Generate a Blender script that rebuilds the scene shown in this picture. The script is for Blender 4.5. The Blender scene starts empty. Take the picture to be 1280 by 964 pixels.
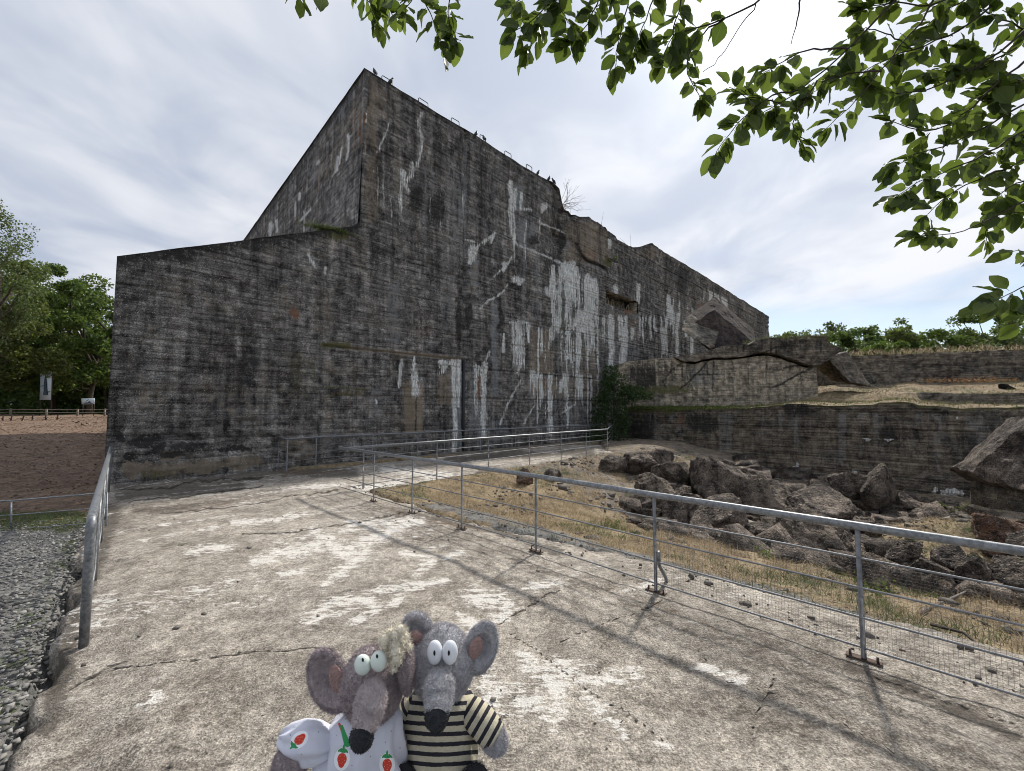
import bpy, math, random
import numpy as np
from mathutils import Vector, Matrix
random.seed(7); RNG = np.random.default_rng(7)
scene = bpy.context.scene
COL = scene.collection
# ------------------------------------------------------------------ camera, sky, sun, exposure
F = 500.0; PITCH = math.atan(30 / 500); CAMZ = 1.8
cam_d = bpy.data.cameras.new('camera'); cam_d.sensor_width = 36; cam_d.lens = F / 1280 * 36
cam_d.clip_start = 0.02; cam_d.clip_end = 3000
cam = bpy.data.objects.new('camera', cam_d); COL.objects.link(cam)
cam.location = (0, 0, CAMZ); cam.rotation_euler = (math.radians(90) + PITCH, 0, 0)
scene.camera = cam
scene.view_settings.view_transform = 'Standard'; scene.view_settings.look = 'None'
scene.view_settings.exposure = 0.15; scene.cycles.filter_width = 1.0
scene.cycles.max_bounces = 5; scene.cycles.diffuse_bounces = 3; scene.cycles.glossy_bounces = 2; scene.cycles.transmission_bounces = 3; scene.cycles.adaptive_threshold = 0.03
scene.view_settings.gamma = 1
CP, SP = math.cos(PITCH), math.sin(PITCH)
SUN_EL, SUN_AZ = math.radians(44.5), math.radians(32.9)      # azimuth measured from +Y towards +X
SUN = Vector((math.sin(SUN_AZ) * math.cos(SUN_EL), math.cos(SUN_AZ) * math.cos(SUN_EL), math.sin(SUN_EL)))

class NT:
    """tiny helper for node trees"""
    def __init__(s, tree): s.t = tree; s.n = tree.nodes; s.l = tree.links
    def new(s, typ, **kw):
        n = s.n.new(typ)
        for k, v in kw.items(): setattr(n, k, v)
        return n
    def put(s, sock, v):
        if isinstance(v, bpy.types.NodeSocket): s.l.new(v, sock)
        elif v is not None:
            if sock.type == 'RGBA' and not hasattr(v, '__len__'): v = (v, v, v)
            if sock.type == 'RGBA' and len(v) == 3: v = (*v, 1)
            sock.default_value = v
    def noise(s, vec, scale, detail=4, rough=0.55, dist=0.0, out='Fac'):
        n = s.new('ShaderNodeTexNoise'); s.put(n.inputs['Vector'], vec); s.put(n.inputs['Scale'], scale)
        s.put(n.inputs['Detail'], min(detail, 4.5)); s.put(n.inputs['Roughness'], rough); s.put(n.inputs['Distortion'], dist)
        return n.outputs[out]
    def voro(s, vec, scale, feature='F1', out='Distance', rnd=1.0):
        n = s.new('ShaderNodeTexVoronoi', feature=feature); s.put(n.inputs['Vector'], vec); s.put(n.inputs['Scale'], scale)
        s.put(n.inputs['Randomness'], rnd); return n.outputs[out]
    def math(s, op, a, b=None, c=None, clamp=False):
        n = s.new('ShaderNodeMath', operation=op, use_clamp=clamp)
        for i, v in enumerate((a, b, c)):
            if v is not None: s.put(n.inputs[i], v)
        return n.outputs[0]
    def vmath(s, op, a, b=None, out=0):
        n = s.new('ShaderNodeVectorMath', operation=op); s.put(n.inputs[0], a)
        if b is not None: s.put(n.inputs[1], b)
        return n.outputs[out]
    def mapr(s, v, a, b, c=0.0, d=1.0, smooth=False):
        n = s.new('ShaderNodeMapRange', interpolation_type='SMOOTHSTEP' if smooth else 'LINEAR')
        for i, q in enumerate((v, a, b, c, d)): s.put(n.inputs[i], q)
        return n.outputs[0]
    def mix(s, f, a, b, mode='MIX'):
        n = s.new('ShaderNodeMix', data_type='RGBA', blend_type=mode)
        s.put(n.inputs[0], f); s.put(n.inputs[6], a); s.put(n.inputs[7], b); return n.outputs[2]
    def scale(s, vec, v):
        n = s.new('ShaderNodeMapping'); s.put(n.inputs['Vector'], vec); n.inputs['Scale'].default_value = v; return n.outputs[0]
    def attr(s, name):
        return s.new('ShaderNodeAttribute', attribute_name=name)
    def sep(s, c):
        n = s.new('ShaderNodeSeparateColor'); s.put(n.inputs[0], c); return n.outputs
    def obj(s): return s.new('ShaderNodeTexCoord').outputs['Object']
    def bump(s, h, strength=0.5, dist=0.02, normal=None):
        n = s.new('ShaderNodeBump'); s.put(n.inputs['Height'], h); n.inputs['Strength'].default_value = strength
        n.inputs['Distance'].default_value = dist
        if normal is not None: s.put(n.inputs['Normal'], normal)
        return n.outputs[0]

world = bpy.data.worlds.new('World'); scene.world = world; world.use_nodes = True
w = NT(world.node_tree); world.node_tree.nodes.clear()
sky = w.new('ShaderNodeTexSky', sky_type='NISHITA', sun_disc=False)
sky.sun_elevation = SUN_EL; sky.sun_rotation = SUN_AZ; sky.air_density = 1.0; sky.dust_density = 0.6
bg1 = w.new('ShaderNodeBackground'); w.put(bg1.inputs[0], sky.outputs[0]); bg1.inputs[1].default_value = 0.10
gen = w.new('ShaderNodeTexCoord').outputs['Generated']
dirn = w.vmath('NORMALIZE', gen)
sx = w.new('ShaderNodeSeparateXYZ'); w.put(sx.inputs[0], dirn)
zc = w.math('MAXIMUM', sx.outputs[2], 0.0)
den = w.math('ADD', zc, 0.16)
cx = w.math('DIVIDE', sx.outputs[0], den); cy = w.math('DIVIDE', sx.outputs[1], den)
cmb = w.new('ShaderNodeCombineXYZ'); w.put(cmb.inputs[0], cx); w.put(cmb.inputs[1], cy)
mp = w.new('ShaderNodeMapping'); w.put(mp.inputs[0], cmb.outputs[0]); mp.inputs['Rotation'].default_value = (0, 0, math.radians(-38)); mp.inputs['Scale'].default_value = (0.95, 0.8, 1)
pl = mp.outputs[0]
n1 = w.noise(pl, 0.8, 6, 0.52, 0.6)
n2 = w.noise(pl, 2.0, 6, 0.5, 0.5)
veil = w.math('ADD', w.math('MULTIPLY', n1, 0.72), w.math('MULTIPLY', n2, 0.28))
sd = w.math('MAXIMUM', w.vmath('DOT_PRODUCT', dirn, tuple(SUN), out='Value'), 0.0)
right = w.mapr(sx.outputs[0], -0.05, 0.6, 0.0, 1.0, True)
low = w.mapr(sx.outputs[2], 0.08, 0.52, 1.0, 0.0, True)
thin = w.math('MULTIPLY', right, low)                                   # thinner cloud towards the right-hand horizon
cov = w.mapr(w.math('SUBTRACT', veil, w.math('MULTIPLY', thin, 0.34)), 0.14, 0.40, 0.08, 1.0, True)
ccol = w.mix(w.mapr(w.math('ADD', w.math('MULTIPLY', veil, 0.6), w.math('MULTIPLY', w.noise(pl, 2.6, 5, 0.5, 0.5), 0.4)), 0.40, 0.62, 0, 1, True), (0.44, 0.50, 0.62), (0.77, 0.79, 0.84))
bg2 = w.new('ShaderNodeBackground'); w.put(bg2.inputs[0], ccol); bg2.inputs[1].default_value = 0.98
mixs = w.new('ShaderNodeMixShader'); w.put(mixs.inputs[0], cov); w.l.new(bg1.outputs[0], mixs.inputs[1]); w.l.new(bg2.outputs[0], mixs.inputs[2])
g1 = w.math('MULTIPLY', w.math('POWER', sd, 7.0), 0.26)
g2 = w.math('MULTIPLY', w.math('POWER', sd, 90.0), 0.7)
bg3 = w.new('ShaderNodeBackground'); bg3.inputs[0].default_value = (1, 0.98, 0.95, 1)                 # sunlight spread by the thin cloud
w.put(bg3.inputs[1], w.math('MULTIPLY', w.math('ADD', g1, g2), w.mapr(veil, 0.3, 0.6, 0.8, 1.15)))
adds = w.new('ShaderNodeAddShader'); w.l.new(mixs.outputs[0], adds.inputs[0]); w.l.new(bg3.outputs[0], adds.inputs[1])
wo = w.new('ShaderNodeOutputWorld'); w.l.new(adds.outputs[0], wo.inputs[0])

sl = bpy.data.lights.new('sun', 'SUN'); sl.energy = 4.3; sl.angle = math.radians(3.0); sl.color = (1, 0.95, 0.87)
so = bpy.data.objects.new('sun', sl); COL.objects.link(so); so.rotation_euler = SUN.to_track_quat('Z', 'Y').to_euler()

# ------------------------------------------------------------------ geometry of the view -> places
def ray(px, py):
    a = (px - 640) / F; b = (482 - py) / F
    return np.array((a, CP - b * SP, SP + b * CP))
def G(px, py, z=0.0):
    r = ray(px, py); t = (z - CAMZ) / r[2]; return np.array((r[0] * t, r[1] * t, z))
def PY(px, py, Y):
    r = ray(px, py); t = Y / r[1]; return np.array((r[0] * t, Y, CAMZ + r[2] * t))
def T(px, py, D):
    return np.array((0, 0, CAMZ)) + ray(px, py) * D
def proj(P):
    P = np.asarray(P, float); x, y, z = P[..., 0], P[..., 1], P[..., 2] - CAMZ
    d = y * CP + z * SP; d = np.where(np.abs(d) < 1e-3, 1e-3, d)
    return 640 + F * x / d, 482 - F * (z * CP - y * SP) / d

# ------------------------------------------------------------------ numpy noise
def _h(ix, iy, iz):
    n = (ix.astype(np.int64) * 374761393 + iy.astype(np.int64) * 668265263 + iz.astype(np.int64) * 2147483647 % 1274126177) & 0x7fffffff
    n = ((n ^ (n >> 13)) * 1274126177) & 0x7fffffff
    n = ((n ^ (n >> 16)) * 1103515245) & 0x7fffffff
    return (n & 0xffffff) / float(0xffffff)
def vnoise(x, y, z=0.0):
    x, y, z = np.broadcast_arrays(np.asarray(x, float), np.asarray(y, float), np.asarray(z, float))
    ix, iy, iz = np.floor(x), np.floor(y), np.floor(z)
    fx, fy, fz = x - ix, y - iy, z - iz
    fx, fy, fz = [f * f * (3 - 2 * f) for f in (fx, fy, fz)]
    ix, iy, iz = ix.astype(np.int64), iy.astype(np.int64), iz.astype(np.int64) * 131
    r = 0
    for a in (0, 1):
        for b in (0, 1):
            for c in (0, 1):
                r = r + _h(ix + a, iy + b, iz + c * 131) * (fx if a else 1 - fx) * (fy if b else 1 - fy) * (fz if c else 1 - fz)
    return r
def fbm(x, y, z=0.0, o=4):
    r = 0; a = 0.5; t = 0
    for i in range(o):
        r = r + a * vnoise(x * 2 ** i + 17.3 * i, y * 2 ** i + 5.1 * i, np.asarray(z) * 2 ** i + 9.7 * i); t += a; a *= 0.5
    return r / t
def hsh(*a):
    a = [np.floor(np.asarray(q)) for q in a] + [np.zeros(1)] * (3 - len(a))
    a = np.broadcast_arrays(*a); return _h(*a)
def sstep(x, a, b):
    t = np.clip((x - a) / (b - a), 0, 1); return t * t * (3 - 2 * t)

# ------------------------------------------------------------------ objects
def tag(o, label=None, cat=None, group=None, kind=None):
    if label: o['label'] = label
    if cat: o['category'] = cat
    if group: o['group'] = group
    if kind: o['kind'] = kind
    return o
def empty(name, loc=(0, 0, 0), rz=0, label=None, cat=None, group=None):
    o = bpy.data.objects.new(name, None); COL.objects.link(o); o.location = loc; o.rotation_euler = (0, 0, rz)
    o.empty_display_size = 0.1
    return tag(o, label, cat, group)
def link(name, me, parent=None, mat=None):
    o = bpy.data.objects.new(name, me); COL.objects.link(o)
    if parent is not None: o.parent = parent
    if mat is not None and not me.materials: me.materials.append(mat)
    return o
def mesh_np(name, V, Fc, mat=None, parent=None, smooth=False, attrs=None, obj=True):
    """Fc: (n,3) or (n,4) array, or list of such arrays"""
    if not isinstance(Fc, (list, tuple)): Fc = [Fc]
    Fc = [np.asarray(f, np.int32) for f in Fc if len(f)]
    me = bpy.data.meshes.new(name); V = np.asarray(V, np.float32)
    me.vertices.add(len(V)); me.vertices.foreach_set('co', V.ravel())
    loops = np.concatenate([f.ravel() for f in Fc]); sizes = np.concatenate([np.full(len(f), f.shape[1]) for f in Fc])
    me.loops.add(len(loops)); me.loops.foreach_set('vertex_index', loops)
    starts = np.concatenate([[0], np.cumsum(sizes)[:-1]])
    me.polygons.add(len(sizes)); me.polygons.foreach_set('loop_start', starts.astype(np.int32))
    if smooth: me.polygons.foreach_set('use_smooth', np.ones(len(sizes), bool))
    for k, a in (attrs or {}).items():
        a = np.asarray(a, np.float32)
        if a.ndim == 1: at = me.attributes.new(k, 'FLOAT', 'POINT'); at.data.foreach_set('value', a)
        else: at = me.attributes.new(k, 'FLOAT_COLOR', 'POINT'); at.data.foreach_set('color', a.ravel())
    me.update(calc_edges=True); me.validate()
    if mat is not None: me.materials.append(mat)
    return link(name, me, parent) if obj else me
class Geo:
    def __init__(s): s.v = []; s.f3 = []; s.f4 = []; s.n = 0
    def add(s, V, f3=(), f4=()):
        s.v.append(np.asarray(V, float)); 
        if len(f3): s.f3.append(np.asarray(f3) + s.n)
        if len(f4): s.f4.append(np.asarray(f4) + s.n)
        s.n += len(V)
    def box(s, c, size, R=None, bev=0.0):
        c = np.asarray(c, float); h = np.asarray(size, float) / 2
        if bev > 0:
            V = []; ids = {}
            for sx_ in (-1, 1):
                for sy_ in (-1, 1):
                    for sz_ in (-1, 1):
                        sg = np.array((sx_, sy_, sz_))
                        for ax in range(3):
                            p = sg * (h - bev); p[ax] = sg[ax] * h[ax]; ids[(sx_, sy_, sz_, ax)] = len(V); V.append(p)
            f4 = []; f3 = []
            for ax in range(3):
                o1, o2 = [k for k in range(3) if k != ax]
                for sg in (-1, 1):
                    q = []
                    for a, b in ((-1, -1), (1, -1), (1, 1), (-1, 1)):
                        t = [0, 0, 0]; t[ax] = sg; t[o1] = a; t[o2] = b; q.append(ids[(*t, ax)])
                    f4.append(q)
            for ax in range(3):       # edges along ax
                o1, o2 = [k for k in range(3) if k != ax]
                for a in (-1, 1):
                    for b in (-1, 1):
                        t0 = [0, 0, 0]; t0[o1] = a; t0[o2] = b; t1 = list(t0); t0[ax] = -1; t1[ax] = 1
                        f4.append([ids[(*t0, o1)], ids[(*t1, o1)], ids[(*t1, o2)], ids[(*t0, o2)]])
            for a in (-1, 1):
                for b in (-1, 1):
                    for c_ in (-1, 1): f3.append([ids[(a, b, c_, k)] for k in range(3)])
            V = np.array(V)
        else:
            V = np.array([(x, y, z) for x in (-1, 1) for y in (-1, 1) for z in (-1, 1)]) * h
            f4 = [(0, 1, 3, 2), (4, 6, 7, 5), (0, 4, 5, 1), (2, 3, 7, 6), (0, 2, 6, 4), (1, 5, 7, 3)]; f3 = []
        if R is not None: V = V @ np.asarray(R).T
        s.add(V + c, f3, f4)
    def tube(s, pts, r, n=8, cap=True):
        pts = np.asarray(pts, float); m = len(pts); r = np.broadcast_to(np.asarray(r, float), (m,))
        tg = np.gradient(pts, axis=0) if m > 2 else np.repeat((pts[1] - pts[0])[None], 2, 0)
        tg /= np.linalg.norm(tg, axis=1)[:, None] + 1e-12
        ref = np.array((0, 0, 1.0)) if abs(tg[0][2]) < 0.9 else np.array((1.0, 0, 0))
        V = []
        a = np.arange(n) * 2 * np.pi / n
        u = np.cross(tg[0], ref); u /= np.linalg.norm(u)
        for i in range(m):
            u = u - tg[i] * np.dot(u, tg[i]); u /= np.linalg.norm(u) + 1e-12
            v = np.cross(tg[i], u)
            V.append(pts[i] + r[i] * (np.cos(a)[:, None] * u + np.sin(a)[:, None] * v))
        V = np.concatenate(V)
        i = np.arange(m - 1)[:, None] * n; j = np.arange(n)[None]
        f4 = np.stack([i + j, i + (j + 1) % n, i + n + (j + 1) % n, i + n + j], -1).reshape(-1, 4)
        f3 = []
        if cap:
            V = np.vstack([V, pts[0], pts[-1]]); b = m * n
            for k in range(n): f3 += [(b, (k + 1) % n, k), (b + 1, (m - 1) * n + k, (m - 1) * n + (k + 1) % n)]
        s.add(V, f3, f4)
    def ball(s, c, r, nu=16, nv=10, R=None, fn=None):
        th = np.linspace(0, np.pi, nv + 1); ph = np.arange(nu) * 2 * np.pi / nu
        V = np.stack([np.outer(np.sin(th), np.cos(ph)), np.outer(np.sin(th), np.sin(ph)), np.outer(np.cos(th), np.ones(nu))], -1).reshape(-1, 3)
        if fn is not None: V = fn(V)
        V = V * np.asarray(r)
        if R is not None: V = V @ np.asarray(R).T
        i = np.arange(nv)[:, None] * nu; j = np.arange(nu)[None]
        f4 = np.stack([i + j, i + nu + j, i + nu + (j + 1) % nu, i + (j + 1) % nu], -1).reshape(-1, 4)
        s.add(V + np.asarray(c), [], f4)
    def build(s, name, mat, parent=None, smooth=True, **kw):
        V = np.concatenate(s.v); fs = []
        if s.f4: fs.append(np.concatenate(s.f4))
        if s.f3: fs.append(np.concatenate(s.f3))
        o = mesh_np(name, V, fs, mat, parent, smooth, kw.pop('attrs', None))
        return tag(o, **kw) if kw else o
def rotm(rx=0, ry=0, rz=0): return np.array(Matrix.Rotation(rz, 3, 'Z') @ Matrix.Rotation(ry, 3, 'Y') @ Matrix.Rotation(rx, 3, 'X'))
def align_x(d):
    """rotation whose x axis is d, z as upright as can be"""
    d = np.asarray(d, float); d = d / np.linalg.norm(d); up = np.array((0, 0, 1.0)) if abs(d[2]) < .95 else np.array((0, 1.0, 0))
    y = np.cross(up, d); y /= np.linalg.norm(y); z = np.cross(d, y); return np.stack([d, y, z], 1)

class Paint:
    """stains on a surface: fields written per vertex"""
    def __init__(s, px, py, warp=0.0):
        s.c = {}; px = np.clip(px, -4000, 5000); py = np.clip(py, -4000, 5000)
        wx = (fbm(px * .05, py * .05, 3, 4) - .5) * 2.6 + (fbm(px * .3, py * .3, 7, 3) - .5) * 1.3; wy = (fbm(px * .05, py * .05, 13, 4) - .5) * 3 + (fbm(px * .3, py * .3, 17, 3) - .5) * 1.4
        s.x, s.y = (px + wx * warp, py + wy * warp) if warp else (px, py); s.bx, s.by = (px + wx * warp * 4.5, py + wy * warp * 4.5) if warp else (px, py)
    def ch(s, k):
        if k not in s.c: s.c[k] = np.zeros_like(s.x)
        return s.c[k]
    def line(s, k, pts, w, v=1.0, w2=None):
        c = s.ch(k); w2 = w if w2 is None else w2; n = len(pts) - 1
        for i in range(n):
            (x0, y0), (x1, y1) = pts[i], pts[i + 1]; wa = w + (w2 - w) * i / n; wb = w + (w2 - w) * (i + 1) / n
            m = max(wa, wb) + 1
            sel = np.where((s.x > min(x0, x1) - m) & (s.x < max(x0, x1) + m) & (s.y > min(y0, y1) - m) & (s.y < max(y0, y1) + m))
            X, Y = s.x[sel], s.y[sel]; dx, dy = x1 - x0, y1 - y0
            t = np.clip(((X - x0) * dx + (Y - y0) * dy) / (dx * dx + dy * dy + 1e-9), 0, 1)
            d = np.hypot(X - x0 - t * dx, Y - y0 - t * dy)
            c[sel] = np.maximum(c[sel], v * np.clip(1 - d / (wa + (wb - wa) * t), 0, 1))
    def blob(s, k, x, y, rx, ry, v=1.0, soft=0.6, ang=0):
        c = s.ch(k); ca, sa = math.cos(math.radians(ang)), math.sin(math.radians(ang))
        X, Y = s.bx - x, s.by - y; a = (X * ca + Y * sa) / rx; b = (-X * sa + Y * ca) / ry
        c[:] = np.maximum(c, v * np.clip((1 - np.hypot(a, b)) / soft, 0, 1))
    def box(s, k, x0, y0, x1, y1, v=1.0, f=4, sl=0.0):
        c = s.ch(k); X = s.x + .45 * (s.bx - s.x); Y = s.y + .45 * (s.by - s.y) - sl * (X - x0)
        m = np.clip(np.minimum(np.minimum(X - x0, x1 - X), np.minimum(Y - y0, y1 - Y)) / f + 0.5, 0, 1)
        c[:] = np.maximum(c, v * m)
    def drips(s, k, x0, y0, x1, y1, dens=0.5, v=1.0, sl=0.0, fx=0.45, seed=0, f=5):
        """vertical streaks hanging from a line that runs down to the right with slope sl"""
        c = s.ch(k); Y = s.y - sl * (s.x - x0)
        ln = vnoise(s.x * fx, seed + 0 * s.x) ; l2 = vnoise(s.x * fx * 0.31, seed + 9 + 0 * s.x)
        m = np.clip(np.minimum(s.x - x0, x1 - s.x) / f + 0.5, 0, 1)
        depth = (Y - y0) / (y1 - y0)
        vert = np.clip((depth) * 12 + 0.5, 0, 1) * np.clip(((0.35 + 0.9 * l2) - depth) * 4, 0, 1)
        a = np.clip((ln * 0.75 + 0.25 * vnoise(s.x * fx * 2.1, s.y * 0.06, seed) - (1 - dens) * 0.75) * 5, 0, 1)
        c[:] = np.maximum(c, v * m * vert * a)
    def colors(s, names):
        return np.stack([s.c.get(n, np.zeros_like(s.x)) if n else np.zeros_like(s.x) for n in names], -1)

# ------------------------------------------------------------------ materials
def material(name, rough=0.9):
    m = bpy.data.materials.new(name); m.use_nodes = True; t = NT(m.node_tree)
    b = m.node_tree.nodes['Principled BSDF']; b.inputs['Roughness'].default_value = rough
    b.inputs['Specular IOR Level'].default_value = 0.3
    return m, t, b
def mat_simple(name, col, rough=0.8, metal=0.0, bump=None, var=0.0, vscale=8):
    m, t, b = material(name, rough); b.inputs['Metallic'].default_value = metal
    co = t.obj()
    if var > 0:
        n = t.noise(co, vscale, 5); c = t.mix(t.mapr(n, 0.3, 0.7), tuple(x * (1 - var) for x in col), tuple(min(1, x * (1 + var)) for x in col))
        t.put(b.inputs['Base Color'], c)
    else: b.inputs['Base Color'].default_value = (*col, 1)
    if bump: t.put(b.inputs['Normal'], t.bump(t.noise(co, bump[0], 5), bump[1], bump[2]))
    return m
def mat_concrete(name, dark=(0.034, 0.031, 0.031), light=(0.285, 0.268, 0.250), bias=0.0, speck=1.0, boards=True, vert=1.0, bh=0.165, jst=0.5):
    m, t, b = material(name, 0.93); co = t.obj()
    big = t.noise(co, 0.55, 6, 0.62)
    strk = t.noise(t.scale(co, (2.6, 2.6, 0.16)), 1.0, 4, 0.6)
    strk2 = t.noise(t.scale(co, (9.0, 9.0, 0.5)), 1.0, 4, 0.6)
    brd = t.noise(t.scale(co, (0.5, 0.5, 7.0)), 1.0, 5, 0.65)
    mid = t.noise(co, 3.2, 6, 0.68)
    fine = t.noise(co, 34, 4, 0.7)
    f = t.math('ADD', t.math('MULTIPLY', big, 0.45), t.math('MULTIPLY', strk, 0.42 * vert))
    f = t.math('ADD', f, t.math('MULTIPLY', strk2, 0.16 * vert))
    f = t.math('ADD', f, t.math('MULTIPLY', brd, 0.34 if boards else 0.1))
    f = t.math('ADD', f, t.math('MULTIPLY', mid, 0.42))
    f = t.math('ADD', f, t.math('MULTIPLY', fine, 0.34))
    tot = 0.45 + 0.42 * vert + 0.16 * vert + (0.34 if boards else 0.1) + 0.42 + 0.34
    f = t.mapr(f, tot * (0.435 - bias), tot * (0.60 - bias))
    c = t.mix(f, dark, light)
    gr1 = t.mapr(fine, 0.36, 0.64, 0.55, 1.5); gr2 = t.mapr(mid, 0.33, 0.67, 0.55, 1.5); gr3 = t.mapr(t.noise(t.scale(co, (1.2, 1.2, 16.0)), 1.0, 4, 0.7), 0.38, 0.52, 0.55 if boards else 0.9, 1.12)
    gr4 = t.mapr(strk2, .36, .62, 1 - .16 * vert, 1 + .12 * vert) if boards else 1.0
    k_ = t.math('MULTIPLY', t.math('MULTIPLY', gr1, gr2), t.math('MULTIPLY', gr3, gr4))
    if boards:
        sp3 = t.new('ShaderNodeSeparateXYZ'); t.put(sp3.inputs[0], co); wz = t.math('MULTIPLY', t.math('SUBTRACT', t.noise(co, 1.3, 3, .6), .5), .05)
        zz_ = t.math('DIVIDE', t.math('ADD', sp3.outputs[2], wz), bh); along = t.math('ADD', sp3.outputs[0], sp3.outputs[1]); kf = t.math('FLOOR', zz_); fz = t.math('FRACT', zz_)
        cm = t.new('ShaderNodeCombineXYZ'); t.put(cm.inputs[0], kf); wn0 = t.new('ShaderNodeTexWhiteNoise', noise_dimensions='3D'); t.put(wn0.inputs['Vector'], cm.outputs[0])
        sgm = t.math('ADD', t.math('DIVIDE', along, 2.9), t.math('MULTIPLY', wn0.outputs[0], 5)); cm2 = t.new('ShaderNodeCombineXYZ'); t.put(cm2.inputs[0], kf); t.put(cm2.inputs[1], t.math('FLOOR', sgm)); wn1 = t.new('ShaderNodeTexWhiteNoise', noise_dimensions='3D'); t.put(wn1.inputs['Vector'], cm2.outputs[0])
        tone = t.mapr(wn1.outputs[0], 0, 1, .80, 1.18)
        edge = t.math('MINIMUM', fz, t.math('SUBTRACT', 1.0, fz)); joint = t.math('MULTIPLY', t.mapr(edge, .05, .13, 1, 0), t.mapr(t.noise(t.scale(co, (1.6, 1.6, 5)), 1.0, 5, .7), .42, .56, .1, 1))
        fs = t.math('FRACT', sgm); butt = t.mapr(t.math('MINIMUM', fs, t.math('SUBTRACT', 1.0, fs)), .004, .010, .6, 0)
        panel = t.math('FRACT', t.math('DIVIDE', along, 2.45)); pj = t.math('MULTIPLY', t.mapr(t.math('MINIMUM', panel, t.math('SUBTRACT', 1.0, panel)), .004, .012, .7, 0), t.mapr(t.noise(co, .6, 3), .45, .55))
        jj = t.math('MAXIMUM', t.math('MAXIMUM', joint, butt), pj); k_ = t.math('MULTIPLY', t.math('MULTIPLY', k_, tone), t.math('SUBTRACT', 1.0, t.math('MULTIPLY', jj, jst)))
    kk = t.new('ShaderNodeCombineColor'); [t.put(kk.inputs[i], k_) for i in range(3)]
    c = t.mix(1.0, c, kk.outputs[0], 'MULTIPLY')
    hue = t.noise(co, 1.1, 4, 0.6, out='Color')
    hs = t.sep(hue)
    c = t.mix(t.mapr(hs[0], 0.5, 0.72, 0, 0.5), c, t.mix(f, (0.05, 0.035, 0.025), (0.19, 0.15, 0.10)))
    c = t.mix(t.mapr(hs[1], 0.52, 0.75, 0, 0.45), c, t.mix(f, (0.030, 0.034, 0.040), (0.12, 0.135, 0.15)))
    a1 = t.attr('stain_a'); a2 = t.attr('stain_b')
    s1 = t.sep(a1.outputs['Color']); s2 = t.sep(a2.outputs['Color'])
    vn = t.noise(t.scale(co, (8, 8, 1.0)), 1.0, 6, 0.72); vn2 = t.noise(co, 6.5, 5, 0.76)
    nn = t.math('ADD', t.math('MULTIPLY', vn, 0.5), t.math('MULTIPLY', vn2, 0.5))
    off = t.math('SUBTRACT', nn, 0.5)
    def mask(v, k=2.4, a=0.30, b_=0.80): return t.math('MULTIPLY', t.mapr(t.math('MULTIPLY_ADD', off, k, v), a, b_, 0, 1, True), t.mapr(v, .03, .25, 0, 1))
    # grey wash, tan, moss, rust, dark, white
    c = t.mix(t.math('MULTIPLY', mask(s2[2]), 0.75), c, t.mix(fine, (0.13, 0.14, 0.15), (0.30, 0.31, 0.32)))
    c = t.mix(t.math('MULTIPLY', mask(s1[1]), 0.85), c, t.mix(t.math('MULTIPLY_ADD', f, 0.5, 0.2), (0.12, 0.095, 0.07), (0.37, 0.30, 0.22)))
    c = t.mix(t.math('MULTIPLY', mask(s2[0]), 0.85), c, t.mix(fine, (0.03, 0.035, 0.012), (0.16, 0.15, 0.06)))
    c = t.mix(t.math('MULTIPLY', mask(s2[1]), 0.7), c, t.mix(fine, (0.10, 0.04, 0.02), (0.30, 0.14, 0.07)))
    c = t.mix(t.math('MULTIPLY', mask(s1[2]), 0.88), c, t.mix(fine, (0.008, 0.008, 0.008), (0.035, 0.033, 0.032)))
    wn = t.math('ADD', t.math('MULTIPLY', t.noise(t.scale(co, (15, 15, 1.1)), 1.0, 6, 0.72), 0.62), t.math('MULTIPLY', t.noise(co, 11, 6, 0.75), 0.38))
    wv = t.math('MULTIPLY_ADD', t.math('SUBTRACT', wn, 0.5), 4.2, t.math('MULTIPLY', s1[0], 1.45))
    wf = t.noise(t.scale(co, (34, 34, 1.6)), 1.0, 4, 0.7)
    wm = t.math('MULTIPLY', t.mapr(wv, 0.32, 0.95, 0, 1, True), t.mapr(s1[0], 0.04, 0.3, 0, 1))
    c = t.mix(t.math('MULTIPLY', wm, t.mapr(wf, .36, .60, .45, 1.0)), c, t.mix(t.mapr(wf, 0.40, 0.60), (0.34, 0.35, 0.34), (0.86, 0.86, 0.84)))
    # pale aggregate and lichen specks
    vd = t.voro(co, 9.0); vr = t.voro(co, 9.0, out='Color'); vs = t.sep(vr)
    sp = t.math('MULTIPLY', t.mapr(vd, 0.13, 0.09), t.math('GREATER_THAN', vs[0], 0.80))
    vd2 = t.voro(co, 27.0); vr2 = t.sep(t.voro(co, 27.0, out='Color'))
    sp2 = t.math('MULTIPLY', t.mapr(vd2, 0.26, 0.18), t.math('GREATER_THAN', vr2[1], 0.84))
    sp = t.math('MAXIMUM', sp, sp2)
    c = t.mix(t.math('MULTIPLY', sp, t.mapr(big, 0.35, 0.6, 0.4 * speck, 1.0 * speck)), c, (0.50, 0.49, 0.46))
    t.put(b.inputs['Base Color'], c)
    h = t.math('ADD', t.math('MULTIPLY', mid, 0.7), t.math('MULTIPLY', fine, 0.5))
    h = t.math('ADD', h, t.math('MULTIPLY', t.noise(co, 130, 3, 0.6), 0.16))
    if not boards:
        h = t.math('ADD', t.math('MULTIPLY', h, 1.6), t.math('MULTIPLY', t.voro(co, 14.0), -0.9)); h = t.math('ADD', h, t.math('MULTIPLY', t.voro(co, 34.0), -0.6))
    t.put(b.inputs['Normal'], t.bump(h, 1.0, 0.035 if boards else 0.06))
    return m
M = {}
M['wall'] = mat_concrete('weathered_board_marked_concrete')
M['low_wall'] = mat_concrete('dark_stained_concrete', (0.030, 0.027, 0.024), (0.20, 0.172, 0.135), 0.01, 0.6, True, 0.25, 0.12)
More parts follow.
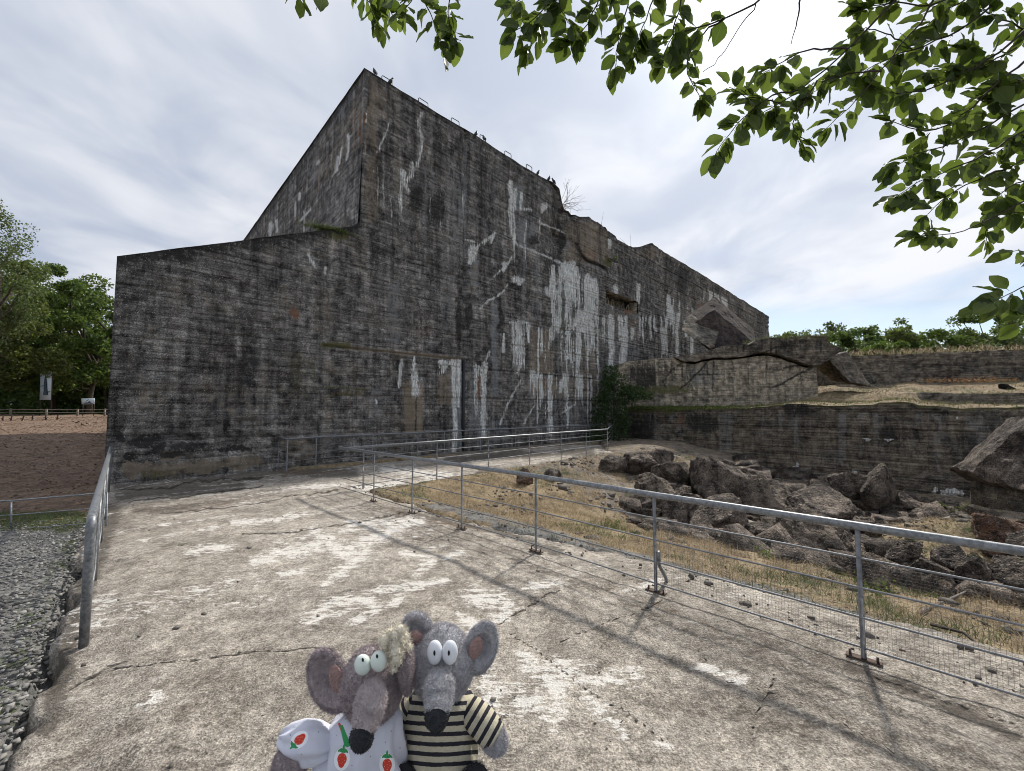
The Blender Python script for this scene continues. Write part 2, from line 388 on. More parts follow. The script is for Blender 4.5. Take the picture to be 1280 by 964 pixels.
M['upper'] = mat_concrete('pale_weathered_concrete', (0.085, 0.075, 0.058), (0.42, 0.365, 0.28), 0.03, 0.5, True, 0.8, 0.33, 0.3)
M['rubble_dark'] = mat_concrete('dark_reddish_broken_concrete', (0.014, 0.010, 0.009), (0.078, 0.056, 0.050), -0.01, .8, False, 0.3)
M['rubble'] = mat_concrete('broken_concrete', (0.036, 0.028, 0.023), (0.255, 0.208, 0.17), 0.0, 1.2, False, 0.3)

def mat_deck():
    m, t, b = material('worn_concrete_paving', 1.0); co = t.obj()
    big = t.noise(co, 0.55, 5, 0.6); mid = t.noise(co, 4.5, 8, 0.72); fine = t.noise(co, 60, 6, 0.75)
    ag = t.voro(co, 75.0); agc = t.sep(t.voro(co, 75.0, out='Color'))
    f = t.math('ADD', t.math('MULTIPLY', big, 0.5), t.math('ADD', t.math('MULTIPLY', mid, 0.7), t.math('MULTIPLY', fine, 0.75)))
    b.inputs['Specular IOR Level'].default_value = 0.1
    f = t.mapr(f, 0.82, 1.13)
    c = t.mix(f, (0.172, 0.149, 0.123), (0.51, 0.462, 0.398)); c = t.mix(t.mapr(t.noise(co, .9, 6, .65), .42, .64, 0, .45), c, (.13, .115, .10))
    k_ = t.math('MULTIPLY', t.math('ADD', t.mapr(t.noise(co, 95, 4, 0.7), 0.38, 0.62, 0.76, 1.24), t.math('MULTIPLY', t.math('SUBTRACT', t.noise(co, 240, 2, .6), .5), .9)), t.mapr(t.noise(co, 15, 7, 0.78), 0.36, 0.64, 0.66, 1.34))
    kk = t.new('ShaderNodeCombineColor'); [t.put(kk.inputs[i], k_) for i in range(3)]
    c = t.mix(1.0, c, kk.outputs[0], 'MULTIPLY')
    c = t.mix(t.math('MULTIPLY', t.mapr(ag, 0.45, 0.25), t.mapr(agc[0], 0.55, 1.0, 0, 0.6)), c, (0.44, 0.41, 0.37))
    c = t.mix(t.math('MULTIPLY', t.mapr(ag, 0.45, 0.25), t.mapr(agc[1], 0.7, 1.0, 0, 0.7)), c, (0.06, 0.055, 0.05))
    a1 = t.attr('stain_a'); s1 = t.sep(a1.outputs['Color']); s2 = t.sep(t.attr('stain_b').outputs['Color'])
    n = t.math('SUBTRACT', t.math('ADD', t.math('MULTIPLY', t.noise(co, 7, 9, 0.75), 0.65), t.math('MULTIPLY', t.noise(co, 34, 5, 0.7), 0.35)), 0.5)
    fl = t.new('ShaderNodeMapping'); t.put(fl.inputs['Vector'], co); fl.inputs['Rotation'].default_value = (0, 0, math.radians(-22)); fl.inputs['Scale'].default_value = (5, 17, 5)
    n = t.math('ADD', t.math('MULTIPLY', n, .55), t.math('MULTIPLY', t.math('SUBTRACT', t.noise(fl.outputs[0], 1.0, 8, .75), .5), .55))
    def mask(v, k, a, b_): return t.mapr(t.math('MULTIPLY_ADD', n, k, v), a, b_, 0, 1, True)
    c = t.mix(t.math('MULTIPLY', mask(s2[0], 1.6, 0.38, 0.6), 0.75), c, (0.075, 0.065, 0.055))       # dark brown, along lines and by noise
    c = t.mix(t.math('MULTIPLY', mask(s2[1], 1.6, 0.38, 0.6), 0.7), c, (0.12, 0.075, 0.045))         # leaf litter brown
    pres = t.mapr(s1[0], .02, .3, 0, 1)
    c = t.mix(t.math('MULTIPLY', t.math('MULTIPLY', mask(s1[0], 7.0, 0.45, 0.85), pres), 0.88), c, t.mix(t.mapr(fine, .35, .65), (0.55, 0.52, 0.48), (0.80, 0.77, 0.72)))
    nc = t.math('SUBTRACT', t.noise(co, 12, 5, 0.7), 0.5)
    crk = t.mapr(t.math('MULTIPLY_ADD', nc, 0.22, s1[1]), 0.80, 0.95, 0, 1)
    c = t.mix(t.math('MULTIPLY', crk, 0.85), c, (0.03, 0.027, 0.023))
    t.put(b.inputs['Base Color'], c)
    h = t.math('ADD', t.math('MULTIPLY', mid, 0.9), t.math('MULTIPLY', fine, 0.55))
    h = t.math('SUBTRACT', h, t.math('MULTIPLY', crk, 0.9))
    h = t.math('ADD', h, t.math('MULTIPLY', t.mapr(ag, 0.5, 0.1), 0.16))
    h = t.math('ADD', h, t.math('MULTIPLY', mask(s1[0], 2.3, 0.42, 0.60), 0.14))
    t.put(b.inputs['Normal'], t.bump(h, 1.0, 0.022))
    return m
M['deck'] = mat_deck()

def mat_ground():
    m, t, b = material('earth_and_litter', 0.97); co = t.obj()
    s1 = t.sep(t.attr('stain_a').outputs['Color']); s2 = t.sep(t.attr('stain_b').outputs['Color'])
    mid = t.noise(co, 2.5, 8, 0.72); fine = t.noise(co, 24, 6, 0.75)
    f = t.mapr(t.math('ADD', mid, fine), 0.78, 1.22)
    mulch = t.mix(f, (0.05, 0.034, 0.024), (0.27, 0.185, 0.13))
    vc = t.sep(t.voro(co, 11.0, out='Color'))
    mulch = t.mix(t.mapr(vc[0], 0.6, 1.0, 0, 0.5), mulch, (0.33, 0.22, 0.15))
    dry = t.mix(f, (0.08, 0.058, 0.034), (0.40, 0.31, 0.19))
    gravel = t.mix(f, (0.055, 0.055, 0.053), (0.28, 0.275, 0.26))
    green = t.mix(f, (0.02, 0.028, 0.010), (0.10, 0.13, 0.045))
    rubble = t.mix(f, (0.05, 0.042, 0.035), (0.30, 0.26, 0.22))
    n = t.math('MULTIPLY', t.math('SUBTRACT', t.noise(co, 3.5, 8, 0.7), 0.5), 1.1)
    def mask(v): return t.mapr(t.math('ADD', n, v), 0.38, 0.62, 0, 1, True)
    c = t.mix(mask(s1[0]), mulch, dry); c = t.mix(mask(s2[0]), c, rubble)
    c = t.mix(mask(s1[1]), c, gravel); c = t.mix(mask(s1[2]), c, green)
    t.put(b.inputs['Base Color'], c)
    t.put(b.inputs['Normal'], t.bump(t.math('ADD', mid, t.math('MULTIPLY', fine, 0.7)), 0.9, 0.07))
    return m
M['ground'] = mat_ground()
def mat_leaf(name, a, b_, trans=0.45, rough=0.55, vein=False, dead=False):
    m, t, b = material(name, rough); r = t.attr('rnd').outputs['Fac']; co = t.obj()
    oi = t.new('ShaderNodeObjectInfo').outputs['Random']
    f = t.math('FRACT', t.math('ADD', r, oi)) if vein else r
    c = t.mix(f, a, b_)
    if vein:
        g = t.math('ABSOLUTE', t.attr('side').outputs['Fac'])
        c = t.mix(t.mapr(g, 0.0, 0.06, 0.6, 0.0), c, tuple(min(1, x * 1.7) for x in b_))
        c = t.mix(t.mapr(t.noise(co, 60, 3), 0.62, 0.72, 0, 0.6), c, (0.12, 0.09, 0.03))
    t.put(b.inputs['Base Color'], c)
    tr = t.new('ShaderNodeBsdfTranslucent'); t.put(tr.inputs[0], t.mix(0.0 if dead else 0.6, c, t.mix(f, (0.11, 0.18, 0.014), (0.27, 0.37, 0.05))))
    mx = t.new('ShaderNodeMixShader'); mx.inputs[0].default_value = trans
    t.l.new(b.outputs[0], mx.inputs[1]); t.l.new(tr.outputs[0], mx.inputs[2])
    t.l.new(mx.outputs[0], m.node_tree.nodes['Material Output'].inputs[0]); return m
M['leaf_near'] = mat_leaf('beech_leaf', (0.035, 0.06, 0.018), (0.12, 0.165, 0.04), 0.44, 0.42, True)
M['leaf_tree'] = mat_leaf('tree_leaf', (0.03, 0.06, 0.018), (0.13, 0.19, 0.05), 0.35)
M['leaf_olive'] = mat_leaf('olive_leaf', (0.05, 0.07, 0.022), (0.18, 0.21, 0.07), 0.35)
M['leaf_dark'] = mat_leaf('dark_leaf', (0.03, 0.06, 0.02), (0.11, 0.17, 0.05), 0.3)
M['leaf_birch'] = mat_leaf('birch_leaf', (0.04, 0.06, 0.025), (0.13, 0.16, 0.07), 0.3)
M['leaf_ivy'] = mat_leaf('ivy_leaf', (0.012, 0.030, 0.010), (0.055, 0.095, 0.028), 0.12)
M['dry_grass'] = mat_leaf('dry_grass_blade', (0.20, 0.15, 0.085), (0.56, 0.45, 0.30), 0.25, 0.8, False, True)
M['green_grass'] = mat_leaf('green_grass_blade', (0.06, 0.08, 0.025), (0.22, 0.23, 0.10), 0.25, 0.7, False, True)
M['litter'] = mat_leaf('dead_leaf_litter', (0.07, 0.04, 0.025), (0.36, 0.25, 0.17), 0.1, 0.9, False, True)
M['bark'] = mat_simple('tree_bark', (0.07, 0.058, 0.045), 0.95, bump=(14, 0.8, 0.03), var=0.4, vscale=6)
M['twig'] = mat_simple('twig_bark', (0.055, 0.042, 0.035), 0.85, var=0.3)
M['pale_twig'] = mat_simple('pale_twig', (0.20, 0.17, 0.15), 0.85)
def mat_galv():
    m, t, b = material('galvanised_steel', 0.42); co = t.obj()
    n = t.noise(co, 22, 6, 0.65); v = t.sep(t.voro(co, 55, out='Color'))
    f = t.math('ADD', t.math('MULTIPLY', n, 0.7), t.math('MULTIPLY', v[0], 0.3))
    c = t.mix(t.mapr(f, 0.3, 0.7), (0.13, 0.14, 0.15), (0.29, 0.30, 0.315))
    rs = t.mapr(t.noise(co, 5, 6, 0.7), 0.63, 0.72)
    c = t.mix(t.math('MULTIPLY', rs, 0.5), c, (0.13, 0.085, 0.06))
    t.put(b.inputs['Base Color'], c); b.inputs['Metallic'].default_value = 0.55
    t.put(b.inputs['Roughness'], t.mapr(f, 0.3, 0.7, 0.38, 0.6)); t.put(b.inputs['Normal'], t.bump(n, 0.25, 0.003)); return m
M['galv'] = mat_galv()
M['dull_steel'] = mat_simple('dull_galvanised_steel', (0.20, 0.205, 0.215), 0.5, 0.4, var=0.3, vscale=20, bump=(60, 0.3, 0.002))
M['rusty'] = mat_simple('rusty_steel', (0.085, 0.06, 0.048), 0.85, 0.2, var=0.5, vscale=30)
M['hoop'] = mat_simple('grey_hoop_steel', (0.10, 0.10, 0.105), 0.6, 0.3)
M['wood'] = mat_simple('grey_fence_wood', (0.22, 0.19, 0.15), 0.85, var=0.3, vscale=9)
M['dark_wood'] = mat_simple('dark_stake_wood', (0.05, 0.04, 0.032), 0.9)
M['stone'] = mat_simple('gravel_stone', (0.26, 0.25, 0.235), 0.9, var=0.55, vscale=30, bump=(40, 0.4, 0.004))
M['bird'] = mat_simple('dark_bird_plumage', (0.025, 0.026, 0.03), 0.6)
M['black'] = mat_simple('soot_black_recess', (0.012, 0.011, 0.010), 0.9)
# ================================================================== the place: frames and heights
A0 = G(129, 605.3)[:2]                                   # foot of the wing's left corner
_u = ray(1158, 512)[:2]; U = _u / np.linalg.norm(_u)    # along the front wall
NO = np.array((U[1], -U[0]))                           # outward, towards the camera
RZ = math.atan2(U[1], U[0])
def W(px, py):
    """picture -> (s, z) on the front wall"""
    r = ray(px, py); t = np.dot(A0, NO) / np.dot(r[:2], NO); p = r * t
    return float(np.dot(p[:2] - A0, U)), float(CAMZ + p[2])
def wallpt(s, back=0.0, z=0.0):
    p = A0 + U * s - NO * back; return np.array((p[0], p[1], z))
S_END = W(960, 395)[0]; S_COR = W(455, 85)[0]
RAIL_A = G(1080, 826)[:2]; E_ = np.array((-3.62, 8.95)); FP = np.array((4.1, 17.3))
rd = (E_ - RAIL_A) / np.linalg.norm(E_ - RAIL_A); rn = np.array((-rd[1], rd[0])); rn = rn if rn[0] > 0 else -rn
r2 = (FP - E_) / np.linalg.norm(FP - E_); r2n = np.array((r2[1], -r2[0]))
LW_O = wallpt(W(771, 512)[0])[:2]; V2 = np.array((NO[0], NO[1])) ; V2 = V2 / np.linalg.norm(V2)   # lower wall runs square to the front wall
def lw_dist(x, y): return -((x - LW_O[0]) * U[0] + (y - LW_O[1]) * U[1])     # >0 on the camera's side
LE = np.array((-2.62, 2.1)); LD = -V2                    # left deck edge
def pol(off=0.6): 
    c = E_ + rn * 0.45 + r2n * 0.1
    return [LE - LD * 9, LE, LE + LD * 3.2, G(136, 612)[:2], A0, wallpt(3.2, -0.0)[:2], wallpt(4.0, -0.45)[:2], wallpt(9, -0.55)[:2], wallpt(16, -0.7)[:2], wallpt(20.2, -0.8)[:2],
            FP + r2 * 0.9 + r2n * -0.6, FP + r2 * 0.5 + r2n * 0.12, FP - r2 * 5 + r2n * 0.2, c + r2 * 1.2, c, E_ + rn * 0.4 - rd * 3.0, RAIL_A + rn * 0.75 + rd * 3.2, RAIL_A + rn * 1.1, RAIL_A + rn * 1.2 - rd * 9]
DECK = np.array(pol())
def sdf(x, y, P=DECK):
    """signed distance to the deck outline, < 0 inside"""
    d = np.full(np.shape(x), 1e9); ins = np.zeros(np.shape(x), bool)
    for i in range(len(P)):
        a, b = P[i], P[(i + 1) % len(P)]; e = b - a
        t = np.clip(((x - a[0]) * e[0] + (y - a[1]) * e[1]) / (e @ e), 0, 1)
        d = np.minimum(d, np.hypot(x - a[0] - t * e[0], y - a[1] - t * e[1]))
        c = (a[1] > y) != (b[1] > y)
        xi = a[0] + (y - a[1]) * e[0] / (e[1] if abs(e[1]) > 1e-9 else 1e-9)
        ins ^= c & (x < xi)
    return np.where(ins, -d, d)
def pit_coord(x, y):
    d1 = (x - RAIL_A[0]) * rn[0] + (y - RAIL_A[1]) * rn[1]
    d2 = (x - E_[0]) * r2n[0] + (y - E_[1]) * r2n[1]
    return d1, d2
def height(x, y):
    x = np.asarray(x, float); y = np.asarray(y, float)
    s = sdf(x, y); d1, d2 = pit_coord(x, y)
    dm = np.minimum(d1, d2 * 1.15 + 0.2)
    pit = np.interp(dm, [0, 0.7, 1.2, 2.0, 3.2, 4.6, 6.5, 9, 30], [0, -0.04, -0.16, -0.32, -0.50, -0.85, -1.40, -1.55, -1.5])
    pit = pit + 0.75 * np.exp(-(((x - 10.2) / 2.0) ** 2 + ((y - 8.9) / 1.7) ** 2))
    pit = pit - 0.35 * np.exp(-(((x - 7.6) / 1.3) ** 2 + ((y - 6.6) / 0.9) ** 2))
    pit = pit + sstep(dm, 1.2, 4) * (fbm(x * 0.9, y * 0.9, 3.3) - 0.5) * 0.55 + (fbm(x * 4, y * 4, 1.3, 3) - 0.5) * 0.09
    side = (x - LE[0]) * V2[0] + (y - LE[1]) * V2[1]     # not used for shape, keeps both halves continuous
    r = np.hypot(x, y)
    left = -0.09 - 0.37 * sstep(s, 0.1, 4) + 1.35 * sstep(r, 10, 62) + (fbm(x * 0.25, y * 0.25, 7) - 0.5) * 0.5 * sstep(s, 2, 9) + (fbm(x * 3, y * 3, 2, 3) - 0.5) * 0.05
    # a shallow bank beyond the wire fence
    isr = sstep(d1, 0.0, 0.6)
    z = left * (1 - isr) + pit * isr
    q = -np.minimum(s, 0)
    return z - np.clip(q / 0.25, 0, 1) * 0.45 - sstep(r, 70, 120) * 0.0
def hit(px, py):
    """where the line of sight of a point of the photo meets the ground"""
    r = ray(px, py); t = np.linspace(0.5, 60, 3000); X, Y, Z = r[0] * t, r[1] * t, CAMZ + r[2] * t
    b = np.where(Z < height(X, Y))[0]; i = b[0] if len(b) else -1
    return np.array((X[i], Y[i], float(height(X[i], Y[i]))))

# ================================================================== wall sheets
def board_relief(s, z, seed=0, bh=0.165, amp=1.0):
    k = np.floor(z / bh); f = z / bh - k
    seg = np.floor((s + hsh(k, seed) * 3) / 2.9)
    off = (_h(k.astype(int), seg.astype(int), np.full(k.shape, 7 + seed)) - 0.5) * 0.020
    gr = np.exp(-(np.minimum(f, 1 - f) * bh / 0.02) ** 2) * 0.012 * (0.3 + 1.2 * _h(k.astype(int), seg.astype(int), np.full(k.shape, 3)))
    lift = np.floor((z + 0.35) / 1.32); lf = (z + 0.35) / 1.32 - lift
    lo = (_h(lift.astype(int), np.zeros(k.shape, int), np.full(k.shape, 11 + seed)) - 0.5) * 0.05
    lg = np.exp(-(np.minimum(lf, 1 - lf) * 1.32 / 0.035) ** 2) * 0.035 * (0.2 + fbm(s * 0.8, lift * 3.1, seed))
    vb = np.abs(((s + 0.7 * _h(lift.astype(int), lift.astype(int), np.full(k.shape, 5))) / 2.45) % 1.0 - 0.5) * 2.45
    vg = np.exp(-(vb / 0.02) ** 2) * 0.010
    er = (fbm(s * 0.7, z * 0.7, seed + 2) - 0.5) * 0.07 + (fbm(s * 3.5, z * 3.5, seed + 5) - 0.5) * 0.035 + (fbm(s * 12, z * 12, seed + 6, 3) - 0.5) * 0.018
    pit_ = np.clip(fbm(s * 2.2, z * 3.5, seed + 12) - 0.66, 0, 1) * -0.35
    return amp * (off - gr - lg + lo - vg) + er + pit_
def sheet(name, mapf, Sa, ta, bot, top, dispf, paintf, mat, parent, cap=0.0, capb=0.0, hole=None, world=None):
    """a wall face: columns Sa, rows from bot(s) to top(s)"""
    S, Tt = np.meshgrid(Sa, ta, indexing='ij'); b, t = bot(S), top(S)
    Zg = b + (t - b) * Tt if np.max(ta) <= 1.0001 and np.min(ta) >= 0 else np.minimum(Tt, t)
    D = dispf(S, Zg)
    P = mapf(S, Zg, D)
    n, m = S.shape
    extra = []
    keep = np.ones((n - 1, m - 1), bool)
    if not (np.max(ta) <= 1.0001 and np.min(ta) >= 0): keep = np.where(np.abs(t[:-1, :-1] - t[1:, :-1]) > 1.5, (Tt[:-1, :-1] < t[:-1, :-1]) & (Tt[1:, :-1] < t[1:, :-1]), (Tt[:-1, :-1] < t[:-1, :-1]) | (Tt[1:, :-1] < t[1:, :-1]))
    if hole is not None: keep &= ~hole(S[:-1, :-1] + 0.5 * (S[1:, 1:] - S[:-1, :-1]), 0.5 * (Zg[:-1, :-1] + Zg[1:, 1:]))
    idx = np.arange(n * m).reshape(n, m)
    f = np.stack([idx[:-1, :-1], idx[1:, :-1], idx[1:, 1:], idx[:-1, 1:]], -1)[keep]
    V = P.reshape(-1, 3); fl = [f]; Sx, Zx = S.ravel(), Zg.ravel()
    for c, row in ((cap, -1), (capb, 0)):
        if c > 0:
            for k, cc in enumerate((c * 0.12, c * 0.4, c)):
                zz = (t if row == -1 else b)[:, 0] + (0.02 if row == -1 else 0) * (1 - k) * 0
                Pn = mapf(Sa, zz + (fbm(Sa * 3, cc * 5, 1) - 0.5) * 0.08, -np.full(n, cc)); prev = idx[:, row] if k == 0 else nw
                nw = np.arange(n) + len(V); V = np.vstack([V, Pn]); Sx = np.r_[Sx, Sa]; Zx = np.r_[Zx, zz]
                q = np.stack([prev[:-1], prev[1:], nw[1:], nw[:-1]], -1)
                fl.append(q if row == -1 else q[:, ::-1])
    wv = V if world is None else world(V)
    pxs, pys = proj(wv); p = Paint(pxs, pys, 1.0)
    if paintf: paintf(p, Sx, Zx)
    A = p.colors(['white', 'tan', 'dark', 'crack']); B = p.colors(['moss', 'rust', 'grey', None])
    return mesh_np(name, V, fl, mat, parent, False, {'stain_a': A, 'stain_b': B})
def fr(O, rz):
    c, s = math.cos(rz), math.sin(rz)
    def f(V):
        V = np.asarray(V); return np.stack([O[0] + V[..., 0] * c - V[..., 1] * s, O[1] + V[..., 0] * s + V[..., 1] * c, (O[2] if len(O) > 2 else 0) + V[..., 2]], -1)
    return f

# ================================================================== the blockhouse
block = empty('blockhouse', (A0[0], A0[1], 0), RZ, 'huge dark board-marked concrete blockhouse with white lime streaks and a lower sloping wing', 'bunker')
tp = [W(143, 320), W(440, 283)]; tp_s = [0] + [q[0] for q in tp[1:]] + [S_COR - 0.02]; tp_z = [q[1] for q in tp] + [tp[-1][1] + 0.25]
HR = W(455, 86)[1]
px_top = [(470, 94), (520, 125), (600, 173), (640, 199), (672, 219), (692, 229), (701, 238), (702, 250), (704, 262), (711, 264), (713, 269), (735, 271), (752, 283), (768, 295), (770, 300), (790, 310), (800, 309), (815, 304), (826, 313), (880, 345), (920, 371), (952, 391), (960, 396)]
mp_ = [W(*q) for q in px_top]; tm_s = [S_COR + 0.02] + [q[0] for q in mp_]; tm_z = [HR] + [q[1] for q in mp_]
def top_front(s):
    z = np.interp(s, tp_s + tm_s, tp_z + tm_z)
    return z + (fbm(s * 1.6, 0 * s, 5) - 0.5) * (0.04 + .06 * (s > S_COR)) * (1 + 1.8 * ((s > tm_s[7]) & (s < tm_s[15])))
pxs = np.arange(120, 962, 1.3); Sa = np.array([W(p, 500)[0] for p in pxs]); Sa[0] = 0; Sa = np.sort(np.unique(np.r_[Sa[Sa >= 0], 0, S_COR - 0.02, S_COR + 0.02, S_END]))
Za = np.arange(-1.7, 14.6, 0.036)
sw0, sw1 = W(757, 370)[0], W(796, 380)[0]; hz0, hz1 = W(776, 386)[1], W(776, 370)[1]
SJ = W(580, 450)[0]
def front_disp(s, z):
    d = board_relief(s, z, 1); d = d * np.where(z > 7.5, sstep(np.abs(s - S_COR), 0, .25), 1)
    far = np.clip((s - 14) / 30, 0, 1)
    d = d * (1 + 1.6 * far)
    d -= 0.10 * np.exp(-((s - SJ) / 0.075) ** 2) * sstep(z, -1, 0)                     # expansion joint
    d += 0.10 * (s > SJ) * (1 - 0 * z) * 0.4
    # broken, hollowed foot of the wing
    m = sstep(s, -1, 0.3) * (1 - sstep(s, 4.2, 5.6)); zl = 1.0 + 0.35 * fbm(s * 1.7, 0 * s, 4) - 0.12 * s
    band = np.exp(-((z - zl) / 0.20) ** 2) * m; d -= band * (0.05 + 0.35 * np.clip(fbm(s * 3, z * 3, 8) - 0.38, 0, 1))
    d += (z < zl) * m * 0.05 * fbm(s * 2, z * 2, 3)
    # horizontal ledge by the tan patch
    lz = np.interp(s, [W(404, 431)[0], W(500, 441)[0], W(580, 449)[0]], [W(404, 431)[1], W(500, 441)[1], W(580, 449)[1]])
    d -= 0.07 * (z < lz) * (z > lz - 0.05) * (s > W(404, 431)[0]) * (s < SJ)
    # long cracks
    for pts, dp in (([(720, 305), (727, 320), (735, 327), (748, 331), (757, 337)], 0.16), ([(404, 430), (403, 500), (402, 560)], 0.04), ([(690, 285), (715, 300), (724, 310)], 0.06)):
        q = [W(*a) for a in pts]; cz = np.interp(s, [a[0] for a in q], [a[1] for a in q]) if pts[0][0] < pts[-1][0] else None
        if cz is not None: d -= dp * np.exp(-((z - cz) / 0.10) ** 2) * (s > q[0][0]) * (s < q[-1][0])
    # raw broken edge where the roof was bitten away
    e = np.exp(-((s - tm_s[8]) / 0.9) ** 2) * sstep(z, 8.5, 11.5); d -= e * (0.25 + 0.9 * (fbm(s * 1.8, z * 1.8, 2) - 0.4))
    return d
def front_paint(p, S, Z):
    L = p.line; B = p.blob; D = p.drips; X = p.box
    p.c['dark'] = 0.9 * np.clip(1 - (top_front(S) - Z) / (0.38 + 0.5 * fbm(S * 1.3, 0 * S, 6)), 0, 1) * (S < S_COR) + 0.65 * np.clip(1 - (top_front(S) - Z) / 0.7, 0, 1) * (S >= S_COR)
    w = 'white'
    for pts, a, b in [([(527, 141), (523, 152), (527, 175), (525, 196), (518, 212)], 3.5, 5), ([(516, 205), (514, 218), (508, 226)], 8, 5), ([(505, 216), (506, 230), (511, 240)], 4, 2), ([(487, 152), (478, 176), (472, 190)], 2.5, 3),
        ([(505, 225), (504, 214)], 4, 3), ([(637, 229), (641, 245), (638, 265)], 5, 4), ([(645, 236), (644, 262)], 3, 3), ([(652, 240), (651, 262)], 2.5, 2), ([(655, 262), (663, 262)], 4, 4), ([(680, 258), (677, 265)], 7, 3),
        ([(619, 290), (613, 297), (604, 303), (597, 309), (591, 318)], 3.5, 6), ([(592, 312), (590, 324), (588, 328)], 9, 4), ([(583, 300), (596, 303)], 2.5, 2), ([(615, 296), (613, 303)], 4, 2), ([(642, 317), (637, 327), (630, 334), (617, 347)], 2.5, 2.5), ([(631, 331), (629, 338)], 6, 4),
        ([(644, 349), (652, 350), (649, 355)], 7, 4), ([(640, 303), (662, 312), (690, 324), (703, 330)], 2.4, 3), ([(672, 277), (692, 285), (706, 292)], 2.2, 2), ([(702, 330), (706, 340), (700, 348), (695, 356)], 4, 2), ([(707, 330), (708, 352), (709, 372)], 5.5, 5), ([(715, 329), (716, 350), (712, 362)], 6, 4), 
        ([(683, 360), (684, 369)], 3, 2.5), ([(688, 358), (687, 370)], 3, 2), ([(635, 355), (630, 365), (620, 372), (611, 376), (600, 386)], 2.2, 3), ([(697, 364), (699, 385), (697, 398), (691, 408), (690, 424)], 8, 4), ([(698, 400), (697, 416)], 7, 3), ([(708, 343), (709, 360), (713, 372), (711, 390), (715, 410)], 6, 6), 
        ([(725, 395), (721, 404), (728, 412)], 11, 5), ([(732, 392), (731, 404), (733, 412)], 11, 6), ([(735, 345), (737, 368), (736, 388)], 4.5, 4), ([(742, 352), (742, 372), (739, 398)], 6, 3), ([(612, 440), (605, 455), (603, 462)], 3, 4), ([(606, 455), (604, 480), (605, 500), (604, 522), (605, 546)], 5.5, 4.5),
        ([(601, 460), (603, 472)], 4, 3), ([(567, 453), (568, 480), (567, 505), (569, 530), (568, 560), (569, 585)], 6, 3), ([(574, 452), (573, 470), (572, 508)], 5, 3), ([(641, 405), (641, 440), (648, 462), (648, 468)], 4, 5), ([(648, 404), (651, 430), (651, 458)], 6, 4), ([(638, 403), (660, 404)], 4, 4), ([(660, 408), (661, 428)], 4, 2),
        ([(518, 446), (518, 462)], 2, 4), ([(518, 462), (518, 475), (519, 486), (520, 492)], 6, 10, ), ([(502, 450), (500, 466), (499, 483)], 3, 3.5), ([(652, 474), (644, 488), (636, 502), (630, 518), (625, 530)], 2, 2.6), ([(668, 508), (662, 517), (655, 530)], 2.2, 2), ([(718, 507), (704, 516)], 3, 2), ([(386, 317), (390, 326), (394, 334)], 4.5, 6), ([(407, 335), (406, 341)], 3, 2),
        ([(769, 359), (770, 366)], 5, 4), ([(798, 357), (798, 378)], 4, 3), ([(780, 412), (780, 430), (778, 452)], 4, 7), ([(791, 412), (790, 424)], 4, 2.5), ([(763, 396), (764, 430), (763, 462)], 5, 5), ([(839, 384), (840, 404)], 5, 3), ([(848, 393), (848, 402)], 4, 3), ([(762, 301), (763, 310)], 4, 2.5), ([(857, 403), (858, 420)], 4, 2), ([(828, 412), (830, 440)], 5, 4),
        ([(836, 372), (835, 380)], 4, 3), ([(703, 478), (700, 490)], 6, 3), ([(666, 466), (669, 482)], 6, 4), ([(708, 472), (704, 484)], 6, 3), ([(630, 418), (629, 440)], 2, 3), ([(320 + 1.5 * 100, 500), (471, 505)], 2, 2)]:
        L(w, pts, a * .95 + .6, 0.60 if abs(pts[0][0] - pts[-1][0]) > 6 else 1.0, b * .95 + .6)
    D(w, 688, 330, 748, 440, 0.42, 0.9, 0.35, 0.62, 3); D(w, 700, 400, 748, 480, 0.30, 0.8, 0.1, 0.9, 43); D(w, 637, 404, 690, 470, 0.42, 0.85, 0.15, 0.6, 5); D(w, 540, 449, 568, 470, 0.62, 0.9, 0.1, 0.5, 8); D(w, 662, 466, 748, 540, 0.40, 0.8, 0.02, 0.6, 11)
    D(w, 752, 395, 850, 470, 0.36, 0.8, 0.0, 0.5, 12); D(w, 822, 360, 955, 430, 0.36, 0.7, 0.55, 0.5, 15); D(w, 880, 360, 910, 395, 0.6, 0.8, 0.5, 0.5, 16); D(w, 700, 412, 750, 470, 0.34, 0.85, 0.0, 0.7, 21); D(w, 630, 262, 690, 345, 0.22, 0.7, 0.2, 0.35, 27)
    D(w, 462, 200, 580, 300, 0.12, 0.6, 0.3, 0.4, 31); D(w, 580, 455, 604, 520, 0.35, 0.6, 0, 0.4, 33); D(w, 700, 330, 722, 362, 0.65, 0.9, 0.1, 0.5, 34)
    for x0, y0, y1, ww in ((568, 190, 300, 4), (578, 200, 310, 3.5), (614, 205, 240, 4), (582, 170, 320, 4), (575, 230, 300, 5), (540, 150, 175, 3), (608, 240, 300, 3), (655, 300, 420, 4), (672, 320, 400, 4), (560, 215, 260, 6), (532, 210, 300, 4)):
        L('grey', [(x0, y0), (x0 - 1, y1)], ww * 1.5, 0.62, ww * 1.5)
    X('grey', 637, 230, 657, 266, 0.75, 5); B('grey', 655, 292, 20, 32, 0.72); B('grey', 640, 280, 14, 20, 0.6); X('grey', 484, 352, 503, 430, 0.62, 10); X('tan', 486, 360, 501, 425, 0.42, 8); X('grey', 584, 455, 600, 560, 0.55, 6); X('grey', 613, 380, 624, 500, 0.68, 6); X('grey', 565, 455, 578, 560, 0.6, 4)
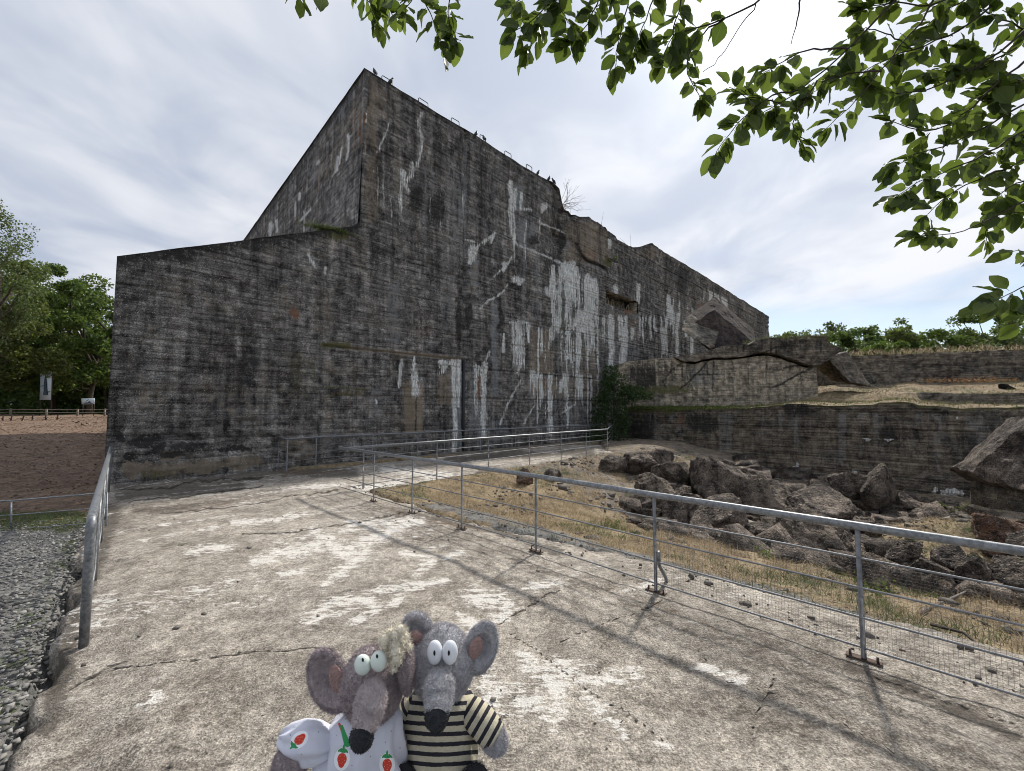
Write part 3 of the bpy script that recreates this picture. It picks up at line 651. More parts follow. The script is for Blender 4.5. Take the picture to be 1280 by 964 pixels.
    X('grey', 586, 325, 600, 358, 0.75, 6); X('tan', 587, 330, 599, 356, 0.5, 6); B('grey', 704, 300, 12, 22, 0.55); X('grey', 545, 290, 575, 420, 0.42, 16); X('grey', 690, 330, 750, 540, 0.42, 12); X('grey', 752, 385, 800, 470, 0.42, 12); B('grey', 470, 500, 14, 40, 0.45); B('grey', 620, 540, 20, 30, 0.5); X('grey', 500, 200, 640, 300, 0.33, 30)
    X('tan', 506, 485, 528, 541, 1.0, 4); X('tan', 503, 474, 526, 490, 0.6, 5); B('tan', 516, 536, 12, 10, 0.9); L('dark', [(520, 486), (520, 520), (519, 538)], 3, 0.8); X('tan', 456, 92, 474, 280, 0.55, 8); B('tan', 480, 130, 30, 40, 0.45); X('tan', 706, 275, 764, 330, 0.62, 12); X('tan', 662, 412, 692, 468, 0.66, 8); X('tan', 662, 470, 720, 500, 0.55, 8)
    X('tan', 716, 430, 750, 500, 0.5, 10); B('tan', 722, 300, 40, 30, 0.5); B('tan', 812, 318, 18, 14, 0.6); X('tan', 404, 470, 412, 560, 0.5, 5); B('tan', 375, 560, 40, 30, 0.5); X('tan', 820, 330, 955, 430, 0.36, 20); X('tan', 545, 465, 566, 508, 0.6, 7); X('tan', 150, 330, 400, 560, 0.30, 60); X('tan', 757, 384, 800, 410, 0.5, 6, 0.35)
    for q in ((213, 568, 18, 12), (195, 588, 46, 16), (165, 590, 18, 14), (250, 583, 40, 14), (300, 578, 40, 12), (190, 500, 40, 30), (290, 500, 50, 40)): B('tan', *q, 0.95 if q[1] > 560 else 0.42)
    for q in ((150, 545, 14, 8), (175, 552, 26, 8), (200, 556, 14, 7), (162, 572, 14, 9), (215, 566, 20, 7), (235, 556, 34, 8), (185, 548, 30, 6), (290, 560, 40, 5)): B('dark', *q, 1.0)
    for q in ((200, 314, 24, 16), (230, 318, 22, 22), (180, 318, 26, 10), (270, 306, 26, 16), (330, 300, 26, 10), (575, 388, 6, 60), (700, 300, 7, 40), (692, 330, 20, 20), (587, 390, 8, 40), (625, 400, 6, 30), (665, 300, 14, 10), (545, 260, 20, 40), (520, 250, 16, 26), (855, 350, 14, 30)): B('dark', *q, 0.8)
    for k in range(26):                                        # dark wash runs from the coping
        x0 = 460 + k * 19.3 + 8 * math.sin(k * 2.1); y0 = 88 + (x0 - 455) * 0.61; L('dark', [(x0, y0 + 4), (x0, y0 + 40 + 60 * abs(math.sin(k * 1.7)))], 11, 0.62, 5)
    L('moss', [(404, 431), (435, 431)], 9, 0.95); L('tan', [(404, 430), (460, 437), (520, 443), (580, 450)], 5, 0.9); L('moss', [(408, 483), (455, 487), (410, 495), (450, 492)], 6, 0.65); L('tan', [(410, 492), (455, 494)], 6, 0.6); B('moss', 420, 291, 22, 10, 1.0); B('moss', 760, 328, 10, 10, 0.9); B('moss', 195, 595, 40, 12, 0.6); X('moss', 690, 380, 740, 500, 0.36, 20)
    B('moss', 380, 470, 30, 60, 0.4); B('rust', 367, 393, 8, 12, 0.85); B('rust', 454, 160, 5, 40, 0.8); X('rust', 597, 468, 603, 500, 0.8, 3); B('rust', 790, 385, 14, 14, 0.75); B('rust', 680, 478, 12, 16, 0.6); B('rust', 738, 318, 20, 16, 0.55); B('rust', 880, 385, 12, 12, 0.8); B('rust', 648, 462, 8, 14, 0.4); X('rust', 400, 470, 560, 560, 0.25, 40)
    for q in ((470, 450, 50, 40), (300, 420, 120, 60), (420, 380, 60, 40), (520, 400, 50, 50), (560, 350, 40, 50), (620, 350, 40, 60), (660, 380, 30, 30), (640, 330, 40, 40), (790, 340, 60, 30)): B('dark', *q, 0.34)
    L('dark', [(720, 305), (727, 320), (735, 327), (748, 331), (757, 337)], 5, 1.0)
    for a, b, v in (((143, 362), (420, 392), .5), ((320, 378), (577, 417), .6), ((143, 440), (400, 455), .5), ((455, 120), (700, 262), .5), ((480, 330), (560, 350), .6), ((143, 486), (400, 490), .5), ((460, 187), (700, 320), .5), ((580, 400), (690, 408), .55), ((600, 462), (748, 472), .6), ((590, 300), (640, 310), .5), ((700, 262), (955, 418), .4), ((445, 469), (485, 470), .8), ((150, 520), (400, 520), .4)):
        L('dark', [a, b], 3, v)
front = sheet('front_wall', lambda s, z, d: np.stack([s + 0 * z, -d, z], -1), Sa, Za, lambda s: -1.7 + 0 * s, top_front, front_disp, front_paint, M['wall'], block,
              hole=lambda s, z: (s > sw0) & (s < sw1) & (z > hz0) & (z < hz1), world=fr((A0[0], A0[1], 0), RZ))
# left-hand face of the main block
Ta = np.concatenate([np.linspace(0, 8, 190), np.linspace(8, 26, 220)[1:]]); Zb = np.arange(-1.6, 14.4, 0.05)
def side_paint(p, T_, Z):
    L = p.line; p.c['dark'] = 0.8 * np.clip(1 - (HR - Z) / 0.9, 0, 1)
    for pts, a, b in [([(423, 196), (420, 215), (418, 242)], 4, 6), ([(417, 222), (416, 242)], 5, 3), ([(395, 255), (385, 265), (375, 277)], 3, 3), ([(375, 243), (374, 249)], 4, 3), ([(338, 281), (337, 296)], 7, 4), ([(345, 276), (345, 290)], 4, 3), ([(380, 265), (380, 290)], 3, 2), ([(436, 170), (434, 200)], 5, 3), ([(427, 185), (425, 205)], 3, 2), ([(398, 202), (396, 206)], 4, 3), ([(411, 230), (405, 250)], 3, 3)]: L('white', pts, a * .9, .8, b * .9)
    for x0, y0, y1 in ((428, 150, 260), (436, 140, 270), (420, 160, 270), (443, 120, 275), (410, 190, 280), (400, 200, 280)): L('tan', [(x0, y0), (x0 - 3, y1)], 7, 0.62, 5)
    p.box('tan', 444, 90, 456, 280, 0.5, 6); p.blob('rust', 452, 160, 5, 45, 0.6); p.drips('grey', 350, 180, 450, 290, 0.3, 0.7, -1.0, 0.4, 5)
    p.drips('white', 330, 250, 445, 300, 0.12, 0.6, 0, 0.7, 8); L('dark', [(455, 120), (400, 182), (340, 262)], 3, 0.6); L('tan', [(452, 123), (425, 155)], 3, 0.6)
def side_disp(t, z):
    d = board_relief(t, z, 21) * sstep(t, 0, .3); q = np.abs(t - 2.6) < 0.17
    return d - 0.3 * (np.abs(t - 2.75) < 0.22) * (np.abs(z - 8.95) < 0.45)
sheet('side_wall', lambda t, z, d: np.stack([S_COR + 0.02 - d, t + 0 * z, z], -1), Ta, Zb, lambda s: -1.6 + 0 * s, lambda t: HR + (fbm(t * 1.6, 0 * t, 9) - 0.5) * 0.03 - 0.05 * sstep(t, 8, 12), side_disp, side_paint, M['wall'], block, world=fr((A0[0], A0[1], 0), RZ))
# roofs, wing end, rear faces
def ruled(name, prof, b0, b1, nb, mat, rough=0.05, edge=None):
    prof = np.array(prof); ss = prof[:, 0]; nbk = np.linspace(b0, b1, nb); P = []
    for b in nbk:
        P.append(np.stack([ss, np.full(len(ss), b), prof[:, 1] + (fbm(ss * 1.1, b * 1.1, 4) - 0.5) * rough * (b > b0 + 0.01)], -1))
    P = np.array(P); n, m = P.shape[:2]; idx = np.arange(n * m).reshape(n, m)
    f = np.stack([idx[:-1, :-1], idx[:-1, 1:], idx[1:, 1:], idx[1:, :-1]], -1).reshape(-1, 4)
    return mesh_np(name, P.reshape(-1, 3), f, mat, block, False)
sr = np.linspace(S_COR, S_END, 260); ruled('roof', np.stack([sr, top_front(sr + 0.03)], -1), -0.02, 26, 90, M['wall'], 0.04)
sr = np.linspace(0, S_COR, 60); ruled('wing_roof', np.stack([sr, top_front(sr)], -1), -0.02, 5.5, 30, M['wall'], 0.25)
sheet('wing_end', lambda t, z, d: np.stack([0.0 - d * 0.5 + 0 * t, t + 0 * z, z], -1), np.linspace(0, 5.5, 90), np.arange(-1.6, 6, 0.06), lambda s: -1.6 + 0 * s, lambda t: tp_z[0] + 0 * t, lambda s, z: board_relief(s, z, 31), None, M['wall'], block)
g = Geo(); g.box(((0 + S_COR) / 2, 5.5, 1.5), (S_COR, 0.3, 6.2)); g.box(((S_COR + S_END) / 2, 26, 5), (S_END - S_COR, 0.3, 13)); g.box((S_END, 13, 5), (0.12, 26, 13.2)); g.build('rear_wall', M['wall'], block, smooth=False)
g = Geo(); g.box((S_COR + 0.085, 0.075, (7.5 + HR) / 2 - .1), (0.13, 0.13, HR - 7.5 - .1)); g.build('corner_edge', M['wall'], block, smooth=False)
# firing slot with its recess
slot = Geo(); dz = 0.9
zc0, zc1 = hz0 - 0.05, hz1 + 0.05
for c, sz in (((sw0 - 0.1, dz / 2 + 0.05, (zc0 + zc1) / 2), (0.2, dz, zc1 - zc0 + 0.4)), ((sw1 + 0.1, dz / 2 + 0.05, (zc0 + zc1) / 2), (0.2, dz, zc1 - zc0 + 0.4)), (((sw0 + sw1) / 2, dz / 2 + 0.05, zc1 + 0.1), (sw1 - sw0 + 0.4, dz, 0.2)), (((sw0 + sw1) / 2, dz / 2 + 0.05, zc0 - 0.1), (sw1 - sw0 + 0.4, dz, 0.2))): slot.box(c, sz)
so_ = slot.build('slot_lining', M['upper'], block, smooth=False)
g = Geo(); g.box(((sw0 + sw1) / 2, dz + 0.1, (zc0 + zc1) / 2), (sw1 - sw0 + 0.4, 0.1, zc1 - zc0 + 0.4)); g.build('slot_back', M['upper'], block, smooth=False)
for k in range(6):
    g = Geo(); c = sw0 + (sw1 - sw0) * (k + 0.5) / 6; hh = (zc1 - zc0)
    pts = [(c - 0.16, 0.55, zc0 + hh * 0.1), (c - 0.17, 0.55, zc0 + hh * 0.5), (c, 0.5, zc0 + hh * 0.78), (c + 0.17, 0.55, zc0 + hh * 0.5), (c + 0.16, 0.55, zc0 + hh * 0.1)]
    g.tube(pts, 0.05, 6); g.build('broken_arch', M['upper'], block)
# drain pipe in the joint
g = Geo(); g.tube([(SJ, 0.02, -1.2), (SJ, 0.02, W(580, 450)[1])], 0.06, 10); pipe = g.build('drain_pipe', mat_simple('blue_black_pipe', (0.018, 0.022, 0.028), 0.5), block)

# ================================================================== deck
xs = np.arange(-10.6, 8.6, 0.032); ys = np.concatenate([np.arange(-4, 1.4, 0.2), np.arange(1.4, 6, 0.024), np.arange(6, 20.4, 0.05)])
X, Y = np.meshgrid(xs, ys, indexing='ij'); sd_ = sdf(X, Y); rag = (fbm(X * 3, Y * 3, 5) - 0.5) * 0.30
e = sd_ + rag + 0.13 * (pit_coord(X, Y)[0] < -1.0) * (Y < 5)
pxg, pyg = proj(np.stack([X, Y, 0 * X], -1)); pxg = np.where(Y < 0.4, -999, pxg)
p = Paint(pxg.ravel(), pyg.ravel(), 2.6); L = p.line; B = p.blob
for pts, a, b in [([(320, 705), (345, 694), (372, 690), (398, 681)], 12, 14), ([(390, 662), (400, 672), (415, 683), (440, 690)], 10, 16), ([(432, 684), (470, 672), (505, 657), (528, 652)], 12, 8), ([(440, 655), (480, 656), (520, 650)], 12, 8), ([(235, 692), (262, 686), (288, 683)], 9, 7), ([(460, 690), (430, 712), (405, 730)], 12, 8),
                  ([(385, 775), (410, 757), (440, 748), (462, 752)], 14, 12), ([(440, 775), (465, 765), (500, 752)], 10, 8), ([(590, 745), (612, 748), (640, 752)], 20, 12), ([(575, 770), (600, 790), (640, 760)], 12, 12), ([(612, 850), (625, 865), (618, 885)], 22, 22), ([(660, 825), (690, 850), (700, 890), (660, 880)], 22, 20),
                  ([(655, 870), (690, 905)], 26, 20), ([(700, 835), (750, 850), (795, 842)], 18, 14), ([(730, 870), (765, 895), (780, 915)], 14, 12), ([(820, 925), (838, 935)], 12, 8), ([(590, 600), (640, 592), (690, 590)], 8, 8), ([(480, 585), (560, 595), (620, 600)], 8, 8), ([(440, 610), (500, 600)], 6, 8),
                  ([(375, 610), (430, 606)], 5, 4), ([(470, 740), (520, 732), (560, 728)], 8, 6), ([(290, 655), (340, 650), (380, 640)], 6, 5), ([(660, 735), (700, 728)], 9, 6), ([(560, 700), (575, 692)], 8, 8), ([(185, 880), (200, 868)], 14, 10), ([(500, 690), (540, 700), (520, 720)], 7, 7), ([(350, 720), (380, 716)], 6, 5), ([(880, 700 + 130), (930, 850)], 10, 8)]:
    L('white', pts, a * 1.25, 0.95, b * 1.25)
rr = fbm(X * 1.3, Y * 1.3, 15).ravel(); r2_ = fbm((X * 0.6 - Y * 0.75) * 3.0, (X + Y) * 0.7, 25).ravel()
p.ch('white'); p.c['white'] = np.maximum(p.c['white'], np.clip((r2_ - 0.52) * 2.2, 0, 0.55) * sstep(Y.ravel(), 2.0, 4))
for pts, ww in [([(140, 832), (175, 829), (210, 826), (260, 822), (310, 815), (360, 812), (402, 807)], 3), ([(85, 850), (110, 838), (140, 826), (160, 824)], 5), ([(640, 790), (672, 812), (700, 838), (745, 868), (800, 900), (835, 930), (862, 964)], 4), ([(968, 842), (958, 870), (945, 895), (938, 925), (930, 964)], 4), ([(165, 868), (162, 900), (160, 964)], 3), ([(245, 878), (256, 920), (262, 964)], 3), ([(740, 964), (780, 900), (800, 862)], 2.5), ([(610, 790), (640, 768), (700, 735)], 2.5),
                ([(150, 610), (200, 612), (260, 600), (330, 597)], 3), ([(160, 628), (240, 618), (330, 606)], 3), ([(200, 640), (300, 632), (420, 612)], 2.5), ([(500, 640), (440, 655), (380, 664), (300, 668)], 2.5), ([(880, 820), (910, 850), (1010, 880), (1120, 940)], 2.5), ([(1080, 840), (1160, 870), (1270, 905)], 4), ([(700, 800), (760, 778), (830, 752)], 2), ([(350, 905), (310, 880), (262, 862)], 2.2)]:
    L('crack', pts, ww * 2.0, 1.0)
p.ch('crack')
for pts, ww, v in [([(150, 604), (240, 596), (330, 588), (400, 586)], 10, .95), ([(150, 618), (230, 612), (300, 606)], 9, .8), ([(170, 640), (260, 628), (350, 612)], 10, .6), ([(390, 590), (440, 590)], 10, .9), ([(500, 640), (560, 648), (620, 660), (700, 690)], 10, .7), ([(640, 700), (760, 740), (860, 790), (1000, 820)], 10, .55), ([(60, 900), (80, 820), (110, 720), (140, 640)], 18, .8), ([(600, 590), (700, 580), (760, 575)], 7, .7), ([(880, 870), (960, 900), (1060, 950)], 14, .5), ([(1060, 830), (1180, 880), (1270, 920)], 12, .7), ([(560, 575), (640, 568), (740, 565)], 6, 0.8)]:
    L('dark_brown', pts, ww * 1.8, v)  # darker brown strips along the platform edges and across it
p.c['dark_brown'] = np.maximum(p.c['dark_brown'], np.clip((fbm(X * 0.5, Y * 0.5, 41).ravel() - 0.5) * 2.0, 0, 0.42))
for pts, ww in [([(350, 592), (400, 590), (436, 586)], 8), ([(470, 628), (520, 650), (600, 655)], 12), ([(760, 735), (860, 770), (900, 790)], 8), ([(660, 600), (700, 590), (750, 580)], 12), ([(230, 640), (330, 615)], 6)]: L('litter', pts, ww * 1.6, .5)
zz = np.where(e > 0, -np.clip(e / 0.07, 0, 1) * 0.55, 0)
relief = (fbm(X * 1.1, Y * 1.1, 8) - 0.5) * 0.05 + (fbm(X * 6, Y * 6, 9, 3) - 0.5) * 0.018 + (fbm(X * 22, Y * 22, 3, 2) - 0.5) * 0.008
crk = p.c['crack'].reshape(X.shape); relief = relief - 0.010 * np.clip((crk - 0.6) * 2.5, 0, 1)
relief -= np.clip(1 + e / 0.5, 0, 1) * 0.05 * (1 + fbm(X * 5, Y * 5, 2))
Z = zz + relief; idx = np.arange(X.size).reshape(X.shape); keep = (e[:-1, :-1] < 0.1) | (e[1:, 1:] < 0.1)
f = np.stack([idx[:-1, :-1], idx[1:, :-1], idx[1:, 1:], idx[:-1, 1:]], -1)[keep]
used, inv = np.unique(f, return_inverse=True)
ca = p.colors(['white', 'crack', None, None])[used]; cb = p.colors(['dark_brown', 'litter', None, None])[used]
tag(mesh_np('concrete_platform', np.stack([X, Y, Z], -1).reshape(-1, 3)[used], inv.reshape(f.shape), M['deck'], None, True, {'stain_a': ca, 'stain_b': cb}), kind='structure')
deck_z = lambda x, y: (fbm(x * 1.1, y * 1.1, 8) - 0.5) * 0.05

# ================================================================== ground to the horizon
def axis(a, b, st, far):
    m = np.arange(a, b, st); g_ = [st]; 
    while sum(g_) < far: g_.append(g_[-1] * 1.18)
    q = np.cumsum(g_); return np.concatenate([(a - q)[::-1], m, m[-1] + q])
xs = axis(-13, 24, 0.11, 1400); ys = axis(-3, 26, 0.11, 1400); X, Y = np.meshgrid(xs, ys, indexing='ij'); Z = height(X, Y)
ins = (((X - A0[0]) * -NO[0] + (Y - A0[1]) * -NO[1]) > 0.35) & (((X - A0[0]) * U[0] + (Y - A0[1]) * U[1]) > 0.3) & (((X - A0[0]) * U[0] + (Y - A0[1]) * U[1]) < S_END) & (((X - A0[0]) * -NO[0] + (Y - A0[1]) * -NO[1]) < 25)
Z = np.where(ins, np.minimum(Z, -1.2), Z)
d1, d2 = pit_coord(X, Y); s_ = sdf(X, Y)
isr = sstep(d1, 0, 0.5); nl = fbm(X * 0.5, Y * 0.5, 61)
lside = 1 - isr
# left: gravel near, a mossy strip, then mulch
fy = Y + 0.18 * X                                          # runs across like the wire fence
gravel = lside * (1 - sstep(fy, 4.9, 5.7)); green = lside * np.exp(-((fy - 5.6) / 0.65) ** 2) * 0.85 + lside * 0.5 * np.exp(-((s_ - 0.1) / 0.25) ** 2) * (Y < 6)
rg = isr * np.exp(-((np.minimum(d1, d2 + 2) - 1.0) / 0.55) ** 2) * (Y < 8); gravel = np.maximum(gravel, rg)
dry = isr * np.clip(0.95 - 0.2 * (nl > 0.55), 0, 1) * (lw_dist(X, Y) > -1)
green = np.maximum(green, isr * 0.42 * np.clip((fbm(X * 0.8, Y * 0.8, 71) - 0.5) * 5, 0, 1))
rub = isr * sstep(d1, 4.0, 6.0) * 0.55 * (1 - np.exp(-(((X - 10.2) / 2.2) ** 2 + ((Y - 8.9) / 1.9) ** 2)) * 1.0)
fa = np.stack([dry, gravel, green, 0 * dry], -1).reshape(-1, 4); fb = np.stack([rub, 0 * rub, 0 * rub, 0 * rub], -1).reshape(-1, 4)
idx = np.arange(X.size).reshape(X.shape); f = np.stack([idx[:-1, :-1], idx[1:, :-1], idx[1:, 1:], idx[:-1, 1:]], -1).reshape(-1, 4)
tag(mesh_np('ground', np.stack([X, Y, Z], -1).reshape(-1, 3), f, M['ground'], None, True, {'stain_a': fa, 'stain_b': fb}), kind='structure')

# ================================================================== lower wall, ledge and ruins on the right
RZ2 = math.atan2(V2[1], V2[0]); LWF = fr((LW_O[0], LW_O[1], 0), RZ2)
# local x along V2, local y = into the ledge (U), so outward is -y
def LW(px, py, back=0.0):
    r = ray(px, py); O = LW_O + U * back; t = np.dot(O, U) / np.dot(r[:2], U); q = r * t
    return float(np.dot(q[:2] - O, V2)), float(CAMZ + q[2])
lowr = empty('retaining_wall', (LW_O[0], LW_O[1], 0), RZ2, 'long dark low concrete wall behind the boulders in the pit', 'wall')
tq = [LW(x, y) for x, y in ((771, 514), (800, 512), (860, 512), (940, 510), (985, 505), (1040, 507), (1090, 506), (1100, 503), (1140, 503), (1150, 507), (1200, 510), (1280, 509), (1500, 509))]
def lw_top(s): return np.interp(s, [q[0] for q in tq], [q[1] for q in tq]) + (fbm(s * 2.5, 0 * s, 3) - 0.5) * 0.10
def lw_paint(p, S, Z):
    B = p.blob; D = p.drips; L = p.line
    p.c['dark'] = 0.5 * np.clip((fbm(S * 0.9, Z * 2.2, 44) - 0.5) * 4, 0, 1)
    for q in ((1000, 590, 5, 16), (945, 590, 8, 4), (965, 592, 6, 4), (1066, 593, 6, 5), (1170, 612, 4, 8), (1185, 614, 12, 5), (1196, 618, 8, 6), (1212, 622, 4, 6), (996, 585, 8, 3), (1198, 521, 3, 4), (1085, 550, 8, 2), (1110, 552, 7, 2)): B('white', *q, 1.0)
    for q in ((1000, 515, 26, 12), (985, 512, 12, 16), (1210, 560, 18, 40), (1110, 545, 16, 20), (800, 540, 30, 30), (880, 530, 40, 20)): B('dark', *q, 0.75)
    D('grey', 780, 515, 1280, 590, 0.3, 0.55, 0, 0.3, 7); B('grey', 1220, 545, 20, 45, 0.55); B('grey', 815, 545, 30, 30, 0.45)
    p.box('tan', 850, 515, 1200, 600, 0.42, 40); B('moss', 830, 512, 60, 7, 0.9); B('rust', 850, 525, 10, 12, 0.6); p.ch('moss')
    p.c['moss'] = np.maximum(p.c['moss'], 0.8 * np.clip(1 - (lw_top(S) - Z) / 0.18, 0, 1))
Sl = np.arange(-0.2, 34, 0.055)
sheet('wall_face', lambda s, z, d: np.stack([s + 0 * z, -d, z], -1), Sl, np.arange(-2.2, 2.2, 0.03), lambda s: -2.2 + 0 * s, lw_top, lambda s, z: board_relief(s, z, 51, 0.12, 1.5), lw_paint, M['low_wall'], lowr, cap=0.9, world=LWF)
# ledge
def ledge_z(a, t):
    return lw_top(a) - 0.04 + np.interp(t, [0, 1, 5.4, 6.3, 12, 19, 30], [0, .1, .22, .62, 1.1, 1.9, 2.4]) + (fbm(a * 0.6, t * 0.6, 4) - 0.5) * 0.25 * sstep(t, 0.5, 2) + (fbm(a * 4, t * 4, 6, 3) - 0.5) * 0.06
aa = np.concatenate([np.arange(-0.3, 26, 0.14), np.geomspace(26.2, 700, 40)]); tt = np.concatenate([np.arange(0.35, 26, 0.14), np.geomspace(26.2, 900, 40)]); Aq, Tq = np.meshgrid(aa, tt, indexing='ij')
Zq = np.minimum(ledge_z(np.minimum(Aq, 34), np.minimum(Tq, 26)), 5)
mo = np.clip(0.75 - np.abs(Aq - 1.5) * 0.18 + 0.2 * (fbm(Aq, Tq, 5) - .5), 0.25, 1)
fa = np.stack([np.full(Aq.size, 0.6), 0 * Aq.ravel(), np.clip(mo.ravel() * 0.95 + .8 * (fbm(Aq * .9, Tq * .9, 33).ravel() - .45), 0, 1), 0 * Aq.ravel()], -1)
idx = np.arange(Aq.size).reshape(Aq.shape); f = np.stack([idx[:-1, :-1], idx[1:, :-1], idx[1:, 1:], idx[:-1, 1:]], -1).reshape(-1, 4)
lo_ = mesh_np('ledge_ground', LWF(np.stack([Aq, Tq, Zq], -1)).reshape(-1, 3), f, M['ground'], None, True, {'stain_a': fa, 'stain_b': np.zeros_like(fa)}); tag(lo_, kind='structure')
# low step on the ledge
def cell_chunk(name, C8, n, mat, amp=0.08, fr_=1.4, parent=None, seed=0):
    """C8: corners ordered x fastest, then y, then z; a rough block between them"""
    C8 = np.array(C8, float).reshape(2, 2, 2, 3); a = np.linspace(0, 1, n + 1); P = {}; V = []; F4 = []
    def vid(i, j, k):
        if (i, j, k) not in P:
            x, y, z = i / n, j / n, k / n; P[(i, j, k)] = len(V)
            V.append((C8[0, 0, 0] * (1 - x) + C8[0, 0, 1] * x) * (1 - y) * (1 - z) + (C8[0, 1, 0] * (1 - x) + C8[0, 1, 1] * x) * y * (1 - z) + (C8[1, 0, 0] * (1 - x) + C8[1, 0, 1] * x) * (1 - y) * z + (C8[1, 1, 0] * (1 - x) + C8[1, 1, 1] * x) * y * z)
        return P[(i, j, k)]
    for i in range(n):
        for j in range(n):
            F4 += [(vid(i, j, 0), vid(i, j + 1, 0), vid(i + 1, j + 1, 0), vid(i + 1, j, 0)), (vid(i, j, n), vid(i + 1, j, n), vid(i + 1, j + 1, n), vid(i, j + 1, n)),
                   (vid(i, 0, j), vid(i + 1, 0, j), vid(i + 1, 0, j + 1), vid(i, 0, j + 1)), (vid(i, n, j), vid(i, n, j + 1), vid(i + 1, n, j + 1), vid(i + 1, n, j)),
                   (vid(0, i, j), vid(0, i, j + 1), vid(0, i + 1, j + 1), vid(0, i + 1, j)), (vid(n, i, j), vid(n, i + 1, j), vid(n, i + 1, j + 1), vid(n, i, j + 1))]
    V = np.array(V); o = V.copy()
    for k in range(3): V[:, k] += (fbm(o[:, 0] * fr_ + 31 * k, o[:, 1] * fr_ + seed, o[:, 2] * fr_, 5) - 0.5) * 2 * amp
    return mesh_np(name, V, np.array(F4), mat, parent, False)
def Q8(front, back):
    """front/back: 4 points each: lower left, lower right, upper left, upper right"""
    return [front[0], front[1], back[0], back[1], front[2], front[3], back[2], back[3]]
def pxblock(name, quad, Yf, dv, n, mat, amp, seed=0, **kw):
    q = [PY(x, y, Yf if np.isscalar(Yf) else Yf[i]) for i, (x, y) in enumerate(quad)]; dv = np.array(dv, float)
    return tag(cell_chunk(name, Q8(q, [a + dv for a in q]), n, mat, amp, 1.6, seed=seed), **kw)
pxblock('low_kerb_wall', [(1140, 507), (1420, 510), (1150, 491), (1420, 493)], (20.2, 13.8, 20.2, 13.8), (0.3, 0.9, 0.0), 24, M['low_wall'], 0.05, 2, label='low mossy concrete step on the grassy ledge at the far right', cat='kerb')
pxblock('low_kerb_wall', [(1050, 486), (1420, 486), (1050, 481), (1420, 480)], (29, 24, 29, 24), (0.3, 0.9, 0.0), 24, M['upper'], 0.05, 3, label='thin pale concrete sill at the foot of the far ruined wall', cat='kerb')
# ruined block on the ledge
UB0 = PY(768, 495, 25.6)[:2]; UB1 = PY(1021, 495, 23.3)[:2]; ud = (UB1 - UB0) / np.linalg.norm(UB1 - UB0); un = np.array((-ud[1], ud[0])); RZ3 = math.atan2(ud[1], ud[0])
def UB(px, py):
    nn_ = np.array((ud[1], -ud[0])); r = ray(px, py); t = np.dot(UB0, nn_) / np.dot(r[:2], nn_); q = r * t
    return float(np.dot(q[:2] - UB0, ud)), float(CAMZ + q[2])
ruin = empty('ruined_bunker', (UB0[0], UB0[1], 0), RZ3, 'cracked pale concrete ruin on the grassy ledge beside the blockhouse', 'ruin')
crkl = [(768, 456), (785, 452), (815, 449), (843, 447), (852, 453), (868, 455), (888, 450), (905, 450), (930, 448), (945, 445), (960, 445), (975, 448), (995, 455), (1008, 460), (1021, 460)]
topl = [(843, 446), (868, 443), (885, 439), (897, 434), (912, 432), (935, 431), (945, 425), (960, 424), (975, 422), (1005, 421), (1030, 421), (1033, 429), (1046, 434), (1052, 437)]
botl = [(843, 447), (852, 452), (868, 453), (888, 448), (905, 448), (930, 446), (945, 442), (960, 442), (975, 445), (995, 452), (1008, 457), (1020, 458), (1035, 450), (1052, 438)]
def ifn(lst):
    q = [UB(*a) for a in lst]; xs_ = [a[0] for a in q]; zs_ = [a[1] for a in q]
    return lambda s: np.interp(s, xs_, zs_), xs_[0], xs_[-1]
ct, c0, c1 = ifn(crkl); tt_, t0, t1 = ifn(topl); bb_, _, _ = ifn(botl)
def ub_paint(p, S, Z):
    B = p.blob; L = p.line; p.box('tan', 905, 452, 1021, 497, 0.34, 14); p.drips('dark', 768, 450, 905, 490, 0.3, 0.6, 0, 0.25, 3); B('dark', 800, 470, 34, 30, 0.8); B('grey', 880, 470, 40, 24, 0.5)
    for x0 in (880, 935, 958, 1000, 862, 915): L('dark', [(x0, 448), (x0 + 1, 486)], 6, 0.55)
    L('dark', [(885, 450), (876, 462), (862, 476), (850, 486)], 2.6, 1.0); L('dark', [(1015, 460), (995, 470), (975, 481), (965, 484)], 3, 1.0); L('dark', [(852, 455), (838, 465), (828, 478)], 4, .8); L('dark', [(980, 459), (1002, 457)], 3, 1.0); L('dark', [(870, 468), (895, 468)], 3, .8); L('dark', [(975, 430), (972, 446)], 3, .9)
    B('moss', 830, 488, 60, 8, 0.8)
sheet('wall_block', lambda s, z, d: np.stack([s + 0 * z, -d, z], -1), np.linspace(c0, c1, 260), np.linspace(0, 1, 70), lambda s: 1.5 + 0 * s, lambda s: ct(s) + (fbm(s * 3, 0 * s, 2) - .5) * 0.08, lambda s, z: board_relief(s, z, 61, 0.14, 0.7) + (fbm(s * 1.5, z * 1.5, 9) - .5) * 0.12 * (1 - sstep(s, 2, 5)), ub_paint, M['upper'], ruin, cap=4.0, world=fr((UB0[0], UB0[1], 0), RZ3))
g = Geo(); g.box((c1 - 0.1, 2.0, 3.2), (0.2, 3.96, 2.5)); g.build('end_wall', M['upper'], ruin, smooth=False)
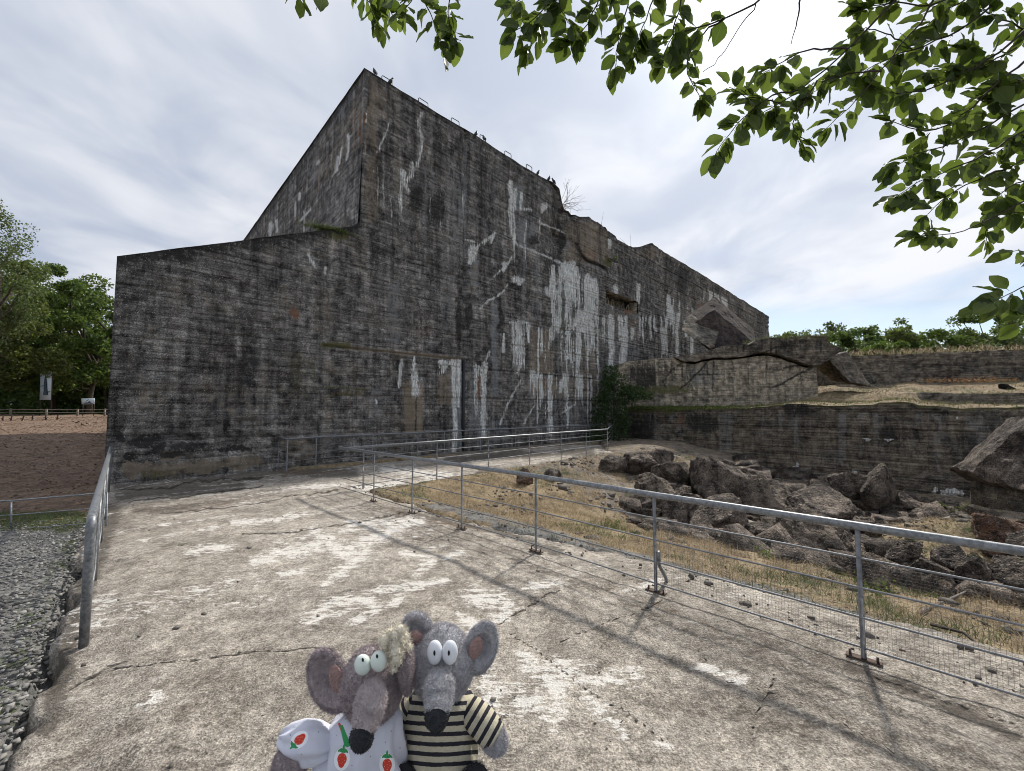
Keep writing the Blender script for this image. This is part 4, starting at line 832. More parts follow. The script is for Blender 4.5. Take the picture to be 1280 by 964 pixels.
sheet('roof_slab', lambda s, z, d: np.stack([s + 0 * z, -d - 0.18, z], -1), np.linspace(t0, t1, 240), np.linspace(0, 1, 34), lambda s: bb_(s) + (fbm(s * 3, 0 * s, 12) - .5) * 0.10, lambda s: tt_(s) + (fbm(s * 3, 0 * s, 14) - .5) * 0.14, lambda s, z: (fbm(s * 1.3, z * 1.3, 19) - .5) * 0.45 + board_relief(s, z, 66, 0.3, 0.4),
      lambda p, S, Z: (p.line('dark', [(945, 446), (972, 434), (992, 432)], 3, 1), p.line('dark', [(970, 434), (971, 445)], 3, 1), p.blob('moss', 1000, 421, 50, 3, .9), p.drips('dark', 870, 425, 1050, 455, 0.4, .6, 0, .3, 4)), M['low_wall'], ruin, cap=4.0, capb=4.0, world=fr((UB0[0], UB0[1], 0), RZ3))
# tilted slab against the blockhouse
pxblock('tilted_slab', [(886, 437), (946, 432), (855, 412), (893, 387)], (24.6, 26.0, 25.2, 26.6), (0.9, 1.6, 1.3), 60, M['rubble_dark'], 0.08, 5, label='big tilted slab of broken concrete standing on edge on the ruin', cat='rubble')
pxblock('tilted_slab', [(852, 413), (889, 437), (856, 410), (893, 434)], (24.7, 24.2, 24.9, 24.4), (1.0, 1.3, 1.2), 14, M['low_wall'], 0.04, 8, label='thin pale slab edge leaning under the big tilted slab', cat='rubble')
pxblock('leaning_slab', [(1063, 478), (1092, 484), (1032, 447), (1058, 440)], (23.8, 24.4, 24.2, 24.8), (0.5, 2.2, 0.3), 20, M['low_wall'], 0.12, 11, label='grey striped slab leaning down at the right end of the cracked ruin', cat='rubble')
pxblock('far_bunker', [(1058, 486), (1500, 486), (1062, 445), (1500, 429)], (30, 22.5, 30, 22.5), (1.5, 6.0, 0.0), 90, M['low_wall'], 0.12, 14, label='long low grey ruined wall with grass on top at the far right', cat='ruin')
pxblock('tilted_slab', [(1236, 603), (1330, 624), (1212, 590), (1292, 520)], (11.6, 9.6, 11.8, 11.2), (0.7, 1.2, -0.1), 40, M['rubble'], 0.16, 17, label='large rough slab leaning on the low wall at the right edge above the mound', cat='rubble')
pxblock('concrete_stub', [(1229, 634), (1420, 660), (1229, 603), (1420, 618)], (12.0, 9.0, 12.0, 9.0), (0.2, 0.5, 0), 24, M['low_wall'], 0.03, 19, label='short flat concrete stub below the leaning slab at the right edge', cat='wall')
# ================================================================== railings
def leafcloud(name, C, size, mat, parent=None, up=0.0, aspect=0.55, droop=0.0, **kw):
    """one small folded leaf per centre"""
    C = np.asarray(C, float); n = len(C); s = np.broadcast_to(np.asarray(size, float), (n,)) * RNG.uniform(0.6, 1.3, n)
    d = RNG.normal(size=(n, 3)); d[:, 2] = d[:, 2] * (1 - up) - droop; d /= np.linalg.norm(d, axis=1)[:, None]
    q = RNG.normal(size=(n, 3)); q[:, 2] *= (1 - up) if up >= 0 else 1; sdv = np.cross(d, q); sdv /= np.linalg.norm(sdv, axis=1)[:, None] + 1e-9
    if up > 0: # face up
        nrm = np.stack([RNG.normal(0, 0.35, n), RNG.normal(0, 0.35, n), np.ones(n)], -1); sdv = np.cross(nrm, d); sdv /= np.linalg.norm(sdv, axis=1)[:, None] + 1e-9
    L_ = d * s[:, None]; Wv = sdv * (s * aspect * 0.5)[:, None]; nz = np.cross(d, sdv) * (s * 0.12)[:, None]
    V = np.stack([C, C + L_ * 0.45 + Wv + nz, C + L_, C + L_ * 0.45 - Wv + nz], 1).reshape(-1, 3)
    r = np.repeat(RNG.uniform(0, 1, n), 4); b = np.arange(n)[:, None] * 4
    f = np.concatenate([b + np.array([[0, 1, 2]]), b + np.array([[0, 2, 3]])])
    o = mesh_np(name, V, f, mat, parent, False, {'rnd': r}); return tag(o, **kw)
def blades(name, P, h, mat, wd=0.006, lean=0.5, parent=None, **kw):
    P = np.asarray(P, float); n = len(P); hh = np.broadcast_to(np.asarray(h, float), (n,)) * RNG.uniform(0.4, 1.3, n); a = RNG.uniform(0, 2 * np.pi, n); l = RNG.uniform(0.1, lean, n)
    w_ = np.stack([np.cos(a), np.sin(a), 0 * a], -1) * (wd * RNG.uniform(.6, 1.4, n))[:, None]; b = RNG.uniform(0, 2 * np.pi, n); t = np.stack([np.cos(b) * l, np.sin(b) * l, np.ones(n)], -1) * hh[:, None]
    V = np.stack([P - w_, P + w_, P + t * 0.55 + w_ * .6, P + t * 0.55 - w_ * .6, P + t + np.stack([np.cos(b), np.sin(b), 0 * b], -1) * (hh * l * .6)[:, None]], 1).reshape(-1, 3)
    r = np.repeat(RNG.uniform(0, 1, n), 5); k = np.arange(n)[:, None] * 5
    return tag(mesh_np(name, V, [k + np.array([[0, 1, 2, 3]]), k + np.array([[3, 2, 4]])], mat, parent, False, {'rnd': r}), **kw)
RH = 0.95
M['mesh_steel'] = mat_simple('dark_mesh_wire', (0.11, 0.11, 0.115), 0.6, 0.3)
def wire_panel(p0, p1, z0, z1, step, t, parent, name='wire_mesh'):
    g = Geo(); p0 = np.asarray(p0, float); p1 = np.asarray(p1, float); Ln = np.linalg.norm(p1[:2] - p0[:2]); d = (p1 - p0) / Ln; n = int(Ln / step); zz = [0, 0, 1]
    def st(a, b, ax):
        a = np.asarray(a); b = np.asarray(b); o = np.array((-d[1], d[0], 0)) * t; q = (np.array((0, 0, 1.0)) if ax else d) * t
        g.add([a + q, a - 0.5 * q + o, a - .5 * q - o, b + q, b - .5 * q + o, b - .5 * q - o], [], [(0, 1, 4, 3), (1, 2, 5, 4), (2, 0, 3, 5)])
    for i in range(1, n):
        a = p0 + d * (i * Ln / n); st((a[0], a[1], a[2] + z0), (a[0], a[1], a[2] + z1), False)
    m = int((z1 - z0) / step)
    for j in range(m + 1):
        z = z0 + (z1 - z0) * j / m; st((p0[0], p0[1], p0[2] + z), (p1[0], p1[1], p1[2] + z), True)
    return g.build(name, M['mesh_steel'], parent, False)
def railing(name, pts, label, mesh=(), top_r=0.030, ext0=0.0, ext1=0.0, foot=True, H=RH, rods=(0.72, 0.51, 0.30, 0.09), drop=None, mat='galv', skip_posts=()):
    pts = [np.array((*q[:2], q[2] if len(q) > 2 else 0.0), float) for q in pts]; o0 = pts[0].copy()
    root = empty(name, tuple(o0), 0, label, 'railing'); q = [a - o0 for a in pts]
    d0 = (q[0] - q[1]) / np.linalg.norm(q[0] - q[1]); d1_ = (q[-1] - q[-2]) / np.linalg.norm(q[-1] - q[-2])
    line = [q[0] + d0 * ext0] + q[1:-1] + [q[-1] + d1_ * ext1] if ext0 > 0 or ext1 > 0 else q
    up = np.array((0, 0, H)); g = Geo(); g.tube([a + up for a in line], top_r, 12); g.build('top_rail', M[mat], root)
    for k, (a, b) in enumerate(zip(line[:-1], line[1:])):
        pass
    for h in rods:
        g = Geo(); g.tube([a + np.array((0, 0, h * H / 0.95)) for a in line], 0.008, 6); g.build('rod', M['dull_steel'], root)
    for i, a in enumerate(q):
        if i in skip_posts: continue
        d = (q[min(i + 1, len(q) - 1)] - q[max(i - 1, 0)]); R = align_x((d[0], d[1], 0)); dz_ = 0.0 if drop is None else drop[i]
        g = Geo(); g.box(a + np.array((0, 0, (H - top_r * 0.6 - dz_) / 2)), (0.032, 0.012, H - top_r * 0.6 + dz_), R, 0.002)
        post = g.build('post', M['dull_steel'], root, False)
        if foot:
            g = Geo(); g.box(a + np.array((0, 0, 0.012 - dz_)), (0.20, 0.06, 0.012), R, 0.002); pl_ = g.build('foot_plate', M['rusty'], post, False)
            for sgn in (-1, 1):
                c = a + R @ np.array((0.075 * sgn, 0, 0)) + np.array((0, 0, 0.03 - dz_)); g = Geo(); g.tube([c - (0, 0, 0.012), c + (0, 0, 0.022)], 0.008, 6); g.build('bolt', M['rusty'], post, False)
    for i in mesh:
        wire_panel(q[i] + (0, 0, 0), q[i + 1], rods[-1] * H / 0.95, rods[0] * H / 0.95, 0.022, 0.00075, root)
    return root
fp = [G(1080, 826), G(820, 741), G(670, 690), G(577, 661), G(515, 642), G(467, 627), G(452, 616)]
d_ = (fp[0] - fp[1]); d_ /= np.linalg.norm(d_)
near = [fp[0] + d_ * 3.1, fp[0] + d_ * 1.55] + fp[:-1]
railing('railing', near, 'long steel railing in the foreground running beside the dry grassy pit', mesh=(0, 1, 2), ext0=1.2, ext1=1.55)
# stay behind a foreground post
g = Geo(); b0 = PY(836, 737, 4.35); t0_ = PY(823, 690, 4.02); root = empty('support_strut', tuple(b0), 0, 'bent galvanised stay bracing the foreground railing post from behind', 'strut')
pts = np.array([t0_ - b0, (PY(824, 707, 4.1) - b0), PY(832, 722, 4.25) - b0, (0, 0, 0)]); g.tube(pts, 0.018, 8); g.build('strut', M['galv'], root); g = Geo(); g.box((0, 0, 0.0), (0.14, 0.06, 0.012), rotm(0, 0, -0.7)); g.build('foot_plate', M['rusty'], root, False)
r2p = [E_ + r2 * L_ for L_ in (0.35, 2.4, 4.3, 6.2, 8.0, 9.7, float(np.linalg.norm(FP - E_)))]
dr = [0.0, 0.12, 0.16, 0.14, 0.1, 0.05, 0.0]
railing('railing', [(*a, 0) for a in r2p], 'steel railing slanting back from the corner along the top of the pit', ext0=0.35, ext1=0.02, foot=False, drop=dr, top_r=0.028)
wp = lambda s, off: wallpt(s, -off)[:2]
s0 = W(345, 560)[0]
r3 = [wp(s0 + 0.05, 0.10), G(359, 592)[:2] + np.array((-0.1, 0.15)), wp(4.6, 0.75), wp(6.4, 0.8), wp(8.1, 0.85), wp(9.3, 0.8), wp(11.0, 0.95), wp(13.0, 1.0), wp(14.7, 1.05), wp(16.5, 1.1), wp(18.5, 1.15), wp(20.0, 1.6)]
railing('railing', [(*a, 0) for a in r3] + [(*(FP + r2 * 0.02), 0)], 'steel railing along the foot of the blockhouse wall behind the other railings', foot=False, top_r=0.026, mat='galv', skip_posts=(12,))
# left railing: framed, meshed bays
lp0 = G(105, 800)[:2]; lp1 = G(141, 608)[:2] + np.array((0.15, -0.25)); Ll = np.linalg.norm(lp1 - lp0); ld = (lp1 - lp0) / Ll
root = empty('railing', (lp0[0], lp0[1], 0), 0, 'galvanised railing of framed mesh bays along the left edge of the platform', 'railing')
g = Geo(); l3 = np.array((ld[0], ld[1], 0)); Hh = 0.93
arc = [np.array((0, 0, -0.12)), np.array((0, 0, 0.5)), np.array((0, 0, Hh - 0.07)), np.array((0, 0, Hh - 0.03)) + l3 * 0.008, np.array((0, 0, Hh - 0.008)) + l3 * 0.03, np.array((0, 0, Hh)) + l3 * 0.075]
g.tube(arc + [np.array((0, 0, Hh)) + l3 * Ll], 0.031, 14); g.build('top_rail', M['galv'], root)
nb = 5; off = 0
for i in range(nb):
    a = l3 * (0.10 + i * Ll / nb); b = l3 * ((i + 1) * Ll / nb - 0.10); side = np.array((ld[1], -ld[0], 0)) * 0.004
    if i > 0:
        g = Geo(); pc = l3 * (i * Ll / nb); g.tube([pc + (0, 0, -0.15), pc + (0, 0, Hh - 0.02)], 0.024, 10); g.build('post', M['galv'], root)
    g = Geo(); z0_, z1_ = 0.10, Hh - 0.09; rr_ = 0.05
    loop = [a + (0, 0, z0_), a + (0, 0, z1_ - rr_), a + l3 * rr_ * .3 + (0, 0, z1_ - rr_ * .3), a + l3 * rr_ + (0, 0, z1_), b - l3 * rr_ + (0, 0, z1_), b - l3 * rr_ * .3 + (0, 0, z1_ - rr_ * .3), b + (0, 0, z1_ - rr_), b + (0, 0, z0_), a + (0, 0, z0_)]
    g.tube(loop, 0.013, 8); fr_o = g.build('bay_frame', M['galv'], root)
    wire_panel(a, b, z0_, z1_, 0.05, 0.0014, fr_o)
g = Geo(); pc = l3 * Ll; g.tube([pc + (0, 0, -0.2), pc + (0, 0, Hh)], 0.024, 10); g.build('post', M['galv'], root)
# low wire fence at the left
root = None
wf = [PY(-260, 678, 6.6), PY(-120, 672, 6.6), PY(14, 666, 6.6), PY(134, 656, 6.45)]
wf = [np.array((q[0], q[1], float(height(q[0], q[1])))) for q in wf]; o0 = wf[0].copy(); root = empty('wire_fence', tuple(o0), 0, 'low two-rail steel fence between the gravel and the brown mulch', 'fence')
top = [PY(-260, 640, 6.6), PY(-120, 633, 6.6), PY(14, 626, 6.6), PY(134, 616, 6.45)]
for k, dzz in enumerate((0.0, 0.23, 0.46)):
    g = Geo(); g.tube([t_ - o0 - (0, 0, dzz) for t_ in top], 0.013 if k == 0 else 0.008, 7); g.build('rail', M['galv'], root)
for a, t_ in list(zip(wf, top)): g = Geo(); g.tube([a - o0 - (0, 0, 0.1), t_ - o0], 0.012, 7); g.build('post', M['galv'], root)

# ================================================================== boulders and loose stone
def rock(c, size, seed, mat, n=4, cuts=14, rough=0.17):
    g_ = Geo(); rng = np.random.default_rng(seed)
    nu, nv = 84, 56
    pl_ = rng.normal(size=(cuts, 3)); pl_ /= np.linalg.norm(pl_, axis=1)[:, None]; lim = rng.uniform(0.40, 0.72, cuts)
    def fn(V):
        t = np.ones(len(V))
        for a, l in zip(pl_, lim):
            dt = V @ a; t = np.where(dt > 1e-3, np.minimum(t, l / np.maximum(dt, 1e-3)), t)
        V = V * t[:, None]
        n_ = fbm(V[:, 0] * 1.7 + seed, V[:, 1] * 1.7, V[:, 2] * 1.7, 6) - 0.5
        n3 = fbm(V[:, 0] * 7 + seed, V[:, 1] * 7, V[:, 2] * 7, 4) - 0.5
        n4 = np.abs(fbm(V[:, 0] * 5 + seed, V[:, 1] * 5 + 3, V[:, 2] * 5, 4) - 0.5); n5 = fbm(V[:, 0] * 19 + seed, V[:, 1] * 19, V[:, 2] * 19, 2) - 0.5
        return V * (1 + n_ * rough * 1.2 + n3 * rough * 1.1 + n4 * rough * 1.0 + n5 * rough * .6)[:, None]
    g_.ball((0, 0, 0), np.array(size) / 2 * 1.28, nu, nv, rotm(rng.uniform(-.3, .3), rng.uniform(-.3, .3), rng.uniform(0, 0.6)), fn); return g_
BL = [  # centre x, foot y, width, height in the photo, label
    (890, 628, 80, 58, 'large dark boulder with orange lichen on its crown, highest in the pit'), (848, 612, 58, 46, 'dark jagged boulder left of the lichen-topped boulder'), (948, 643, 84, 42, 'rounded grey boulder right of and below the lichen-topped one'), (905, 672, 84, 48, 'wide pitted boulder just behind the rail below the lichen-topped one'),
    (858, 650, 60, 38, 'half-buried brown boulder at the left end of the rock heap'), (1005, 648, 84, 34, 'low black slab-like boulder at the foot of the retaining wall'), (1062, 632, 56, 44, 'dark upright boulder left of the tall pointed one'), (1100, 638, 56, 50, 'tall pointed boulder leaning against the retaining wall'),
    (1130, 640, 40, 26, 'small mossy boulder at the right foot of the tall pointed one'), (1010, 690, 112, 54, 'broad pale boulder in the middle of the heap'), (958, 690, 66, 42, 'speckled boulder between the wide pitted and the broad pale one'), (1052, 705, 60, 38, 'pale angular boulder behind the foreground railing post'),
    (1092, 735, 52, 36, 'dark boulder just right of the foreground railing post'), (1128, 712, 60, 34, 'boulder in the dark hollow below the dry mound'), (1165, 735, 70, 40, 'wide dark boulder in the hollow right of the post'), (1210, 740, 52, 40, 'rough boulder in the hollow near the right edge'), (1262, 745, 62, 44, 'brown boulder at the right edge of the hollow'),
    (1255, 688, 64, 40, 'reddish boulder standing out of the dry mound at the right edge'), (1195, 712, 50, 28, 'flat boulder tucked under the dry mound'), (1300, 725, 70, 60, 'big boulder cut by the right edge of the view'), (800, 592, 60, 28, 'low brown boulder at the upper end of the pit'), (768, 590, 40, 22, 'small boulder beside the far end of the railing'), (826, 596, 44, 34, 'ragged boulder below the ivy corner'),
    (820, 626, 70, 36, 'light brown flat boulder sunk in dry grass'), (655, 606, 26, 20, 'small reddish rock under the slanting railing'), (690, 600, 26, 12, 'thin flat rock at the platform edge under the slanting railing'), (930, 615, 40, 34, 'boulder wedged behind the lichen-topped one'), (985, 668, 44, 26, 'small grey boulder above the broad pale one'), (1040, 655, 46, 30, 'dark boulder under the upright one'), (1080, 672, 46, 24, 'flat stone at the left end of the dry mound')]
for i, (cx_, fy_, w_, h_, lab) in enumerate(BL):
    q = hit(cx_, min(fy_, 760)); dist = q[1]; sw = w_ / F * dist; sh = h_ / F * dist * 1.1
    if sw > 3.2: sw = 3.2
    g = rock(None, (sw, sw * RNG.uniform(.6, .9), sh * 1.1), 100 + i, M['rubble']); cols = g.v[0]
    V = np.concatenate(g.v); px_, py_ = proj(V + q + (0, 0, sh * .35)); p = Paint(px_, py_)
    zr = V[:, 2] / (sh * .6); p.c['moss'] = np.clip((zr - 0.75) * 1.6 + (fbm(V[:, 0] * 3, V[:, 1] * 3, V[:, 2] * 3) - .6), 0, 0.7); p.c['dark'] = 0.6 * np.clip((fbm(V[:, 0] * 2 + i, V[:, 1] * 2, V[:, 2] * 2) - .5) * 4, 0, 1)
    if i == 0: p.c['rust'] = np.clip((zr - .85) * 4, 0, 1)
    if i in (17, 24): p.c['rust'] = np.full(len(V), .55)
    if i in (2, 9, 11, 23): p.c['tan'] = np.full(len(V), .5)
    o = g.build('boulder', M['rubble'], None, False, attrs={'stain_a': p.colors(['white', 'tan', 'dark', None]), 'stain_b': p.colors(['moss', 'rust', 'grey', None])})
    o.location = (q[0], q[1], q[2] + sh * 0.35); tag(o, lab, 'boulder')
def stones(name, P, s, mat, **kw):
    P = np.asarray(P, float); n = len(P); s = np.broadcast_to(s, (n,)) * RNG.uniform(.5, 1.5, n)
    c8 = np.array([(x, y, z) for x in (-1, 1) for y in (-1, 1) for z in (-1, 1)], float) * 0.5
    V = c8[None] * (1 + RNG.normal(0, .28, (n, 8, 3))); a = RNG.uniform(0, 2 * np.pi, n); ca, sa = np.cos(a), np.sin(a); b = RNG.uniform(-.6, .6, n); cb, sb = np.cos(b), np.sin(b)
    V = V * (s[:, None] * RNG.uniform([.7, .7, .35], [1.3, 1.3, .8], (n, 3)))[:, None]
    x = V[..., 0] * cb[:, None] - V[..., 2] * sb[:, None]; z = V[..., 0] * sb[:, None] + V[..., 2] * cb[:, None]; y = V[..., 1]
    V = np.stack([x * ca[:, None] - y * sa[:, None], x * sa[:, None] + y * ca[:, None], z], -1) + P[:, None]
    f = np.array([(0, 1, 3, 2), (4, 6, 7, 5), (0, 4, 5, 1), (2, 3, 7, 6), (0, 2, 6, 4), (1, 5, 7, 3)]); f = (np.arange(n)[:, None, None] * 8 + f[None]).reshape(-1, 4)
    return tag(mesh_np(name, V.reshape(-1, 3), f, mat, None, False, {'rnd': np.repeat(RNG.uniform(0, 1, n), 8)}), **kw)
def mat_rnd(name, cols, rough=0.9):
    m, t, b = material(name, rough); r = t.attr('rnd').outputs['Fac']; rp = t.new('ShaderNodeValToRGB'); rp.color_ramp.interpolation = 'CONSTANT'
    for k, c in enumerate(cols):
        e_ = rp.color_ramp.elements[k] if k < 2 else rp.color_ramp.elements.new(k / len(cols)); e_.position = k / len(cols); e_.color = (*c, 1)
    t.put(rp.inputs[0], r); c = t.mix(t.noise(t.obj(), 40, 4), rp.outputs[0], (0.12, 0.11, 0.10)); t.put(b.inputs['Base Color'], c); t.put(b.inputs['Normal'], t.bump(t.noise(t.obj(), 90, 4), .5, .004)); return m
M['gravel'] = mat_rnd('mixed_gravel', [(0.30, 0.30, 0.29), (0.16, 0.16, 0.165), (0.42, 0.41, 0.38), (0.10, 0.10, 0.10), (0.24, 0.23, 0.22), (0.5, 0.49, 0.47), (0.2, 0.2, 0.21)])
M['chip'] = mat_rnd('concrete_chips', [(0.09, 0.075, 0.06), (0.20, 0.175, 0.15), (0.05, 0.045, 0.04), (0.30, 0.27, 0.23), (0.13, 0.11, 0.09)])
n = 120000; x = RNG.uniform(-12, 3, n); y = RNG.uniform(-0.5, 7, n); s_ = sdf(x, y); d1, d2 = pit_coord(x, y); keep = (s_ > -0.10) & (d1 < -0.3) & (y + 0.18 * x < 5.6 + RNG.normal(0, .25, n)) & (RNG.uniform(0, 1, n) < np.clip(5.0 / (1 + np.hypot(x, y) ** 1.2), 0.25, 1))
x, y = x[keep], y[keep]; stones('gravel_stones', np.stack([x, y, height(x, y) + 0.004 + 0.06 * (np.abs(sdf(x, y)) < 0.1)], -1), 0.020, M['gravel'], kind='stuff')
n = 1700; x = RNG.uniform(-9, 5, n); y = RNG.uniform(1.6, 17, n) ; keep = (sdf(x, y) < -0.05) & (fbm(x * 1.1, y * 1.1, 77) > 0.47); x, y = x[keep], y[keep]; stones('deck_debris', np.stack([x, y, deck_z(x, y) + 0.004], -1), np.clip(RNG.gamma(2, .006, len(x)), .004, .035), M['chip'], kind='stuff')
n = 2200; t_ = RNG.uniform(-3, 22, n); o_ = RNG.normal(0.55, 0.5, n); base = RAIL_A[None] + rd[None] * t_[:, None] + rn[None] * o_[:, None]; x, y = base[:, 0], base[:, 1]; keep = (o_ > 0.1) & (y < 10) & (y > 1.5) & (fbm(x * 1.5, y * 1.5, 7) > .46); x, y = x[keep], y[keep]
zz = np.where(sdf(x, y) < 0.0, deck_z(x, y), height(x, y)); stones('edge_rubble', np.stack([x, y, zz + 0.004], -1), np.clip(RNG.gamma(2, .007, len(x)), .005, .05), M['chip'], kind='stuff')
n = 16000; x = RNG.uniform(-2, 16, n); y = RNG.uniform(4, 20, n); d1, d2 = pit_coord(x, y); w1 = lw_dist(x, y); keep = (d1 > 1.5) & (d2 > -0.2) & (w1 > 0) & (fbm(x * .7, y * .7, 87) > .46) & (sdf(x, y) > 0); x, y = x[keep], y[keep]
rk = (fbm(x * .7, y * .7, 87) > .58) | (np.minimum(d1, d2)[keep] > 4.4); x, y = x[rk], y[rk]; stones('loose_rubble', np.stack([x, y, height(x, y) + 0.01], -1), np.clip(RNG.gamma(1.5, .022, len(x)), .012, .13), M['chip'], kind='stuff')
n = 7000; x = RNG.uniform(-1, 15, n); y = RNG.uniform(5, 19, n); d1, d2 = pit_coord(x, y); w1 = lw_dist(x, y); mo_ = np.exp(-(((x - 10.2) / 2.2) ** 2 + ((y - 8.9) / 1.9) ** 2)); keep = (np.minimum(d1, d2 + .8) > 4.3) & (w1 > .3) & (mo_ < .35) & (fbm(x * .9, y * .9, 55) > .44); x, y = x[keep], y[keep]
stones('broken_concrete_rubble', np.stack([x, y, height(x, y) + .03], -1), np.clip(RNG.gamma(2.2, .11, len(x)), .08, .62), M['rubble'], kind='stuff')
# grass, litter
n = 300000; x = RNG.uniform(-4, 16, n); y = RNG.uniform(2.5, 19, n); d1, d2 = pit_coord(x, y); dm = np.minimum(d1, d2 + .4); w1 = lw_dist(x, y); s_ = sdf(x, y)
mound = np.exp(-(((x - 10.2) / 2.2) ** 2 + ((y - 8.9) / 1.9) ** 2)); cl = fbm(x * 2.2, y * 2.2, 97)
keep = (s_ > 0.02) & (d1 > .5) & (d2 > -.5) & (w1 > .1) & (RNG.uniform(0, 1, n) < np.clip((cl - .36) * 4, 0, 1) * np.maximum(np.interp(dm, [.5, 1.2, 1.7, 4.2, 5.2], [.2, .8, 1, 1, .3]), mound))
x, y, cl = x[keep], y[keep], cl[keep]; P = np.stack([x, y, height(x, y) - .005], -1); gsel = (fbm(x * .8, y * .8, 71) > .58)
blades('dry_grass', P[~gsel], 0.11, M['dry_grass'], .0035, 1.3, kind='stuff'); blades('green_grass', P[gsel], 0.10, M['green_grass'], .0035, 1.0, kind='stuff')
n = 70000; x = RNG.uniform(-48, -6, n); y = RNG.uniform(5, 60, n); px_, py_ = proj(np.stack([x, y, 0 * x], -1)); fy = y + .18 * x; keep = (px_ < 150) & (px_ > -90) & (fy > 5.4); x, y = x[keep], y[keep]; P = np.stack([x, y, height(x, y) + .01], -1)
leafcloud('leaf_litter', P, .06 + .0016 * y, M['litter'], up=.9, aspect=.7, kind='stuff')
n = 26000; x = RNG.uniform(-14, -5, n); y = RNG.uniform(5, 9, n); fy = y + .18 * x; keep = (np.abs(fy - 5.55) < .5) & (sdf(x, y) > 0); x, y = x[keep], y[keep]; blades('green_grass', np.stack([x, y, height(x, y)], -1), .06, M['green_grass'], .003, 1.0, kind='stuff')
n = 9000; x = RNG.uniform(-1.5, 9, n); y = RNG.uniform(4, 15, n); d1, d2 = pit_coord(x, y); keep = (d1 > 1.0) & (d2 > -.3) & (sdf(x, y) > 0) & (fbm(x, y, 17) > .48); x, y = x[keep], y[keep]; leafcloud('leaf_litter', np.stack([x, y, height(x, y) + .01], -1), .045, M['litter'], up=.8, aspect=.6, kind='stuff')
# ledge vegetation
M['ledge_dry'] = mat_leaf('withered_grass_blade', (0.10, 0.08, 0.04), (0.30, 0.24, 0.15), 0.2, 0.9, False, True)
M['sedum'] = mat_leaf('orange_sedum', (0.22, 0.10, 0.04), (0.42, 0.24, 0.08), 0.15, 0.8, False, True)

def onledge(a, t): return LWF(np.stack([a, t, ledge_z(a, t)], -1))
n = 30000; a = RNG.uniform(0, 24, n); t_ = RNG.uniform(.2, 20, n); cl = fbm(a * 1.2, t_ * 1.2, 3); keep = (cl > .42) & (RNG.uniform(0, 1, n) < np.clip(8 / (t_ + 2), .2, 1)); a, t_ = a[keep], t_[keep]; gs = (fbm(a * .5, t_ * .5, 9) > .53)
blades('ledge_grass', onledge(a[~gs], t_[~gs]), .12, M['ledge_dry'], .010, 1.0, kind='stuff'); blades('ledge_grass', onledge(a[gs], t_[gs]), .14, M['green_grass'], .010, 1.0, kind='stuff')
n = 9000; a = np.abs(RNG.normal(0, 3.2, n)); t_ = RNG.uniform(-.05, 1.9, n); P = onledge(a, t_) + np.array((0, 0, 1))[None] * RNG.uniform(0, .35, n)[:, None] * np.exp(-a / 3)[:, None]; leafcloud('ground_cover', P, .11, M['leaf_olive'], up=.3, kind='stuff')
n = 1400; q0, q1 = PY(1070, 441, 30.4), PY(1480, 427, 23); k = RNG.uniform(0, 1, n)[:, None]; P = q0 * (1 - k) + q1 * k + np.stack([RNG.uniform(0, 1, n), RNG.uniform(0, 3, n), RNG.normal(.05, .08, n)], -1); blades('wall_top_grass', P, .28, M['dry_grass'], .018, 1.2, kind='stuff')
n = 900; q0, q1 = PY(945, 424, 23.6), PY(1036, 420, 22.8); k = RNG.uniform(0, 1, n)[:, None]; P = q0 * (1 - k) + q1 * k + np.stack([RNG.uniform(0, .5, n), RNG.uniform(0, 2, n), RNG.normal(0, .03, n)], -1); blades('wall_top_grass', P, .2, M['green_grass'], .015, 1.0, kind='stuff')
n = 1500; q0, q1 = PY(1160, 477, 25.5), PY(1262, 477, 24.5); k = RNG.uniform(0, 1, n)[:, None]; P = q0 * (1 - k) + q1 * k + np.stack([RNG.normal(0, .3, n), RNG.normal(0, .5, n), np.abs(RNG.normal(0, .10, n)) * (vnoise(k[:, 0] * 14, 2) * 2)], -1); leafcloud('orange_groundcover', P[::3], .11, M['sedum'], up=.3, kind='stuff')
q = PY(1258, 486, 21.5); g = rock(None, (.9, .6, .4), 777, M['black']); o = g.build('black_boulder', M['black'], None, False, attrs=None); o.location = q; tag(o, 'small black rock lying on the ledge near the far right wall', 'rock')
# ivy in the corner
iv = empty('ivy', (LW_O[0], LW_O[1], -1.2), 0, 'dark green ivy climbing the corner between blockhouse and retaining wall', 'ivy'); n = 9000; C = []
O3 = np.array((LW_O[0], LW_O[1], 0))
ivb = [(752, 560, 14, 16, .5), (760, 530, 18, 22, .5), (765, 500, 16, 22, .45), (770, 480, 14, 14, .4), (783, 495, 12, 10, .3), (745, 548, 10, 14, .6), (772, 545, 16, 16, .6), (790, 488, 12, 8, .2), (735, 552, 9, 8, .6), (778, 520, 10, 16, .4), (757, 490, 8, 20, .4), (742, 562, 12, 10, .5), (800, 494, 14, 5, .2), (764, 468, 8, 10, .2), (750, 512, 10, 20, .4)]
for cx_, cy_, rx, ry, of in ivb:
    k = n // len(ivb); a = RNG.uniform(0, 2 * np.pi, k); r_ = np.sqrt(RNG.uniform(0, 1, k)); r_ = r_ * (.7 + .9 * vnoise(a * 2.2, cx_, 3)); X_ = cx_ + rx * r_ * np.cos(a) * .9; Y_ = cy_ + ry * r_ * np.sin(a)
    dep = min(LW_O[1] - 0.5, 23.5); C.append(np.array([PY(u_, v_, dep + RNG.normal(0, .3)) for u_, v_ in zip(X_, Y_)]))
C = np.concatenate(C) - np.array(iv.location); leafcloud('foliage', C, .14, M['leaf_ivy'], iv, droop=.4, kind='stuff')
g = Geo(); b0 = PY(760, 566, 23.6) - np.array(iv.location)
